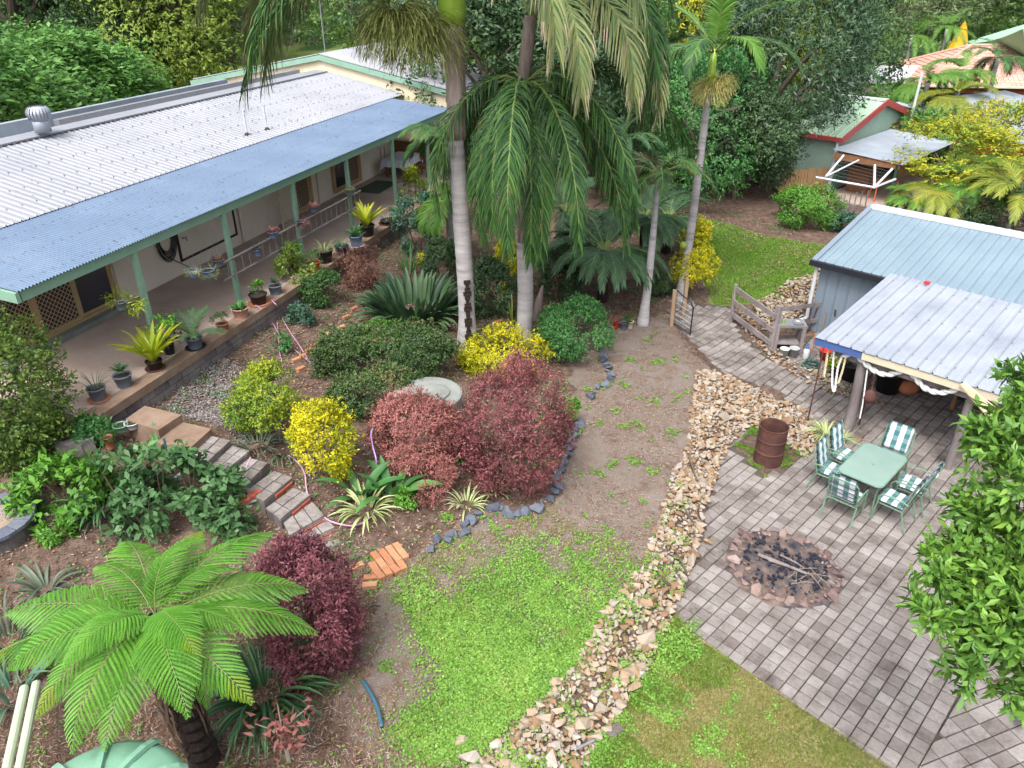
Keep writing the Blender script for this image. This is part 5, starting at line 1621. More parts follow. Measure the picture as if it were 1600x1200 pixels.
for si, (q1, q2, q3, q4, z) in enumerate(stp):
    P = [at(*q, z) for q in (q1, q2, q3, q4)]      # q1-q2 rear edge, q4-q3 front edge
    A, B, C_, D_ = P
    nx, ny = 3, 2 if si < 5 else 1
    g = G(); Pb = [A*.98+C_*.02, D_*.98+B*.02, C_*.98+A*.02, B*.98+D_*.02]
    if ((Pb[1]-Pb[0])[0]*(Pb[2]-Pb[1])[1] - (Pb[1]-Pb[0])[1]*(Pb[2]-Pb[1])[0]) < 0: Pb = Pb[::-1]
    g.hexa(quadbox(Pb, z-.045, z-.32)); g.out('step_base', M['block'], st)
    for i in range(nx):
        for j in range(ny):
            u0, u1 = (i+.04)/nx, (i+.96)/nx; v0, v1 = (j+.05)/ny, (j+.95)/ny
            f = lambda u, v: (A*(1-u)+B*u)*(1-v) + (D_*(1-u)+C_*u)*v
            Q = [f(u0, v0), f(u0, v1), f(u1, v1), f(u1, v0)]
            if ((Q[1]-Q[0])[0]*(Q[2]-Q[1])[1] - (Q[1]-Q[0])[1]*(Q[2]-Q[1])[0]) < 0: Q = Q[::-1]
            dz = rng.uniform(-.004, .006)
            g = G(); g.hexa(quadbox(Q, z+dz, z-.045)); g.out('paver', M['paver'], st, rnd=float(rng.uniform(.45,1)))
    if si >= 3:
        for i in range(2):
            u0, u1 = (.35 + i*.3), (.35+(i+1)*.3-.02); off_ = (D_-A)/np.linalg.norm(D_-A)*.03
            p, q = D_*(1-u0)+C_*u0+off_*.1, D_*(1-u1)+C_*u1+off_*.1
            o_ = off_
            g = G(); g.hexa([np.array([*x[:2], z-.13]) for x in (p, p+o_, q+o_, q)] + [np.array([*x[:2], z-.05]) for x in (p, p+o_, q+o_, q)]); g.out('brick', M['redbrick'], st, rnd=.5)
# loose bricks and blocks
def brick(u, v, rz, mat, lab, l=.23, w=.11, h=.076, group=None, nm='brick', dz=0, z=None):
    p = ground(u, v) if z is None else at(u, v, z)
    g = G(); g.wbox(p+[0,0,dz-.01], l, w, h, rz); o = g.out(nm, M[mat], rnd=float(rng.uniform(.2,.9)))
    return tag(o, lab, nm.replace('_', ' '), group)
be = thing('brick_paving_patch', 'patch of orange and tan bricks laid at the garden foot beside the clover', 'brick patch', ground(600, 885))
bc = ground(602, 882)
ex = at(650, 862, .5)-at(575, 893, .5); ex /= np.linalg.norm(ex); ey = np.array([-ex[1], ex[0], 0])
for i in range(-2, 3):
    for j in range(-1, 2):
        if (i, j) in ((2,1),(-2,-1)): continue
        p = bc + ex*(i+.5)*.135*1.0 + ey*(-j)*.24*.9
        g = G(); g.wbox(p+[0,0,-.03+rng.uniform(0,.03)], .115, .225, .09, math.atan2(ex[1], ex[0])+rng.normal()*.06)
        ob = g.out('brick', M['brick'], be, rnd=float(rng.uniform(.1,.95)))
        if (i+j) % 3 == 0:
            g = G()
            for a in range(4):
                for b in (-1, 1):
                    g.lathe(p+ex*b*.025+ey*(a-1.5)*.048+[0,0,.092-.03+.0], [(.013,-.02),(.013,.006),(0,.006)], 8, closed=False)
            g.out('brick_holes', M['base'], ob)
for i, (u, v, a) in enumerate([(553,484,.9),(541,497,.9),(533,513,.7),(511,525,1.5),(502,533,1.0),(493,541,.8),(484,549,.9),(476,557,1.0),(470,578,.9),(463,564,.9),(568,475,.9),(780,504,.6),(558,888,.6),(580,905,.2),(578,917,.1)]):
    brick(u, v, a, 'brick', 'loose orange brick in the mulch, ' + ['up the bed nearest the strappy clump','second down the line from the strappy clump','third down the line from the strappy clump','lone one right of the diagonal line','top of the diagonal row by the pink hose','upper middle of the diagonal row by the pink hose','middle of the diagonal row by the pink hose','lower end of the diagonal row by the pink hose','broken off below the diagonal row','left of the diagonal row under the hose','half hidden behind the strappy clump','beside the second palm trunk','yellowish one left of the brick patch','below the brick patch, upper one','below the brick patch, lower one'][i], group='loose bricks in the garden')
# white edging boards and red bricks left of steps
for i, (u, v, u2, v2, lab) in enumerate([(352,802,402,782,'white painted timber edge lying left of the lower garden steps'),(312,722,319,718,'short white block beside the upper paver steps'),(274,755,284,748,'small white block among the broad-leaf plants')]):
    a, b = ground(u, v), ground(u2, v2); a, b = a+[0,0,.12], b+[0,0,.12]; n_ = np.cross(b-a, [0,0,1.]); n_ /= np.linalg.norm(n_); fr = lambda x, y, z: a+(b-a)*x+n_*y+np.array([0,0,z])
    g = G(); g.box(fr, 0, 1, -.04, .04, -.1, 0); tag(g.out('white_edging', M['white']), lab, 'edging')
for i in range(4):
    brick(372+i*9, 795-i*6, .6, 'redbrick', 'red brick laid behind the white timber edge, ' + ['lowest of four','second lowest of four','second highest of four','highest of four'][i], group='red bricks by the steps', dz=.05)
# grey block pieces left below steps
for u, v, lab, l in ((113,712,'grey mossy concrete block left of the garden steps, lower',.4),(133,706,'grey mossy concrete block left of the garden steps, upper',.4)):
    brick(u, v, .5, 'block', lab, l, .2, .3, nm='concrete_block')
# round paver ring on left
rc = at(-12, 812, 1.35); rc = np.array([rc[0]-.1, rc[1], 0])
t = thing('round_paved_bed', 'raised round gravel bed capped with purple-grey pavers at the left edge', 'raised bed', (rc[0], rc[1], .9))
g = G(); g.lathe(rc, [(.62,.4),(.62,1.3)], 40, closed=False); g.out('ring_wall', M['block'], t)
g = G(); g.lathe(rc, [(.0,1.31),(.44,1.31)], 40, closed=False); g.out('gravel_fill', M['lane'], t)
for k in range(16):
    a0, a1 = 2*math.pi*(k+.03)/16, 2*math.pi*(k+.97)/16; V = []
    for z in (1.3, 1.36):
        for r_, a in ((.44, a0), (.7, a0), (.71, (a0+a1)/2), (.7, a1), (.44, a1), (.44, (a0+a1)/2)): V.append(rc+[r_*math.cos(a), r_*math.sin(a), z])
    g = G(); g.add(V, [(5,4,3,2,1,0),(6,7,8,9,10,11)]+[(i, (i+1) % 6, (i+1) % 6+6, i+6) for i in range(6)]); g.out('paver', M['bluerock'], t, rnd=float(rng.uniform(.4,1)))
# green poly tank
tk = at(148, 1262, 2.3)
t = thing('water_tank', 'round sage-green plastic water tank seen from above at the bottom left corner', 'water tank', (tk[0], tk[1], .45))
c0 = np.array([tk[0], tk[1], 0]); TR = .82
g = G(); g.lathe(c0, [(TR,.3),(TR,2.1),(TR*.97,2.18),(TR*.85,2.27),(TR*.55,2.34),(0,2.37)], 56, closed=False); g.out('tank_body', M['tank'], t, True)
for k in range(10):
    a0 = 2*math.pi*k/10
    V = []
    for r_, z in ((.3,2.365),(.6,2.335),(.8,2.295),(.93,2.24),(1.015,2.16)):
        for da, dz in ((-.055, 0), (-.04, .045), (.04, .045), (.055, 0)):
            aa = a0+da/max(r_,.35)*.9; V.append(c0+[TR*r_*math.cos(aa), TR*r_*math.sin(aa), z+dz])
    g = G(); g.add(V, [(4*i+j, 4*i+j+1, 4*i+j+5, 4*i+j+4) for i in range(4) for j in range(3)]+[(0,1,2,3)]); g.out('rib', M['tank'], t)
g = G(); g.lathe(c0+[0,0,2.35], [(.22,0),(.22,.06),(.19,.08),(0,.09)], 24, closed=False); g.out('lid', M['tank'], t)
for i, (u0, v0, u1, v1, lab) in enumerate([(30,1205,57,1068,'pale green plastic pipe beside the water tank, right of two'),(10,1205,38,1075,'pale green plastic pipe beside the water tank, left of two')]):
    a, b = at(u0, v0, 1.2), at(u1, v1, 1.0); g = G(); g.tube([a, b], .055, 12); tag(g.out('drain_pipe', M['pvc']), lab, 'pipe')

# hoses
def hose(lab, px, r, mat, zs=None, nm='garden_hose'):
    P = []
    for i, q in enumerate(px):
        g_ = ground(q[0], q[1]) if len(q) == 2 else at(*q)
        P.append(g_ + [0, 0, r + .01 + (.02 if len(q) == 2 else 0)])
    Q = []
    for i in range(len(P)-1):
        for k in range(6):
            u = k/6; a = P[max(i-1, 0)]; b = P[i]; c = P[i+1]; d = P[min(i+2, len(P)-1)]
            Q.append(.5*((2*b)+(c-a)*u+(2*a-5*b+4*c-d)*u*u+(3*b-a-3*c+d)*u**3))
    Q.append(P[-1])
    g = G(); g.tube(Q, r, 7); return tag(g.out(nm, M[mat], smooth=True), lab, 'hose')
hose('long pink hose curving from the steps round below the golden shrub', [(451,714),(468,728),(477,745),(480,770),(490,795),(512,815),(535,823),(555,824),(575,815),(593,792)], .016, 'hosepink')
hose('short length of pink hose lying on the paver steps', [(392,716,1.3),(386,730,1.24),(376,746,1.2),(368,752,1.16)], .015, 'hosepink')
hose('purple hose standing up on a stake at the dusty pink shrub', [(590,745),(588,720,1.1),(583,700,1.25),(580,680,1.5),(583,671,1.6)], .016, 'hosepurple')
hose('white-pink hose running down from the verandah ledge through the bed, left strand', [(399,478,1.82),(408,484,1.78),(425,505),(440,530),(462,550),(485,568)], .012, 'hosepink')
hose('white-pink hose running down from the verandah ledge through the bed, right strand', [(424,470,1.82),(432,478,1.78),(437,490),(450,515),(470,545),(495,585)], .012, 'hosepink')
hose('white-pink hose hanging from the verandah ledge straight down, middle strand', [(427,470,1.82),(432,490),(435,520),(437,550),(441,568)], .011, 'hosepink')
hose('thick blue-grey pipe lying in dry grass beside the wine-red shrub', [(567,1068),(578,1085),(590,1110),(597,1140)], .03, 'bluepipe', nm='poly_pipe')
hose('thin black hose end crossing bare soil above the gravel', [(570,955),(582,950),(595,950)], .012, 'black')
hose('black hose lying in soil behind the tree fern tip', [(398,928),(412,938),(428,944)], .018, 'black')
hose('grey metal pipe lying at the bottom edge of the rock bank', [(896,1175,.1),(930,1158,.08)], .025, 'steel', nm='metal_pipe')
p = at(960, 1142, .03); g = G(); g.wbox(p, .22, .14, .03, .5); tag(g.out('loose_paver', M['paver'], rnd=.3), 'single brownish paver lying on grass below the rock bank', 'paver')
#PART4

# ================================================================== PALMS
def trunk(root, p0, p1, r0, r1, mat, nm='trunk', rings=True, n=14, bulge=0, K=40):
    p0 = np.array(p0, float); p1 = np.array(p1, float); pts = []; rs = []
    for i in range(K+1):
        u = i/K
        pts.append(p0+(p1-p0)*u + np.array([.03*math.sin(u*4), .03*math.sin(u*3+1), 0]))
        r = r0+(r1-r0)*u + bulge*math.exp(-(u*9)**2) 
        if rings: r *= 1 + .012*(-1)**i
        rs.append(r)
    g = G(); g.tube(pts, rs, n); return g.out(nm, mat, root, smooth=True)

def infloresc(root, c, mat, n, L_, spread, seed, nm='seed_cluster', down=1.0):
    r = np.random.default_rng(seed); V = []; F = []
    for k in range(n):
        a = r.uniform(0, 6.28); el = r.uniform(-.3, 1.0)
        d = np.array([math.cos(a)*math.cos(el), math.sin(a)*math.cos(el), math.sin(el)])*1.0
        p = np.array(c, float) + d*.08; w = .0055
        for s in range(6):
            q = p + d*L_*r.uniform(.12, .2); d = d + np.array([0,0,-.38*down]) + r.normal(size=3)*.12; d /= np.linalg.norm(d)
            sd_ = np.cross(d, r.normal(size=3)); sd_ /= np.linalg.norm(sd_)
            b = len(V); V += [p-sd_*w, p+sd_*w, q+sd_*w, q-sd_*w]; F.append((b, b+1, b+2, b+3)); p = q
    return mk(nm, np.array(V), np.array(F), mat, root, {'rnd': r.uniform(0, 1, len(F))})

g1 = ground(731, 541)
t = thing('royal_palm', 'tallest smooth grey palm with bright green crownshaft, left of the pair', 'palm', g1)
tp1 = np.array([g1[0]-.1, g1[1], 8.15])
trunk(t, g1-[0,0,.1], [g1[0]-.12, g1[1], 5.9], .2, .2, M['barkgrey'], bulge=.1)
trunk(t, [g1[0]-.12, g1[1], 5.9], tp1, .215, .22, M['barkbrown'], 'brown_sheath', K=10)
g = G(); g.tube([tp1-[0,0,.05], tp1+[0,0,.25], tp1+[0,0,.7], tp1+[0,0,1.5]], [.2,.29,.28,.16], 20); g.out('crownshaft', M['shaft'], t, True)
g = G(); c = g1 + np.array([-.03, -.21, 0]); sp = []
d_ = CP[:2]-g1[:2]; d_ /= np.linalg.norm(d_)
fr = lambda x, z: np.array([g1[0]+d_[0]*.235-d_[1]*x, g1[1]+d_[1]*.235+d_[0]*x, g1[2]+z])
for i in range(16):
    z0 = .25+i*.1; w0 = .07+.03*math.sin(i*1.7); k = .235 if z0 < .6 else .215
    fr2 = lambda x, y, z: np.array([g1[0]+d_[0]*(y)-d_[1]*(x+.03), g1[1]+d_[1]*(y)+d_[0]*(x+.03), g1[2]+z])
    g.box(fr2, -w0, w0, .14, (.262 if z0 < .4 else .228), z0, z0+.085)
tag(g.out('fire_scar', M['fernbark'], t))
cr1 = tp1 + [0, 0, 1.45]
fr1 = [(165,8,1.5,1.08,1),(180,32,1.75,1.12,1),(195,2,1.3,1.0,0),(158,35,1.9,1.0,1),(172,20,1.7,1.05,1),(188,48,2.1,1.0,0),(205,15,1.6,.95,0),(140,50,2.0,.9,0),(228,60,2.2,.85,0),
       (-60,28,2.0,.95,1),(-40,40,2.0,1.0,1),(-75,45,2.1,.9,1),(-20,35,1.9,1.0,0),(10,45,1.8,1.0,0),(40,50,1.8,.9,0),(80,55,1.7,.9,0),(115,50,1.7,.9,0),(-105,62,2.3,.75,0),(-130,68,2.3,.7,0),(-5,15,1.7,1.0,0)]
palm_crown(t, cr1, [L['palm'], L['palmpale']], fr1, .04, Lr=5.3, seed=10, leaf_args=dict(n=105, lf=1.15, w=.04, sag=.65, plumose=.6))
infloresc(t, tp1 + np.array([-.6,-.1,-.15]), L['seed'], 700, 1.15, 1, 5)
infloresc(t, tp1 + np.array([-1.15,-.2,.1]), L['seed'], 750, 1.1, 1, 6)

g2 = ground(818, 531)
t = thing('royal_palm', 'shorter grey palm with dark fronds drooping round its brown sheathed trunk, right of the pair', 'palm', g2)
trunk(t, g2-[0,0,.1], [g2[0]+.02, g2[1], 3.4], .21, .19, M['barkgrey'], bulge=.06)
trunk(t, [g2[0]+.02, g2[1], 3.4], [g2[0], g2[1], 6.9], .195, .17, M['barkbrown'], 'brown_sheath', K=12)
cr2 = np.array([g2[0]-.05, g2[1], 7.0])
fr2 = []
rr2 = np.random.default_rng(17)
for k in range(30):
    a_ = (k*137.5) % 360; e_ = [60, 40, 20][k % 3] + rr2.uniform(-5, 5)
    cx = math.cos(rad(a_)); s_ = .86 - .14*max(0, -cx) + rr2.uniform(-.08, .08)
    fr2.append((a_, e_, 2.15 + (e_-20)/40*.45 - .45*max(0, cx) + .15*max(0, -cx), s_, 0))
palm_crown(t, cr2, [L['palm']], fr2, .04, Lr=5.2, seed=40, leaf_args=dict(n=115, lf=.9, w=.032, sag=.6, tipbrown=.06, pw=.5, plumose=.7))
# upper crown of the second stem
cr2b = np.array([g2[0]+.1, g2[1]+.2, 8.3])
g = G(); g.tube([cr2, cr2b], .15, 10); g.out('upper_trunk', M['barkbrown'], t, True)
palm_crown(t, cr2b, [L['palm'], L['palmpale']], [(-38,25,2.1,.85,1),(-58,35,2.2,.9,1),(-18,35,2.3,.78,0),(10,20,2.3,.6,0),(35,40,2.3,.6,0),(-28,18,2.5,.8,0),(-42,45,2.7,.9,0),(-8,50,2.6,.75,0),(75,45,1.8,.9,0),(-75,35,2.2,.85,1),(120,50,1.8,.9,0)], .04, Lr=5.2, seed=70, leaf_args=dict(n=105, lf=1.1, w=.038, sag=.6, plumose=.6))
# broken brown stub beside the second palm
s0 = ground(838, 500); g = G(); g.tube([s0, s0+[.05,0,.5], s0+[.15,0,1.0]], [.12,.1,.03], 8); tag(g.out('dead_palm_sheath', M['barkbrown']), 'dead brown palm sheath leaning behind the shorter palm trunk', 'palm sheath')

# bangalow style palm at the gate
g3 = ground(1063, 470)
t = thing('slender_palm', 'slender ringed palm with upright lime fronds and yellow seed tassels behind the gate', 'palm', g3)
top3 = np.array([g3[0]+.12, g3[1]+.0, 6.5])
trunk(t, g3-[0,0,.1], top3, .13, .085, M['barkgrey'], bulge=.06)
g = G(); g.tube([top3, top3+[0,0,.3], top3+[0,0,.9]], [.09,.12,.07], 12); g.out('crownshaft', M['shaft'], t, True)
palm_crown(t, top3+[0,0,.8], [L['palmlime'], L['palm']], [(-90,82,.5,.85,0),(60,80,.5,.8,0),(-20,60,1.1,.95,0),(150,62,1.2,.9,0),(15,28,1.3,1.0,1),(-30,35,1.7,1.0,1),(-65,45,2.0,.85,0),(-120,40,1.9,.9,1),(-150,25,1.6,.95,1),(180,30,1.6,.9,1),(120,40,1.6,.9,1),(80,45,1.5,.9,1),(45,35,1.5,.9,1)], .03, Lr=2.5, seed=90, leaf_args=dict(n=52, lf=.55, w=.04, plumose=.06, sag=.2, tipbrown=.05, vee=.15) if False else dict(n=52, lf=.6, w=.045, plumose=.08, sag=.22, tipbrown=.05))
infloresc(t, top3+[0,-.1,-.05], L['seedyellow'], 420, .6, 1, 7); infloresc(t, top3+[.25,-.1,.15], L['seedyellow'], 200, .5, 1, 8)
c = at_plane(1068, 383, g3[1]-.18, np.array([0,1.,0])); 
g = G(); g.lathe(c, [(.02,-.1),(.09,-.06),(.11,.0),(.09,.07),(.02,.1)], 12); tag(g.out('orchid_pot', L['varieg'], rnd=.6), 'pale yellow-green bulb-shaped planter tied to the slender palm trunk', 'planter')

# thin palm left of it
g4 = ground(1004, 508)
t = thing('slender_palm', 'thin leaning grey palm trunk beside three small pots', 'palm', g4)
trunk(t, g4-[0,0,.1], [g4[0]+.3, g4[1]+1.2, 4.4], .13, .06, M['barkgrey'], bulge=.05)
palm_crown(t, [g4[0]+.3, g4[1]+1.2, 4.4], [L['palm']], [(a, 35+20*math.sin(a), 1.6, .7, 0) for a in range(0, 360, 33)], .03, Lr=2.4, seed=120, leaf_args=dict(n=50, lf=.6, w=.045, plumose=.2, sag=.3))
# low date palms
def lowpalm(u, v, h, L_, n, seed, lab, mat='pygmy', el=(15, 65), lf=.38, w=.03, group=None, nleaf=60, scale=1):
    g_ = ground(u, v); t = thing('date_palm', lab, 'palm', g_, group)
    trunk(t, g_-[0,0,.1], g_+[0,0,h], .15, .13, M['fernbark'], K=8)
    r = np.random.default_rng(seed)
    sp = [(k*137.5, el[0]+(el[1]-el[0])*((k*.618) % 1), 1.3+.5*r.uniform(), r.uniform(.85, 1.05)*scale, 0) for k in range(n)]
    palm_crown(t, g_+[0,0,h], [L[mat]], sp, .02, Lr=L_, seed=seed, leaf_args=dict(n=nleaf, lf=lf, w=w, plumose=.25, sag=.2, tipbrown=0))
    return t
lowpalm(940, 470, 1.5, 2.1, 34, 200, 'low bushy dark green date palm with arching feathery fronds behind the soft green shrub')
lowpalm(1000, 440, 2.0, 1.9, 26, 201, 'dark feathery date palm behind the thin leaning palm trunk')
lowpalm(880, 420, 1.8, 2.2, 24, 202, 'dark feathery palm between the shorter royal palm and the date palm')
lowpalm(1040, 395, 1.2, 1.8, 22, 203, 'feathery green palm just left of the slender ringed trunk')
lowpalm(960, 330, 2.6, 2.2, 22, 204, 'tall feathery palm in the shade behind the date palms', el=(25,75))

# ================================================================== TREE FERN
tf = at(243, 962, 2.95); 
fb = np.array([tf[0]+.05, tf[1], .5])
t = thing('tree_fern', 'bright green tree fern with dark hairy trunk spreading above the water tank', 'tree fern', fb)
tr_ = []; 
g = G(); K = 26
pts = [fb+(np.array([tf[0], tf[1], 2.85])-fb)*i/K - np.array([0,0,.1*(i == 0)]) for i in range(K+1)]
g.tube(pts, [.15+.02*(-1)**i+.05*math.exp(-i/4) + .03*(i/K) for i in range(K+1)], 12); g.out('trunk', M['fernbark'], t)
g = G()
for k in range(90):
    a = rng.uniform(0, 6.28); r_ = .16+rng.uniform(0,.06); h = rng.uniform(1.6, 2.9); l = rng.uniform(.4, 1.2)
    p = np.array([tf[0]+r_*math.cos(a), tf[1]+r_*math.sin(a), h]); g.tube([p, p+[.05*math.cos(a), .05*math.sin(a), -l*.5], p+[.03*math.cos(a), .02, -l]], .012, 3)
o = g.out('dead_stalks', M['twig'], t); o['kind'] = 'stuff'; o.name = 'dead_stalk_fringe'
fms = {}
for i, (a, el, b, s) in enumerate([(62,30,1.05,1.12),(95,38,1.2,.9),(128,30,1.05,1.08),(150,42,1.3,.8),(172,22,.95,1.15),(195,15,.8,1.12),(28,22,1.0,1.1),(5,20,1.0,1.12),(-12,42,1.2,.7),(-32,20,1.2,1.0),(-58,34,1.4,1.0),(-82,28,1.35,.95),(-105,36,1.5,1.02),(-130,26,1.3,.92),(-155,34,1.4,.98),(-172,36,1.2,.8),(78,66,1.7,.7),(-45,60,1.8,.78),(-120,62,1.8,.75),(215,45,1.6,.72),(40,58,1.7,.68),(-95,10,1.5,.8),(-30,0,1.4,.75)]):
    key = i % 6 if i < 16 else (i % 3) + 10
    if key not in fms or True:
        me, C = fern_frond_mesh('frond', L['fern'], 1.9, 26, .5, rad(el)+rng.uniform(-.08,.08), b+rng.uniform(-.1,.25), seed=i)
    f = link('frond', me, t, np.array([tf[0], tf[1], 2.9])-fb, (rng.uniform(-.32,.32), 0, rad(a)+rng.uniform(-.1,.1)), (s*.86,)*3)
    link('rachis', rachis_mesh(C, .011, M['rachisg']), f)

# ================================================================== SHRUBS (extent in photo, leaf kind)
B = bush
B('hedge_shrub', 'big dense green hedge with yellow-green new growth at the left edge by the verandah', 'hedge', (-70,484,128,740), L['hedge'], 26000, .07, .04, p=3, clumps=60, tipbias=.12, depth=.8, floor=-1.1)
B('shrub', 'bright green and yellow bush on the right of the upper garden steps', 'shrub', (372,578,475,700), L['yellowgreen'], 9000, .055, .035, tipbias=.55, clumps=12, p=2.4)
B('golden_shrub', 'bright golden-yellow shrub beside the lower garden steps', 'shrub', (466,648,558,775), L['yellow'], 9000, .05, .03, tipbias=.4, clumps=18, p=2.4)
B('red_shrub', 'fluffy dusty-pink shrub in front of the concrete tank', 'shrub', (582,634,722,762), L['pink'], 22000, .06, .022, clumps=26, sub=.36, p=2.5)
B('red_shrub', 'small dusty-pink shrub lobe at the front of the fluffy pink shrub', 'shrub', (650,722,712,800), L['pink'], 4000, .06, .016, clumps=7)
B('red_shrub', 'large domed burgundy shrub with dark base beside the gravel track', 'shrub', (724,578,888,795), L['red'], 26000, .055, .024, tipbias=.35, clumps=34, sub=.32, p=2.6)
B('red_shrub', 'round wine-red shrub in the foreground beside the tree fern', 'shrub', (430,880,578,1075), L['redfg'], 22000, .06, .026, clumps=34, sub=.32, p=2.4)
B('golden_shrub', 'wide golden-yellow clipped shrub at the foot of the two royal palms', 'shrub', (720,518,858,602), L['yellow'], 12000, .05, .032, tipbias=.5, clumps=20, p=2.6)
B('golden_shrub', 'golden shrub glimpsed between the two royal palm trunks', 'shrub', (776,378,812,462), L['yellow'], 4500, .06, .04, clumps=8)
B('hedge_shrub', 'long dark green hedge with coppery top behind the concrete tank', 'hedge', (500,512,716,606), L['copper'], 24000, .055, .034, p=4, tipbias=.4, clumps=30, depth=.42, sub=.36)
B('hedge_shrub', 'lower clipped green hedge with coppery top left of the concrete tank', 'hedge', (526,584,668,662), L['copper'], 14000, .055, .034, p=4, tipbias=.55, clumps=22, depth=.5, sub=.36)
B('shrub', 'bright lime-green patch of shrub rising from the coppery hedge', 'shrub', (536,512,636,556), L['bright'], 6000, .05, .035, clumps=10)
B('soft_shrub', 'soft mid-green feathery shrub right of the shorter royal palm', 'shrub', (842,472,952,574), L['softgreen'], 13000, .07, .03, clumps=22, sub=.34, p=2.2)
B('brown_shrub', 'brownish-red shrub below the verandah ledge', 'shrub', (530,388,594,454), L['brownred'], 6000, .06, .022, clumps=14)
B('shrub', 'dark green rounded bush right of the variegated shrub', 'shrub', (480,426,536,484), L['green'], 5000, .06, .04, clumps=10)
B('variegated_shrub', 'pale variegated cream and green shrub against the verandah ledge', 'shrub', (443,392,494,474), L['varieg'], 4500, .07, .032, clumps=14, sub=.3)
B('shrub', 'open grey-green leafy shrub below the last verandah post', 'shrub', (618,312,690,402), L['bluegreen'], 4500, .1, .05, clumps=18, sub=.28)
B('shrub', 'tall thin shrub with yellowing top leaves in front of the dining table', 'shrub', (624,268,668,345), L['yellowgreen'], 1800, .1, .045, clumps=8, tipbias=.5)
B('shrub', 'dark bluish shrub left of the tallest palm trunk', 'shrub', (668,380,722,462), L['dark'], 5000, .09, .045, clumps=12)
B('shrub', 'dark shrub in the shade between the two palm trunks', 'shrub', (734,410,806,505), L['dark'], 5000, .09, .045, clumps=12)
B('shrub', 'dense dark shrub behind the soft green shrub', 'shrub', (842,392,905,482), L['dark'], 5000, .09, .045, clumps=12)
B('golden_shrub', 'yellow-green shrub behind the slender palm at the lawn corner', 'shrub', (1046,362,1108,476), L['yellow'], 7500, .06, .04, clumps=12, p=2.4)
B('shrub', 'small lime-green bush squeezed against the burgundy shrub', 'shrub', (882,625,906,668), L['bright'], 2200, .045, .03, clumps=5)
B('shrub', 'clipped bright green bush at the back edge of the far lawn', 'shrub', (1210,296,1304,362), L['bright'], 10000, .08, .05, p=3, clumps=18, tipbias=.3)
B('shrub', 'low grey-green fern bush beside the wire fence near the garage', 'shrub', (1296,336,1342,372), L['bluegreen'], 2500, .09, .04, clumps=8)
B('shrub', 'small dark green bush left of the gate post', 'shrub', (1018,430,1050,465), L['dark'], 2500, .08, .04, clumps=6)
B('shrub', 'low papaya-like seedling with grey-green lobed leaves under the verandah wall', 'shrub', (456,478,492,512), L['bluegreen'], 700, .1, .05, clumps=8)
B('shrub', 'small leafy weed in the mulch beside the pink hoses', 'shrub', (433,525,456,552), L['softgreen'], 300, .09, .045, clumps=5)
B('weed_clump', 'low green weeds spilling behind the dusty-pink shrub edge', 'weeds', (712,692,772,740), L['softgreen'], 1500, .05, .035, clumps=8, p=3)
B('weed_clump', 'patch of green weeds below the big paddle leaves', 'weeds', (620,770,655,800), L['bright'], 1200, .05, .035, clumps=8, p=3)
B('shrub', 'pot-side leafy shrub with pale green leaves left of the brown landing', 'shrub', (120,650,182,700), L['softgreen'], 2500, .07, .045, clumps=12)
B('broadleaf_plant', 'bright green large-leaved bush left of the strappy lily', 'shrub', (62,722,178,812), L['bright'], 1500, .16, .075, clumps=16, sub=.3, droop=.3)
B('broadleaf_plant', 'bright yellow-green small bush just above the tree fern tip', 'shrub', (75,815,118,850), L['bright'], 700, .1, .04, clumps=6)
for i, (bx, lab) in enumerate([((172,718,235,812),'leftmost of the blue-green broad-leaved plants below the steps'),((228,718,290,806),'second blue-green broad-leaved plant, stalks crossing the white block'),((205,775,270,845),'low blue-green broad-leaved plant touching the tree fern'),
                           ((284,716,330,800),'upright blue-green broad-leaved plant beside the blue stake'),((336,738,376,800),'rightmost blue-green broad-leaved plant beside the paver steps'),((300,770,350,830),'blue-green broad-leaved plant in front of the white timber edge'),((348,800,402,850),'dark broad-leaved plant with a yellow leaf below the white timber edge')]):
    B('broadleaf_plant', lab, 'plant', bx, L['broad'], 300, .16, .1, clumps=12, sub=.3, droop=.35, group='broad-leaved plants below the steps', hmul=1.1)

# grey strappy liriope at base of shrub, lilies, etc. with single leaves
def clump(name, lab, u, v, n, Lr, W, mat, cat='plant', el=(.5,1.35), bend=(.9,1.9), shape='strap', z=None, spread=.08, seed=1, tipc=0, segs=7, fold=.25, lift=0):
    p = ground(u, v) if z is None else at(u, v, z)
    t = thing(name, lab, cat, p)
    straps(t, mat, n, Lr, W, el, bend, seed=seed, shape=shape, spread=spread, tipc=tipc, segs=segs, fold=fold, off=(0, 0, lift))
    return t
clump('strappy_plant', 'grey-green spiky border plant at the foot of the yellow-green bush, left', 402, 700, 60, .42, .03, L['grey'], seed=3, spread=.2)
clump('strappy_plant', 'grey-green spiky border plant at the foot of the yellow-green bush, right', 440, 706, 60, .42, .03, L['grey'], seed=4, spread=.2)
clump('bird_of_paradise', 'big dark clump of broad upright glossy leaves left of the tallest palm', 648, 492, 210, 1.0, .15, L['darkgloss'], el=(.5,1.45), bend=(.3,1.1), shape='oval', seed=5, spread=.75, segs=6)
clump('agapanthus', 'large dark strappy lily clump in the foreground beside the tree fern trunk', 415, 1092, 130, .95, .05, L['straplush'], el=(.5,1.4), bend=(1.3,2.3), seed=6, spread=.2)
clump('agapanthus', 'strappy green lily clump among the broad-leaved plants', 160, 800, 70, .75, .05, L['straplush'], bend=(1.3,2.3), seed=7, spread=.12)
clump('agapanthus', 'strappy green lily clump behind the broad-leaved plants, near the blue stake', 225, 770, 50, .7, .045, L['straplush'], bend=(1.3,2.2), seed=8, spread=.12)
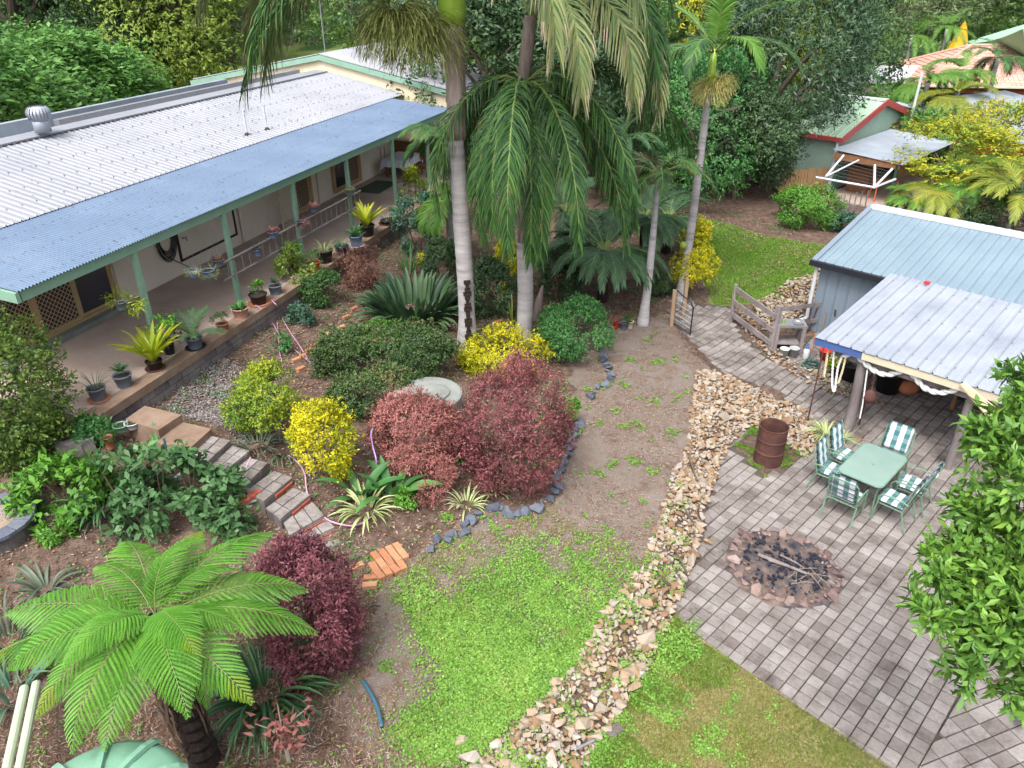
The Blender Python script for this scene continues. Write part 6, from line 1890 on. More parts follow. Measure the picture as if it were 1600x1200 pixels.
clump('ginger_plant', 'group of pale green paddle leaves right of the golden shrub, left cluster', 562, 778, 9, .85, .17, L['softgreen'], el=(.7,1.35), bend=(.5,1.1), shape='oval', seed=9, spread=.1)
clump('ginger_plant', 'group of pale green paddle leaves below the purple hose, right cluster', 612, 778, 9, .9, .18, L['softgreen'], el=(.8,1.4), bend=(.5,1.2), shape='oval', seed=10, spread=.12)
clump('strappy_plant', 'half-dried strappy plant in front of the paddle leaves', 572, 800, 45, .6, .045, L['spider'], seed=11, spread=.15, bend=(1.2,2.2), tipc=.8)
clump('strappy_plant', 'small half-dried strappy tuft at the stone edging', 728, 790, 30, .45, .035, L['spider'], seed=12, spread=.12, bend=(1.,2.))
clump('strappy_plant', 'small dry tuft between dusty-pink and burgundy shrubs', 775, 768, 24, .4, .03, L['spider'], seed=13, spread=.1)
clump('spider_plant', 'cream-striped grassy tuft at the foot of the timber post, larger', 1290, 680, 110, .5, .018, L['spider'], seed=14, spread=.08, bend=(1.3,2.2))
clump('spider_plant', 'small yellow-tipped grassy tuft tucked against the timber post', 1316, 688, 45, .32, .016, L['spider'], seed=15, spread=.05, bend=(1.2,2.0))
clump('iris_clump', 'upright pale green iris leaves by the tallest palm with yellow flowers behind', 640, 428, 22, .95, .04, L['softgreen'], el=(1.0,1.45), bend=(.2,.7), seed=16, spread=.15)
B('flower_cluster', 'cluster of yellow flowers beside the iris leaves', 'flowers', (654,398,676,420), L['yellow'], 500, .07, .05, clumps=5)
clump('strappy_plant', 'green strappy grass tuft between the palm trunks and the golden shrub', 790, 492, 45, .6, .03, L['straplush'], seed=17, spread=.15)
clump('strappy_plant', 'upright variegated spears right of the shorter palm trunk', 802, 505, 10, 1.0, .05, L['varieg'], el=(1.2,1.5), bend=(.1,.5), seed=18, spread=.08)
clump('grass_tuft', 'coarse grass tuft at the left edge above the pale green pipes', 12, 1010, 60, .9, .03, L['grey'], seed=19, spread=.2, bend=(1.2,2.2))
clump('grass_tuft', 'long arching grey-green leaves by the pale pipes at the left edge', 20, 1090, 16, 1.0, .07, L['bluegreen'], seed=20, spread=.15, bend=(1.,1.9))
clump('grass_tuft', 'blue-grey spiky plant behind the left fronds of the tree fern', 72, 925, 24, .6, .06, L['grey'], seed=21, spread=.1)
clump('bird_nest_fern', 'pale strap leaved plant with spotted spear leaves in front of the landings', 250, 718, 7, .7, .09, L['softgreen'], el=(.7,1.3), bend=(.3,.9), seed=22, spread=.05)

# dry twiggy plant bottom
p = ground(452, 1190); t = thing('dry_plant', 'bare pale-stemmed plant with brown dead leaves at the bottom edge', 'plant', p)
r = np.random.default_rng(9); tips = []
g = G(); g.tube([p, p+[0,0,.35], p+[-.03,0,.6]], .03, 6, .02)
for k in range(9):
    a = r.uniform(0, 6.28); q = p+[0,0,r.uniform(.3,.6)]; e = q+np.array([math.cos(a)*.4, math.sin(a)*.3, r.uniform(.1,.5)]); g.tube([q, (q+e)/2+[0,0,.05], e], .012, 5, .006); tips.append(e); tips.append((q+e)/2)
g.out('stem', M['twigpale'], t)
tips = np.array(tips).repeat(7, 0); V, F = leafquads(tips+r.normal(size=tips.shape)*.05, rdir(len(tips), r)+[0,0,-.4], rdir(len(tips), r), .14, .05, .3); mk('dead_leaves', V, F, L['pink'], t, {'rnd': r.uniform(.1,.7,len(F))}).name = 'dead_foliage'

# big glossy tree at right
tp = np.array([6.3, 4.6, 0])
t = thing('glossy_tree', 'leafy tree with glossy bright green leaves overhanging the patio at the right edge', 'tree', tp)
trunk(t, tp-[0,0,.1], [5.4,5.0,3.8], .12, .06, M['bark'], rings=False)
P_ = []; O_ = []
tc_ = []
for u_, v_, w_, a, b, c in ((1600,715,6.6,.42,.42,.4),(1575,765,6.4,.3,.35,.32),(1625,820,6.5,.6,.5,.5),(1535,690,6.7,.14,.18,.12),(1595,860,6.3,.36,.4,.34),(1500,868,6.4,.2,.25,.13),(1590,930,6.2,.5,.45,.45),
                         (1560,930,6.1,.34,.35,.3),(1462,898,6.3,.14,.2,.09),(1530,980,6.1,.26,.3,.26),(1590,1000,6.0,.36,.36,.28),(1550,1065,6.0,.24,.3,.16),(1455,960,6.1,.1,.15,.08),(1520,800,6.5,.12,.16,.1),(1600,680,6.8,.3,.3,.28),(1600,600,6.8,.12,.16,.1),(1640,780,6.6,.6,.6,.7),(1650,960,6.4,.6,.6,.6)):
    q_ = CP + ray(u_, v_)*w_; tc_.append((q_[0], q_[1], q_[2], a*.82, b*.9, c*.85))
for k, (x, y, z, a, b, c) in enumerate(tc_):
    r = np.random.default_rng(60+k); m = int(300+3300*(a*b*c)**.6)
    Pk, Ok, _ = crown_pts(m, a, b, c, 9, 2, r, -1, .5, .4); P_.append(Pk+[x, y, z]); O_.append(Ok)
P_ = np.concatenate(P_); O_ = np.concatenate(O_); r = np.random.default_rng(77)
m = len(P_)//7; idx = np.repeat(r.permutation(len(P_))[:m], 7); P_ = P_[idx]; O_ = O_[idx]
ax = O_/np.linalg.norm(O_, axis=1, keepdims=True) + rdir(m, r).repeat(7, 0)*.5; ax /= np.linalg.norm(ax, axis=1, keepdims=True)
D_ = ax*.75 + rdir(len(P_), r)*.75; Q_ = P_ + ax*r.uniform(-.08, .1, (len(P_), 1))
V, F = leafquads(Q_, D_, ax+rdir(len(P_), r)*.35+[0,0,.4], .12*r.uniform(.5,1.25,len(P_)), .045, .08)
Vr = V.reshape(-1, 4, 3); dist = np.linalg.norm(Vr[:, 0]-CP, axis=1); order = np.argsort(dist)[:300]; rest = np.setdiff1d(np.arange(len(Vr)), order)
rv = r.uniform(.05, 1, len(Vr))*.7 + (.3*r.uniform(0,1,m).repeat(7))
for i in order:
    me = mesh_from('leaf', Vr[i]-Vr[i][0], [(0,1,2,3)], L['citrus'], {'rnd': [float(rv[i])]}); link('leaf', me, t, Vr[i][0]-tp)
o = mk('foliage', Vr[rest].reshape(-1, 3), np.arange(len(rest)*4).reshape(-1, 4), L['citrus'], t, {'rnd': rv[rest]}); o['kind'] = 'stuff'
g = G()
for (x, y, z, a, b, c) in tc_:
    g = G(); g.tube([[5.6,4.9,3.0], [(x+5.5)/2,(y+5.0)/2,(z+3.3)/2], [x, y, z]], .035, 6, .012); g.out('branch', M['bark'], t)
p = at(1592, 1122, .1); o = link('rock', ROCKS['bank'][1][2], None, p+[0,0,.1], (.2,.3,1), (.3,.22,.25)); tag(o, 'large orange rock at the right edge under the glossy tree', 'rock')
#PART5

# ================================================================== POT PLANTS
def pot(p, r, h, mat, t, taper=.75, rim=True, saucer=None):
    g = G(); g.lathe(p, [(r*taper,0),(r,h*.93)] + ([(r*1.08,h*.93),(r*1.08,h),(r*.93,h)] if rim else [(r*.93,h*.93)]) + [(r*.9,h*.86)], 18, closed=False); g.out('pot', mat, t, True)
    g = G(); g.lathe(p, [(0,h*.86),(r*.93,h*.87)], 14, closed=False); g.out('soil', M['soilpot'], t)
    if saucer is not None:
        g = G(); g.lathe(p, [(r*1.0,0),(r*1.3,.025),(r*1.25,.028),(r*.9,.008)], 18); g.out('saucer', M[saucer], t)
def fol(t, p, mat, n, rx, rz, Ls, Ws, seed, droop=.1, clumps=6, tipbias=0):
    me = crown_mesh('foliage', mat, n, rx, rx, rz, Ls, Ws, clumps, 2, seed=seed, droop=droop, sub=.45, tipbias=tipbias); link('foliage', me, t, np.array(p)-base_of(t))
SZ = 1.803
def wp(p, px): return px/2*wdepth(p)/FPX
def potted(lab, u, v, wpx, h, pm, kind, saucer=None, z=SZ, seed=1, **k):
    p = at(u, v, z) if z is not None else ground(u, v)
    r = wp(p, wpx); t = thing('potted_plant', lab, 'potted plant', p)
    pot(p, r, h, M[pm], t, saucer=saucer)
    plant(t, p+np.array([0,0,h*.86]), kind, r, seed, **k); return t
def plant(t, q, kind, r, seed, s=1.0, mat=None):
    o = q - base_of(t)
    if kind == 'grass': straps(t, L[mat or 'grey'], 40, .5*s, .012, (.6,1.45), (1.0,2.2), seed=seed, off=o, spread=r*.4, segs=5)
    elif kind == 'rosette': straps(t, L[mat or 'straplush'], 40, .22*s, .03, (.2,1.4), (.2,.7), seed=seed, off=o+[0,0,.12*s], spread=.02, segs=4)
    elif kind == 'agave': straps(t, L[mat or 'softgreen'], 26, .24*s, .07, (.2,1.3), (-.2,.4), seed=seed, off=o, spread=.02, segs=4, shape='oval')
    elif kind == 'brom': straps(t, L['lime'], 30, .62*s, .12, (.75,1.5), (.2,1.0), seed=seed, off=o, spread=.05, tipc=.4)
    elif kind == 'cycad':
        for i in range(26):
            me, C = frond_mesh('frond', L[mat or 'lime'], .75*s, 26, .14*s, .02, rad(25+50*((i*.618) % 1)), .9, seed=seed+i % 4, plumose=.05, sag=.05, tipbrown=0, segs=2, vee=.4) if i < 4 else (None, None)
            if i < 4: _c4[(seed, i)] = me
            link('frond', _c4[(seed, i % 4)], t, o, (0, 0, i*2.4))
    elif kind == 'palm':
        sp = [(i*137.5, 40+45*((i*.618) % 1), 1.0, .9, 0) for i in range(14)]
        palm_crown(t, q, [L[mat or 'pygmy']], sp, .006, Lr=.85*s, seed=seed, leaf_args=dict(n=24, lf=.28*s, w=.014, plumose=.1, sag=.15, tipbrown=0))
    elif kind == 'leafy': fol(t, q+[0,0,.2*s], L[mat or 'bright'], 260, .24*s, .24*s, .1*s, .05*s, seed)
    elif kind == 'fine': fol(t, q+[0,0,.14*s], L[mat or 'green'], 700, .2*s, .16*s, .05*s, .014*s, seed)
    elif kind == 'trail': fol(t, q+[0,0,-.02], L[mat or 'spider'], 400, .3*s, .16*s, .09*s, .012*s, seed, droop=.6)
    elif kind == 'succ': straps(t, L[mat or 'brownred'], 40, .14*s, .03, (.3,1.45), (.0,.5), seed=seed, off=o, spread=.08, segs=3, shape='oval')
_c4 = {}
potted('blue-grey pot with thin dry grass, nearest the left hedge', 155, 624, 27, .27, 'bluegrey', 'grass', 'terra', seed=31, s=.9)
potted('blue-grey pot with small dark rosette plants left of the big bromeliad', 195, 603, 27, .26, 'bluegrey', 'rosette', seed=32, s=1.0)
potted('reddish pot with huge yellow-green bromeliad on the verandah ledge', 243, 576, 24, .2, 'darkbrown', 'brom', 'rust', seed=33, s=1.5)
potted('pot with bright green leafy croton just behind the big bromeliad', 266, 552, 18, .3, 'black', 'leafy', seed=34, s=1.2)
potted('blue-grey pot on square saucer with upright small feathery palm', 306, 543, 25, .26, 'bluegrey', 'palm', 'black', seed=35, s=1.0)
potted('small terracotta pot with low green leafy plant on the ledge', 349, 517, 19, .2, 'terra', 'fine', seed=36, s=.9, mat='green')
potted('rounded pink terracotta pot with pale green agave', 377, 496, 25, .26, 'pinkterra', 'agave', seed=37, s=1.15)
potted('black pot on orange saucer with yellow-green plant beside the hoses', 405, 474, 27, .26, 'black', 'leafy', 'terra', seed=38, s=.7)
potted('blue-grey pot with dark spiky leaves right of the orange-saucer pot', 431, 459, 21, .24, 'bluegrey', 'rosette', seed=39, s=.8, mat='dark')
potted('bright orange pot with green ferny plant', 491, 423, 21, .27, 'orange', 'fine', seed=40, s=1.1)
potted('tall black pot with leggy yellow-green plant and spider grass', 508, 409, 27, .36, 'black', 'grass', seed=41, s=.9, mat='spider')
potted('glossy navy blue pot with airy green plant', 535, 397, 22, .26, 'navyglaze', 'grass', seed=42, s=.8, mat='softgreen')
potted('pale blue pot on white saucer with small pale green cycad', 557, 384, 21, .33, 'bluepot', 'agave', 'white', seed=43, s=1.7)
potted('dark pot with large yellow-green spiky cycad under the ladder end', 574, 368, 24, .35, 'black', 'brom', seed=44, s=1.3)
potted('low dark bowl with drooping grey leaves at the far end of the ledge', 607, 349, 24, .12, 'black', 'grass', 'rust', seed=45, s=.7, mat='grey')
potted('small grey-green potted tuft behind the low dark bowl', 618, 335, 14, .15, 'black', 'grass', seed=46, s=.6, mat='softgreen')
potted('small dark green pot with thin stem standing in the bed below the ledge', 586, 390, 18, .16, 'darkgreen', 'trail', z=None, seed=47, s=.5, mat='varieg')
potted('tall plant with yellow-green leaves standing behind the variegated shrub', 460, 420, 18, .3, 'black', 'leafy', seed=48, s=1.0)
potted('small pink pot at the foot of the thin leaning palm', 962, 512, 10, .18, 'red', 'fine', z=None, seed=49, s=.6, mat='brownred')
potted('small teal pot at the foot of the thin leaning palm, middle of three', 974, 514, 11, .2, 'bluegrey', 'fine', z=None, seed=50, s=.7)
potted('small cream pot at the foot of the thin leaning palm, right of three', 984, 512, 11, .2, 'creampaint', 'fine', z=None, seed=51, s=.7)
potted('green oval bowl planter beside the brown landing, left', 190, 672, 22, .12, 'tank', 'trail', z=1.55, seed=52, s=.5, mat='softgreen')
potted('white-rimmed grey bowl planter beside the brown landing, right', 208, 668, 22, .12, 'white', 'trail', z=1.55, seed=53, s=.3, mat='grey')
potted('terracotta pot among weeds left of the brown landing', 173, 700, 14, .25, 'terra', 'fine', z=1.4, seed=54, s=.7)
# hanging pots under the ladder rail / wires
def hanging(lab, u, v, wpx, pm, kind, o=-11.75, h=.16, zt=4.05, seed=1, **k):
    p = at_plane(u, v, o); r = wp(p, wpx)
    t = thing('hanging_pot', lab, 'hanging pot', p)
    pot(p, r, h, M[pm], t, .7)
    plant(t, p+np.array([0,0,h*.86]), kind, r, seed, **k)
    g = G()
    for a in (0, 2.1, 4.2): g.tube([p+[r*math.cos(a), r*math.sin(a), h], p+[0,0,zt-p[2]]], .003, 3)
    g.out('hanger_wire', M['steel'], t)
hanging('blue hanging basket with pale spidery leaves, left of the pair by the post', 302, 432, 20, 'bluepot', 'trail', seed=61, s=.6)
hanging('blue hanging basket with pale spidery leaves, right of the pair by the post', 326, 432, 21, 'bluepot', 'trail', seed=62, s=.7)
hanging('dark hanging pot with reddish dry leaves just left of the second post', 342, 415, 18, 'bluegrey', 'succ', seed=63, s=1.0, mat='brownred')
hanging('hanging pot with long trailing yellow-green stems beside the first post', 191, 483, 16, 'bluegrey', 'trail', seed=64, s=1.3, mat='lime')
hanging('blue pot with pink flowering plant on the ladder rail', 427, 371, 16, 'bluepot', 'succ', zt=3.7, seed=65, s=1.3, mat='pink')
hanging('small blue pot at the left end of the ladder rail', 403, 399, 13, 'bluepot', 'succ', zt=3.7, seed=66, s=.6, mat='grey')
hanging('pot with pink and green trailing plant on the middle of the ladder rail', 471, 354, 15, 'bluegrey', 'trail', zt=3.7, seed=67, s=.7, mat='pink')
hanging('small blue pot with pink flowers near the far end of the ladder rail', 491, 330, 15, 'bluegrey', 'succ', zt=3.7, seed=68, s=1.0, mat='pink')
hanging('dark pot with yellowish leaves at the far end of the ladder rail', 547, 303, 15, 'bluegrey', 'trail', zt=3.7, seed=69, s=.6, mat='yellowgreen')
# cactus-like flower pots in the roof corner
fol_t = thing('potted_plant', 'yellow-green potted plant between the ropes under the patio roof corner', 'potted plant', at(1303, 588, 0))
pot(np.array(fol_t.location), .14, .26, M['black'], fol_t); fol(fol_t, np.array(fol_t.location)+[0,0,.45], L['yellowgreen'], 500, .2, .25, .09, .04, 71)
# spray stake and blue stake
p = ground(271, 742); g = G(); g.tube([p, p+[0,0,.8]], .02, 6); tag(g.out('garden_stake', M['bluepipe']), 'blue-green stake standing among the broad-leaved plants', 'stake')

# ================================================================== SCATTER ON THE GROUND
def scatter_leaves(name, mat, pts, size, W_ratio, seed, lift=.01, flat=1.0, updir=0.0, fold=.1):
    r = np.random.default_rng(seed); n = len(pts)
    z = TZ(pts[:, 0], pts[:, 1]) + lift + .035*nz(pts, 2.2, 5)*(lift > 0)*1.0*(~(inpoly(pts[:, 0], pts[:, 1], LAWN)))
    P = np.stack([pts[:, 0], pts[:, 1], z + r.uniform(0, .02, n)], -1)
    D = rdir(n, r); D[:, 2] = np.abs(D[:, 2])*(1-flat) + updir
    Nn = rdir(n, r)*.5 + [0,0,1.*flat+.1]
    sz = size*r.uniform(.5, 1.3, n)
    V, F = leafquads(P, D, Nn, sz, sz*W_ratio, fold)
    o = mk(name, V, F, M[mat] if mat in M else L[mat], None, {'rnd': r.uniform(0, 1, n)}); o['kind'] = 'stuff'; return o
def rand_in(poly, n, seed, keep=None):
    r = np.random.default_rng(seed); P = np.array(poly); lo, hi = P.min(0), P.max(0); out = []
    tot = 0
    while tot < n:
        q = r.uniform(lo, hi, (n*2, 2)); k = inpoly(q[:, 0], q[:, 1], poly)
        if keep is not None: k &= keep(q)
        q = q[k]; out.append(q); tot += len(q)
        if len(out) > 40: break
    return np.concatenate(out)[:n]
def blades(name, mat, pts, h, w, seed, lift=0.0, lean=.6):
    r = np.random.default_rng(seed); n = len(pts)
    P = np.stack([pts[:, 0], pts[:, 1], TZ(pts[:, 0], pts[:, 1]) + lift], -1)
    D = rdir(n, r)*lean; D[:, 2] = 1
    V, F = leafquads(P, D, rdir(n, r), h*r.uniform(.5, 1.3, n), w, .15)
    o = mk(name, V, F, L[mat], None, {'rnd': r.uniform(0, 1, n)}); o['kind'] = 'stuff'; return o
CLOV = [wpoly([(585,905),(640,880),(700,850),(760,835),(830,800),(862,790),(880,815),(905,830),(985,850),(1002,880),(985,930),(940,985),(905,1030),(850,1080),(800,1120),(740,1178),(690,1200),(640,1190),(608,1150),(640,1110),(690,1075),(700,1050),(660,1010),(640,960),(610,935)],.42)]
thr = lambda q, f, s, t_: nz(q, f, s) > t_
def clover_keep(q):
    uv = proj(np.concatenate([q, np.full((len(q), 1), .4)], 1))
    dens = np.clip((uv[:, 1]-800)/260, .0, 1)*1.2 - .72 + .25*((uv[:, 0] > 700) & (uv[:, 1] > 930))
    return (nz(q, 1.6, 21)*.6 + nz(q, 4.5, 22)*.5 + nz(q, 11, 23)*.3 + np.random.default_rng(5).uniform(-.5, .5, len(q))) > -dens*.9 + .02
pts = rand_in(CLOV[0], 52000, 1, clover_keep)
pts = pts + np.random.default_rng(6).normal(size=pts.shape)*.13*(np.random.default_rng(7).uniform(size=(len(pts),1))**3*3)
scatter_leaves('clover', 'clover', pts, .034, .9, 2, lift=.025, flat=.6)
pts = rand_in(CLOV[0], 9000, 101, lambda q: nz(q, 1.8, 121) > .0); blades('track_grass', 'grassblade', pts, .07, .01, 102, .0, .9)
# sparse clover along the track, round the rocks and beds
SPARSE = wpoly([(560,880),(700,800),(860,640),(940,560),(1040,520),(1080,600),(1040,800),(900,1000),(760,1190),(560,1190),(600,1000)],.42)
pts = rand_in(SPARSE, 9000, 3, lambda q: (nz(q, 2.6, 31) > .38) & (nz(q, 8, 32) > 0))
scatter_leaves('clover_sprigs', 'clover', pts, .032, .9, 4, lift=.02, flat=.75)
ROCKSIDE = wpoly([(760,1110),(900,1010),(1000,880),(1060,760),(1080,800),(1070,930),(1100,960),(1100,1010),(1010,1060),(960,1150),(900,1210),(760,1210)],.25)
pts = rand_in(ROCKSIDE, 4500, 5, lambda q: (nz(q, 2.6, 41) + np.random.default_rng(8).uniform(-.4,.4,len(q)) > .3))
scatter_leaves('clover_tufts', 'clover', pts, .038, .85, 6, lift=.05, flat=.6)
BEDW = wpoly([(340,560),(420,530),(470,560),(440,600),(300,640)],1.1)
pts = rand_in(LAWN, 60000, 7); blades('lawn_grass', 'grassblade', pts, .04, .012, 8, -.005)
pts = rand_in(LAWN, 14000, 73, lambda q: nz(q, 1.1, 57) > (q[:, 0]-2.2)*.5); blades('green_lawn_tufts', 'grassgreen', pts, .05, .013, 74)
pts = rand_in(LAWN, 8000, 71, lambda q: (nz(q, 1.5, 54)*.6+nz(q, 5, 56)*.5+np.random.default_rng(3).uniform(-.4,.4,len(q)) > .05+(q[:, 0]-1.6)*.35)); scatter_leaves('lawn_clover', 'clover', pts, .03, .9, 72, lift=.02, flat=.75)
pts = rand_in(DRUMPLOT, 6000, 9, lambda q: nz(q, 3, 55) > .05); blades('drum_plot_grass', 'grassgreen', pts, .05, .012, 10)
pts = rand_in(FARLAWN, 60000, 11); blades('far_lawn_grass', 'grassgreen', pts, .07, .02, 12)
# leaf litter and mulch on beds
BED = wpoly([(560,890),(440,940),(380,980),(-100,1000),(-200,720),(150,700),(180,640),(350,560),(440,500),(560,420),(660,350),(760,330),(1000,330),(1110,330),(1290,360),(1200,372),(1100,350),(1095,430),(1110,470),(1060,480),(940,510),(880,560),(905,650),(880,730),(840,795),(745,800),(650,860)],.8)
notpav = lambda q: ~inpoly(q[:, 0], q[:, 1], PAVED)
pts = rand_in(BED, 34000, 13, lambda q: notpav(q) & (nz(q, 1.4, 61) > -.55)); scatter_leaves('leaf_litter', 'litter', pts, .065, .42, 14, lift=.015, flat=.8)
LOWB = wpoly([(380,950),(560,900),(600,1000),(560,1080),(640,1160),(760,1200),(760,1290),(-100,1290),(-100,950)],.45)
pts = rand_in(LOWB, 22000, 15); scatter_leaves('dry_mulch', 'litter', pts, .08, .12, 16, lift=.02, flat=.6)
pts = rand_in(LOWB, 2500, 17, lambda q: nz(q, 2.5, 63) > .2); scatter_leaves('small_weeds', 'bright', pts, .04, .7, 18, lift=.03, flat=.6)
pts = rand_in(BED, 11000, 19, lambda q: notpav(q) & (nz(q, 2.0, 64)*.7+nz(q, 6, 67)*.4+np.random.default_rng(4).uniform(-.2,.2,len(q)) > .25)); scatter_leaves('bed_weeds', 'softgreen', pts, .06, .6, 20, lift=.03, flat=.5)
pts = rand_in(LANE, 9000, 21, notpav); scatter_leaves('track_gravel', 'gravelbits', pts, .022, .9, 22, lift=.008, flat=.9)
pts = rand_in(LANE, 16000, 23, lambda q: notpav(q) & (nz(q, 1.3, 65) > -.25)); scatter_leaves('track_leaf_bits', 'litter', pts, .045, .35, 24, lift=.012, flat=.9)
GRAVP = wpoly([(1150,480),(1200,500),(1262,480),(1290,500),(1285,560),(1240,560)],.3)
pts = rand_in(GRAVP, 3000, 25); scatter_leaves('path_gravel', 'gravelbits', pts, .03, .9, 26, lift=.01, flat=.9)
UPB = wpoly([(255,640),(340,560),(440,600),(390,690),(330,670)],1.2)
pts = rand_in(UPB, 6000, 27); scatter_leaves('grey_leaf_mulch', 'gravelbits', pts, .06, .4, 28, lift=.02, flat=.8)
pts = rand_in(FARLAWN, 3000, 111, lambda q: nz(q, 1.5, 66) > .0); scatter_leaves('lawn_leaf_bits', 'litter', pts, .06, .4, 112, lift=.05, flat=.8)
# few fallen leaves on paving
pts = rand_in(PAVED2, 700, 29, lambda q: True)[:700]; P3 = pts
r = np.random.default_rng(30); V, F = leafquads(np.stack([pts[:, 0], pts[:, 1], TZ(pts[:, 0], pts[:, 1])+.012], -1), rdir(700, r)*[1,1,.1], rdir(700, r)*.2+[0,0,1], .028*r.uniform(.4,1.3,700), .012, .1)
o = mk('fallen_leaves', V, F, M['litter'], None, {'rnd': r.uniform(0,1,700)}); o['kind'] = 'stuff'

# moss and weeds in the paving joints
r = np.random.default_rng(141); pp = []
for x, y, a, kd in allc:
    if nz(np.array([x, y]), 1.3, 77) > .3 and r.uniform() < .5:
        for q in range(r.integers(2, 9)):
            u_, v_ = r.uniform(-.5, .5)*PS, PS*.5
            if r.uniform() < .5: u_, v_ = v_, u_
            pp.append((x+u_*math.cos(a)-v_*math.sin(a)+r.normal()*.006, y+u_*math.sin(a)+v_*math.cos(a)+r.normal()*.006))
pp = np.array(pp); V, F = leafquads(np.stack([pp[:, 0], pp[:, 1], TZ(pp[:, 0], pp[:, 1])*(TZ(pp[:, 0], pp[:, 1]) > .03)-.004], -1), rdir(len(pp), r)*[1,1,.3]+[0,0,.3], rdir(len(pp), r)*.4+[0,0,1], .026, .018, .1)
o = mk('joint_moss', V, F, L['dry'] if False else L['green'], None, {'rnd': r.uniform(0,1,len(pp))}); o['kind'] = 'stuff'
# ================================================================== NEIGHBOURHOOD
sh = thing('garden_shed', 'sage green steel shed with red barge boards and ribbed green roof', 'shed', PP(-15, 36.5, .8))
za = .8; zE = 3.1; zK = 4.05; a1 = -12.87; a0 = -19.5; b0, b1 = 32.63, 40.4; bm = (b0+b1)/2
V, F = sheet(lambda x, y, z: PP(x, y, z), a0, a1, b0, b1, lambda b: 0, 1, 0, 'rib')
g = G(); P5 = [(b0, .3), (b1, .3), (b1, zE), (bm, zK-.02), (b0, zE)]
g.add([PP(a1-.1, b, z) for b, z in P5] + [PP(a0, b, z) for b, z in P5], [(0,1,2,3,4),(9,8,7,6,5)]+[(i, i+5, (i+1) % 5+5, (i+1) % 5) for i in range(5)]); g.out('wall', M['shedgreen'], sh)
V = []; F = []; n = 60
for i in range(n+1):
    b = b0 + (b1-b0)*i/n; top = zE + (zK-zE)*(1-abs(b-bm)/(bm-b0)) - .03; off_ = .03 if i % 2 else .0
    V += [PP(a1-.08+off_, b, .4), PP(a1-.08+off_, b, top)]
F = [(2*i, 2*i+2, 2*i+3, 2*i+1) for i in range(n)]; mk('front_cladding', V, F, M['shedgreen'], sh)
for (x0, x1, z0, z1, nm) in ((b0-.15, bm, zE-.04, zK+.05, 'roof'), (bm, b1+.15, zK+.05, zE-.04, 'roof')):
    V, F = sheet(frP, a0, a1+.12, x0, x1, lambda b: z0+(z1-z0)*(b-x0)/(x1-x0), .3, .04, 'rib'); mk(nm, V, F, M['shedroof'], sh)
    g = G(); g.box(frP, a1+.1, a1+.16, x0, x1, z0-.2, z0+.07, z1-.2, z1+.07); g.out('barge_board', M['redtrim'], sh)
g = G(); g.box(frP, a0, a1+.16, b0-.28, b0-.15, zE-.2, zE-.04); g.out('gutter', M['redtrim'], sh)
g = G(); g.box(frP, a0, a1+.1, bm-.2, bm+.2, zK+.03, zK+.11); g.out('ridge_cap', M['white'], sh)
p = at(1306, 222, 3.0); g = G(); g.tube([PP(a1-.1, b0-.12, 2.95), PP(a1-.1, b0-.12, .75)], .07, 8); g.out('downpipe', M['white'], sh)
g = G(); g.box(frP, a1-.06, a1-.02, 38.2, 39.3, 2.0, 2.9); g.out('window', M['redbrick'], sh)
g = G(); p = PP(a1+.3, b1-.9, .8); g.tube([p, p+[0,0,4.2]], .06, 8); tag(g.out('white_pole', M['white']), 'tall white pole standing in front of the sage green shed', 'pole')
cp = thing('carport', 'low grey galvanised carport roof on green posts in front of the green shed', 'carport', PP(-11, 36, .8))
b_0 = (at(1314,235,2.75) @ E2); b_1 = (at(1405,203,2.75) @ E2); aW = -12.75; aO = at(1408,259,2.55) @ E1
V, F = sheet(lambda x, y, z: PP(y, x, z), b_0, b_1, aW, aO, lambda a: 2.75+(a-aW)*(-.2)/(aO-aW), .1, .012, 'sine'); mk('roof', V, F, M['galv'], cp)
g = G(); g.box(frP, aW+.1, aO-.1, b_0+.05, b_0+.15, 2.35, 2.62); g.out('beam', M['woodb'], cp)
for a, b in ((aO-.2, b_0+.1), (aO-.2, b_1-.2), (aW+.3, b_0+.1)):
    g = G(); g.box(frP, a-.05, a+.05, b-.05, b+.05, .6, 2.5); g.out('post', M['darkgreen'], cp)
g = G(); g.box(frP, aW, aO+1.5, b_0-.3, b_1, .7, .86); tag(g.out('carport_floor', M['slab']), kind='structure')
g = G(); g.box(frP, aW+.3, aW+1.2, b_0+1.4, b_0+2.2, .87, 1.9); tag(g.out('storage_cupboard', M['woodb']), 'red-brown timber cupboard under the carport roof', 'cupboard')
cl = thing('clothesline', 'white fold-down clothesline frame in front of the carport', 'clothesline', at(1330, 300, .8))
cz = 2.2; q = [at(1275,277,cz), at(1366,293,cz-.05), at(1399,280,cz), at(1318,243,cz+.5), at(1394,264,cz+.4), at(1342,250,cz+.5), at(1367,258,cz+.5), at(1290,276,cz)]
for a, b in ((0,1),(1,2),(3,7),(4,1),(6,1)):
    g = G(); g.tube([q[a], q[b]], .045, 6); g.out('arm', M['white'], cl)
g = G(); g.tube([q[7], q[5]], .03, 5); g.out('brace', M['white'], cl)
g = G()
for k in range(1, 7): g.tube([q[7]+(q[3]-q[7])*k/7, q[1]+(q[4]-q[1])*k/7], .006, 3)
g.out('wires', M['steel'], cl).name = 'line_wire'
for (u, v, lab) in ((1371,345,'orange metal trestle legs under the carport edge'),):
    p = at(1378, 312, .86); t = thing('trestle', 'orange metal trestle standing on the carport slab', 'trestle', p)
    for dx in (-.45, .45):
        for dy in (-.3, .3):
            g = G(); g.tube([p+[dx,dy,0], p+[dx*.9,dy*.5,.8]], .025, 5); g.out('leg', M['orange'], t)
    g = G(); g.tube([p+[-.45,0,.8], p+[.45,0,.8]], .03, 5); g.out('top_bar', M['orange'], t)
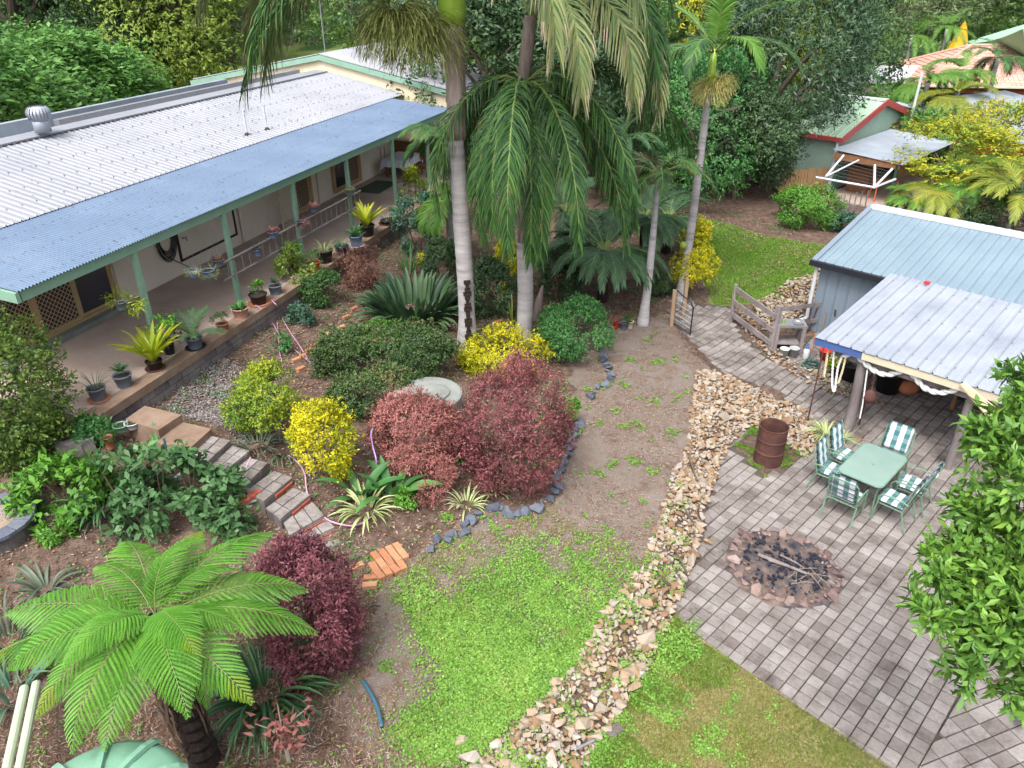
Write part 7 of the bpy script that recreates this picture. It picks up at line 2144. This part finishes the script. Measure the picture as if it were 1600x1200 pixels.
def paling_fence(lab, pa, pb, h, mat, pitch=.14, top=0):
    pa = np.array(pa, float); pb = np.array(pb, float); Ln = np.linalg.norm(pb-pa); t = thing('paling_fence', lab, 'fence', (pa+pb)/2)
    d = (pb-pa)/Ln; n_ = np.array([-d[1], d[0], 0]); n_ /= np.linalg.norm(n_); m = int(Ln/pitch)
    g = G(); g.wbox((0,0,0), pitch*.86, .025, h); me = mesh_from('paling', g.v, g.f, M[mat], {'rnd': np.full(6, .5)})
    for k in range(min(m, 290)):
        p = pa+d*(k+.5)*pitch; link('paling', me, t, p+[0,0,rng.uniform(-.06,.06)]-base_of(t), (0, rng.normal()*.01, math.atan2(d[1], d[0])))
    for z in (.3, h-.3):
        fr = lambda x, y, zz: pa+(pb-pa)*x+n_*y+np.array([0,0,zz])
        g = G(); g.box(fr, 0, 1, .02, .07, z, z+.08); g.out('rail', M[mat], t)
paling_fence('short timber paling fence behind the clipped green bush near the shed', at(1215,303,.8), at(1290,298,.8), 1.0, 'timber')
paling_fence('weathered grey paling fence behind the green shed roof', at(1350,146,1.0), at(1425,150,1.0), 1.9, 'paling')
paling_fence('timber paling fence behind the yellow tree', at(1395,285,.7), at(1475,262,.7), 1.5, 'timber')
wf = thing('wire_fence', 'low wire garden fence with thin posts behind the garage', 'fence', at(1330, 345, .8))
for k in range(6):
    p = at(1302+k*9, 352-k*2, .8); g = G(); g.tube([p, p+[0,0,1.1]], .025, 5); g.out('post', M['steel'], wf)
for h in (.3, .6, .9):
    g = G(); g.tube([at(1302,352,.8)+[0,0,h], at(1347,342,.8)+[0,0,h]], .008, 4); g.out('wire', M['steel'], wf)

def nb_house(name, lab, c, w, d, rot, hw, hr, wallm, roofm, hip=True, tiles=False, eave=.5):
    t = thing(name, lab, 'building', c); f = fx(np.array(c), rot)
    g = G(); g.box(f, -w/2+eave, w/2-eave, -d/2+eave, d/2-eave, 0, hw); g.out('wall', M[wallm], t)
    rl = max(0, w/2-d/2) if hip else w/2
    E_ = [f(-w/2,-d/2,hw), f(w/2,-d/2,hw), f(w/2,d/2,hw), f(-w/2,d/2,hw)]; R1, R2 = f(-rl,0,hw+hr), f(rl,0,hw+hr)
    if not tiles:
        g = G(); lo = [p-np.array([0,0,.15]) for p in E_]; g.add(E_+[R1, R2]+lo, [(0,1,5,4),(2,3,4,5),(1,2,5),(3,0,4),(9,8,7,6),(0,6,7,1),(1,7,8,2),(2,8,9,3),(3,9,6,0)]); g.out('roof', M[roofm], t)
    else:
        V = []; F = []; rn = []
        for (A, B_, C_, D_) in ((E_[0], E_[1], R2, R1), (E_[1], E_[2], R2, R2), (E_[2], E_[3], R1, R2), (E_[3], E_[0], R1, R1)):
            sl = np.linalg.norm((C_+D_)/2-(A+B_)/2); nr = int(sl/.33)
            for i in range(nr):
                u0, u1 = i/nr, (i+1.15)/nr; u1 = min(u1, 1)
                a = A+(D_-A)*u0; b = B_+(C_-B_)*u0; c2_ = B_+(C_-B_)*u1; d2 = A+(D_-A)*u1; ln = np.linalg.norm(b-a); nc = max(1, int(ln/.3))
                for k in range(nc):
                    x0, x1 = k/nc+.04/nc, (k+1)/nc-.04/nc; up_ = np.array([0,0,.05])
                    bb = len(V); V += [a+(b-a)*x0+up_, a+(b-a)*x1+up_, d2+(c2_-d2)*x1, d2+(c2_-d2)*x0, a+(b-a)*x0-up_*.3, a+(b-a)*x1-up_*.3]; F += [(bb,bb+1,bb+2,bb+3),(bb,bb+4,bb+5,bb+1)]; rr0 = rng.uniform(); rn += [rr0, rr0]
        o = mk('roof_tile_field', V, F, M[roofm], t, {'rnd': rn}); o['kind'] = 'stuff'
        g = G(); lo = [p-np.array([0,0,.02]) for p in E_]; g.add(lo+[R1-[0,0,.04], R2-[0,0,.04]], [(0,1,5,4),(2,3,4,5),(1,2,5),(3,0,4),(3,2,1,0)]); g.out('roof_lining', M['base'], t)
        for A, B_ in ((R1, R2), (E_[0], R1), (E_[1], R2), (E_[2], R2), (E_[3], R1)):
            g = G(); g.tube([A+[0,0,.04], B_+[0,0,.06]], .11, 6); g.out('ridge_capping', M[roofm], t, rnd=.3)
        g = G()
        for A, B_ in ((0,1),(1,2),(2,3),(3,0)): g.tube([E_[A]-[0,0,.05], E_[B_]-[0,0,.05]], .09, 5)
        g.out('gutter', M['creampaint'], t)
    for k in range(3):
        g = G(); x = -w/2+eave+(k+.5)*(w-2*eave)/3; g.box(f, x-.8, x+.8, -d/2+eave-.03, -d/2+eave+.02, .9, 2.1); g.out('window', M['glass'], t)
    return t
c = at(1580, 128, 2.5); nb_house('brick_house', 'neighbour house with pinkish terracotta tiled hip roof at the upper right', (c[0]+1.5, c[1]+1, .8), 17, 9, rad(-8), 2.6, 2.0, 'redbrick', 'tile', tiles=True)
c = at(1420, 100, 3.4); nb_house('white_roofed_building', 'long low building with plain bright white roof at the upper right', (c[0], c[1], .8), 14, 5.5, rad(-4), 2.6, .7, 'cream', 'white', hip=False)
# shade sail structure
t = thing('shade_sail', 'large pale green shade sail on a tall mast at the top right corner', 'shade sail', at(1560, 90, 1.5))
pk_ = at(1598, 45, 6.0); cs = [at(1508,66,4.0), at(1620,100,3.6), at(1720,60,4.2), at(1600,38,4.6)]
V = []; F = []
K = 10
for i, c in enumerate(cs):
    d = cs[(i+1) % 4]
    for j in range(K+1):
        for k in range(K+1):
            e = c+(d-c)*k/K; e = e+( (c+d)/2-e)*0; u = j/K
            p = pk_*(1-u)+e*u; p = p-[0,0,1.2*u*(1-u)]; V.append(p)
    b = i*(K+1)**2
    for j in range(K):
        for k in range(K): a = b+j*(K+1)+k; F.append((a, a+1, a+K+2, a+K+1))
mk('sail_cloth', V, F, M['shade'], t, smooth=True)
for c in cs: g = G(); g.tube([[c[0], c[1], 1], c], .08, 6); g.out('mast', M['steel'], t)
t = thing('shade_sail', 'smaller pale green sail roof beside the yellow umbrella', 'shade sail', at(1530, 90, 1.5))
V = [at(1480,84,3.2), at(1530,70,3.6), at(1600,78,3.4), at(1600,95,3.0)]; g = G(); g.hexa([p-np.array([0,0,.04]) for p in V]+V); g.out('sail_cloth', M['shade'], t)
g = G(); g.tube([[V[0][0], V[0][1], 1], V[0]], .07, 6); g.out('mast', M['steel'], t)
p = at(1496, 78, 2.3); t = thing('folded_umbrella', 'folded bright yellow cone-shaped umbrella before the dark trees', 'umbrella', [p[0], p[1], 1.0])
g = G(); g.lathe(p, [(1.0,0),(.75,.6),(.35,1.9),(.06,2.5)], 10); g.out('umbrella_cloth', M['yellowcloth'], t); g = G(); g.tube([[p[0],p[1],1], p+[0,0,.2]], .06, 6); g.out('pole', M['steel'], t)
# red-brown building with pale roof at right edge
t = thing('timber_outbuilding', 'red-brown timber building with pale green roof edge at the right side', 'building', at(1590, 225, 1.0))
c = at(1560, 190, 3.2)
f = fx(np.array([c[0]+2.8, c[1]+1.5, .8]), rad(28))
g = G(); g.box(f, -3.4, 5, -1.6, 5, 0, 2.5); g.out('wall', M['redbrown'], t)
for k in range(10):
    g = G(); g.box(f, -3.42, 5, -1.66, -1.6, .1+k*.24, .1+k*.24+.215); g.out('weatherboard', M['redbrown'], t)
V, F = sheet(f, -3.8, 5.2, -2.0, 5, lambda b: 2.55+(b+2)*.12, .1, .015, 'sine'); mk('roof', V, F, M['galv'], t)
g = G(); g.box(f, -3.85, 5.2, -2.1, -2.0, 2.42, 2.6); g.out('fascia', M['greentrim'], t)
t = thing('flat_awning', 'pale green flat awning roof above the red-brown timber building', 'awning', at(1540, 172, 1.0))
V = [at(1510,178,3.0), at(1600,160,3.2), at(1640,168,3.2), at(1525,184,3.0)]; V = V[::-1]; g = G(); g.hexa([p-np.array([0,0,.1]) for p in V]+V); g.out('roof', M['greentrim'], t)
for u, v in ((1528, 178), (1590, 164)):
    p = at(u, v, 2.9); g = G(); g.tube([[p[0], p[1], .8], p], .06, 6); g.out('post', M['steel'], t)
# brick thing with orange roof far behind house lawn
c = at(490, 6, 3.0); nb_house('brick_house', 'far brick house with orange-pink roof glimpsed behind the palm fronds', (c[0], c[1], 1.8), 22, 9, rad(5), 2.8, 2.2, 'redbrick', 'tile')

# ================================================================== TREES
def tree_proto(nm, mat, n, clumps, Ls, Ws, seed, p=2.0, sub=.36, droop=.1, fl=-.75):
    return crown_mesh(nm, L[mat], n, 1, 1, 1, Ls, Ws, clumps, p, seed=seed, sub=sub, droop=droop, floor=fl, inner=.6)
PROTO = {}
for key, mat, n, cl_, Ls, Ws in (('dark','dark',15000,30,.065,.034),('mid','bgmid',15000,30,.062,.032),('lime','bglime',15000,28,.058,.024),('grey','bggrey',13000,26,.064,.02),
                            ('shrub','bgshrub',9000,22,.09,.045),('yellow','bgyellow',7000,22,.08,.034),('glossdark','darkgloss',19000,34,.066,.018),('fern','softgreen',13000,30,.065,.022)):
    for v in range(2): PROTO[(key, v)] = tree_proto('crown', mat, n, cl_, Ls, Ws, len(PROTO)+3)
def trunk_mesh(seed):
    r = np.random.default_rng(seed); g = G(); g.tube([[0,0,0],[.03,.02,.3],[0,.0,.62]], [.026,.02,.012], 7)
    for k in range(6):
        a = r.uniform(0, 6.28); z = r.uniform(.25, .55); e = [.3*math.cos(a), .3*math.sin(a), z+r.uniform(.12,.35)]
        g.tube([[0,0,z],[e[0]*.5,e[1]*.5,(z+e[2])/2+.03],e], [.02,.013,.006], 5)
    return mesh_from('trunk', g.v, g.f, M['bark'])
TM = [trunk_mesh(i) for i in range(4)]
usedlab = {}
DESC = {'dark': 'dark green dense tree', 'mid': 'mid green tree', 'lime': 'pale yellow-green airy tree', 'grey': 'grey-green gum tree', 'shrub': 'leafy bright green shrub mass', 'yellow': 'yellow-leaved tree', 'glossdark': 'tall dark tree with narrow glossy leaves', 'fern': 'soft feathery green tree'}
def tree(kind, u, dist, h, w, place, gz=None, ground_up=.12, name='tree', hb=None, cat='tree', grp=None):
    """u: photo column of the trunk, dist: metres ahead, h: height, w: crown width, hb: height where the crown starts"""
    x = (u-800)/FPX * (dist*math.cos(TH) + (CH-1-h*.5)*math.sin(TH)); y = dist
    z = float(TZ(x, y)) if gz is None else gz
    t = thing(name, place, cat, (x, y, z), grp)
    hb = (h*.06 if dist > 40 or kind in ('dark', 'shrub', 'fern') else h*.14) if hb is None else hb
    r = random.Random(int(u*7+dist))
    link('trunk', TM[r.randrange(4)], t, (0, 0, -.1), (0, 0, r.uniform(0, 6)), (h*.85, h*.85, h*1.05))
    link('crown', PROTO[(kind, r.randrange(2))], t, (0, 0, (h+hb)/2), (0, 0, r.uniform(0, 6.28)), (w/2, w/2, (h-hb)/2))
    return t
# left of the picture behind the house
TL = [
 ('dark', 20, 47, 11, 10, 'dark dense tree at the top left corner'),
 ('dark', 75, 52, 12, 10, 'dark tree second from the top left corner'),
 ('mid', 130, 58, 13, 10, 'grey-green tree between the dark corner trees and the yellow-green one'),
 ('shrub', 25, 36, 4.6, 8, 'bright green leafy shrub mass beside the roof ventilator, left'),
 ('shrub', 95, 39, 4.8, 8, 'bright green leafy shrub mass just right of the roof ventilator'),
 ('shrub', 150, 41, 4.0, 6, 'lower bright green shrub mass touching the roof ridge'),
 ('shrub', -50, 33, 5, 8, 'leafy shrub mass cut by the left picture edge'),
 ('lime', 215, 48, 9.5, 9, 'big yellow-green airy tree behind the roof, left crown'),
 ('lime', 290, 50, 9.0, 9, 'big yellow-green airy tree behind the roof, right crown'),
 ('lime', 255, 54, 11, 9, 'tall yellow-green tree behind the two big airy crowns'),
 ('grey', 350, 52, 6.5, 6, 'brownish twiggy tree at the end of the yellow-green crowns'),
 ('grey', 360, 64, 8, 8, 'grey-brown scrubby tree further behind the twiggy one'),
 ('dark', 340, 80, 11, 14, 'dark green treetops beyond the yellow-green trees'),
 ('mid', 200, 75, 14, 14, 'green treetop at the upper edge above the yellow-green tree'),
 ('mid', 400, 95, 12, 16, 'distant green tree left of the back lawn'),
 ('mid', 60, 75, 15, 16, 'tall distant green tree filling the upper left'),
 ('dark', 160, 46, 5.5, 5, 'dark shrub between the shrub mass and the yellow-green tree'),
 ('lime', 465, 45, 2.6, 3.0, 'small round green shrub on the lawn behind the wing roof'),
 ('shrub', 440, 43, 1.8, 3.0, 'low green shrub on the lawn behind the wing roof'),
 ('grey', 440, 120, 14, 22, 'far grey-green woodland tree behind the brick house, left'),
 ('mid', 580, 130, 14, 24, 'far woodland tree behind the brick house, right'),
 ('mid', 640, 62, 11, 11, 'green tree behind the wing roof and tallest palm'),
]
# middle and right
TR_ = [
 ('dark', 760, 34, 7, 6.5, 'dark tree in the gap between the two royal palms'),
 ('dark', 700, 44, 9, 9, 'dark tree behind the brown sheath of the tallest palm'),
 ('mid', 830, 42, 10, 9, 'green tree behind the shorter royal palm crown'),
 ('dark', 900, 32, 6.5, 6, 'dark understorey tree behind the drooping fronds'),
 ('fern', 950, 38, 8, 7, 'feathery green tree behind the drooping fronds, right'),
 ('yellow', 1040, 46, 9.4, 5, 'yellow-leaved tree above the slender ringed palm, left'),
 ('yellow', 1085, 50, 9.8, 5, 'yellow-leaved tree behind the upright lime fronds'),
 ('mid', 1000, 50, 9, 8, 'green tree left of the yellow-leaved trees'),
 ('fern', 1100, 30, 5.6, 4.6, 'feathery mid-green tree right of the slender ringed trunk'),
 ('dark', 1160, 31, 4.4, 4, 'dark shrubby tree between the feathery and glossy dark trees'),
 ('glossdark', 1215, 33.5, 8.3, 6.4, 'large dark tree with narrow leaves beside the green shed'),
 ('glossdark', 1170, 37, 7.5, 5.5, 'dark narrow-leaved tree left of the large one'),
 ('lime', 1245, 36, 8.6, 3.4, 'bright green top leaves over the large dark tree'),
 ('mid', 1130, 60, 10, 10, 'green tree behind the slender palm crown'),
 ('mid', 1190, 70, 11, 12, 'green tree at the top edge right of the lime fronds'),
 ('dark', 1330, 52, 8.5, 7, 'dark tree behind the green shed ridge'),
 ('mid', 1290, 60, 10.5, 10, 'green tree above the green shed'),
 ('grey', 1345, 66, 12, 9, 'gum tree with pale trunk above the white roof, left'),
 ('grey', 1420, 84, 12, 14, 'gum tree behind the white roof building'),
 ('shrub', 1400, 46, 2.0, 6, 'green shrubs in front of the white roofed building'),
 ('shrub', 1445, 44, 1.8, 5, 'low palm-like shrubs behind the white pole'),
 ('shrub', 1575, 44, 2.0, 6, 'bright hedge in front of the tiled house'),
 ('grey', 1480, 112, 15, 20, 'tall gum tree behind the yellow umbrella'),
 ('grey', 1560, 118, 15, 20, 'tall gum tree behind the big shade sail'),
 ('mid', 1620, 100, 13, 18, 'green tree beyond the shade sail at the right edge'),
 ('grey', 1300, 118, 15, 22, 'far gum woodland tree above the shed'),
 ('mid', 1380, 135, 16, 24, 'far woodland tree left of the yellow umbrella'),
 ('grey', 1180, 130, 15, 24, 'far gum woodland tree above the slender palm'),
 ('mid', 1060, 120, 14, 22, 'far woodland tree behind the yellow-leaved trees'),
 ('mid', 940, 110, 13, 20, 'far woodland tree behind the palms, right'),
 ('grey', 820, 115, 14, 22, 'far woodland tree behind the palms, middle'),
 ('mid', 720, 120, 14, 22, 'far woodland tree behind the palms, left'),
 ('shrub', 1455, 36, 2.6, 3.4, 'yellowish green shrub behind the yellow tree by the carport'),
 ('dark', 1440, 39, 2.6, 4, 'dark shrub between the shed and the yellow tree'),
 ('dark', 1560, 27, 1.8, 3.4, 'dark low shrub behind the garage ridge'),
 ('dark', 1130, 34, 2.6, 4.5, 'dark low shrub in the shade at the back of the far lawn'),
]
for k, u, d, h, w, lab in TL + TR_: tree(k, u, d, h, w, lab)
tree('yellow', 1490, 29.5, 3.3, 4.0, 'bright yellow and green leaved tree behind the garage roof', hb=1.2)
tree('yellow', 1570, 31.5, 3.7, 3.4, 'yellow-leaved tree at the right edge behind the garage', hb=1.0)
tree('lime', 1525, 28.8, 2.3, 3.2, 'lime green lower foliage of the yellow tree behind the garage', hb=.8)
# far woodland as one mass
r = np.random.default_rng(88); AV = []; AF = []; AR = []
for k in range(150):
    x = r.uniform(-130, 190); y = r.uniform(135, 230); h = r.uniform(10, 19); w = r.uniform(8, 14); z = float(TZ(x, y))
    Pk, Ok, wh = crown_pts(900, w/2, w/2, h/2, 14, 2, r, -.8, .4, .55)
    Pk = Pk + [x, y, z+h*.52]; V, F = leafquads(Pk, Ok*.4+rdir(900, r), Ok+rdir(900, r)*.6, .95, .5, .1)
    AF.append(F+sum(len(v) for v in AV)); AV.append(V); AR.append(np.clip(r.uniform(0, 1)*.5+r.uniform(0,.5,900), 0, 1))
o = mk('far_woodland', np.concatenate(AV), np.concatenate(AF), L['bggrey'], None, {'rnd': np.concatenate(AR)}); o['kind'] = 'stuff'
# undergrowth between the trees
pts = np.stack([r.uniform(-60, 100, 60000), r.uniform(41, 135, 60000)], -1); pts = pts[(nz(pts, .25, 91) > -.35) & ~inpoly(pts[:, 0], pts[:, 1], BACKLAWN)]
zz_ = TZ(pts[:, 0], pts[:, 1]) + np.clip(nz(pts, .35, 92)+.4, 0, 1.4)*r.uniform(.1, 1, len(pts)); V, F = leafquads(np.stack([pts[:, 0], pts[:, 1], zz_], -1), rdir(len(pts), r)+[0,0,.3], rdir(len(pts), r)+[0,0,.9], .55, .28, .1)
o = mk('undergrowth', V, F, L['bgmid'], None, {'rnd': r.uniform(0, 1, len(pts))}); o['kind'] = 'stuff'
# neighbourhood palms
PC = {}
def far_palm(lab, u, v, dist, L_, mat='palm', n=16, seed=1, el=(10, 70), hgt=None, lf=.6, group=None):
    """crown centre at pixel (u, v), dist metres ahead"""
    d = ray(u, v); c = CP + d*(dist/d[1]); z0 = float(TZ(c[0], c[1])); t = thing('palm_tree', lab, 'palm', (c[0], c[1], z0), group)
    trunk(t, [c[0], c[1], z0-.1], c, .13, .1, M['barkgrey'], K=8)
    for i in range(n):
        k = (mat, i % 3, round(L_, 1)); e = el[0]+(el[1]-el[0])*((i*.618) % 1); k = (mat, int(e//22), round(L_*2)/2)
        if k not in PC: PC[k] = frond_mesh('frond', L[mat], L_, 64, lf*.85, .024, rad(e), 1.5, seed=i, plumose=.2, sag=.3, tipbrown=.05, segs=2)[0]
        link('frond', PC[k], t, c-base_of(t), (0, 0, i*2.4+seed), (1, 1, 1))
far_palm('palm with drooping yellowish fronds at the top edge right of the lime palm', 1195, 20, 42, 3.0, 'palmyellow', seed=2)
far_palm('palm with orange-tinged fronds beside the yellowish one at the top edge', 1235, 30, 45, 2.8, 'palmyellow', seed=3)
far_palm('feathery green palm hanging behind the shed tree', 1290, 50, 44, 3.0, 'palm', seed=4)
far_palm('palm above the left end of the white roof', 1425, 55, 62, 3.4, 'palmlime', seed=5)
far_palm('palm left of the yellow umbrella with fronds over the white roof', 1480, 45, 66, 3.2, 'palmlime', seed=6)
far_palm('bushy green palm in front of the tiled roof, left', 1505, 112, 42, 1.9, 'palmlime', seed=7, n=18)
far_palm('dark topped palm in front of the tiled roof, right', 1560, 92, 43, 1.9, 'palm', seed=8, n=14)
far_palm('green palm below the white roof and behind the shed', 1320, 115, 46, 2.4, 'palm', seed=9, n=20)
far_palm('pale golden cane palm behind the shed, left of the tiled roof', 1450, 130, 40, 2.2, 'palmlime', seed=10, n=20)
far_palm('golden cane palm below the tiled roof', 1490, 150, 38, 2.0, 'palmyellow', seed=11, n=20)
far_palm('golden cane palm behind the garage roof, left', 1475, 300, 27.5, 1.9, 'palmyellow', seed=12, n=18)
far_palm('golden cane palm behind the garage roof, middle', 1530, 290, 27.5, 2.0, 'palmlime', seed=13, n=18)
far_palm('golden cane palm at the right edge behind the garage', 1590, 305, 26, 2.0, 'palmyellow', seed=14, n=18)
far_palm('green fern-like palm left of the golden cane palms', 1430, 320, 27.5, 1.2, 'palmlime', seed=15, n=14)
far_palm('dark palm behind the upper left fronds of the shorter royal palm', 700, 215, 26, 2.0, 'palm', seed=16, n=20, el=(5, 60))
far_palm('yellowish feathery palm right of the last verandah post', 700, 310, 23, 1.4, 'palmlime', seed=17, n=14, el=(0, 60))
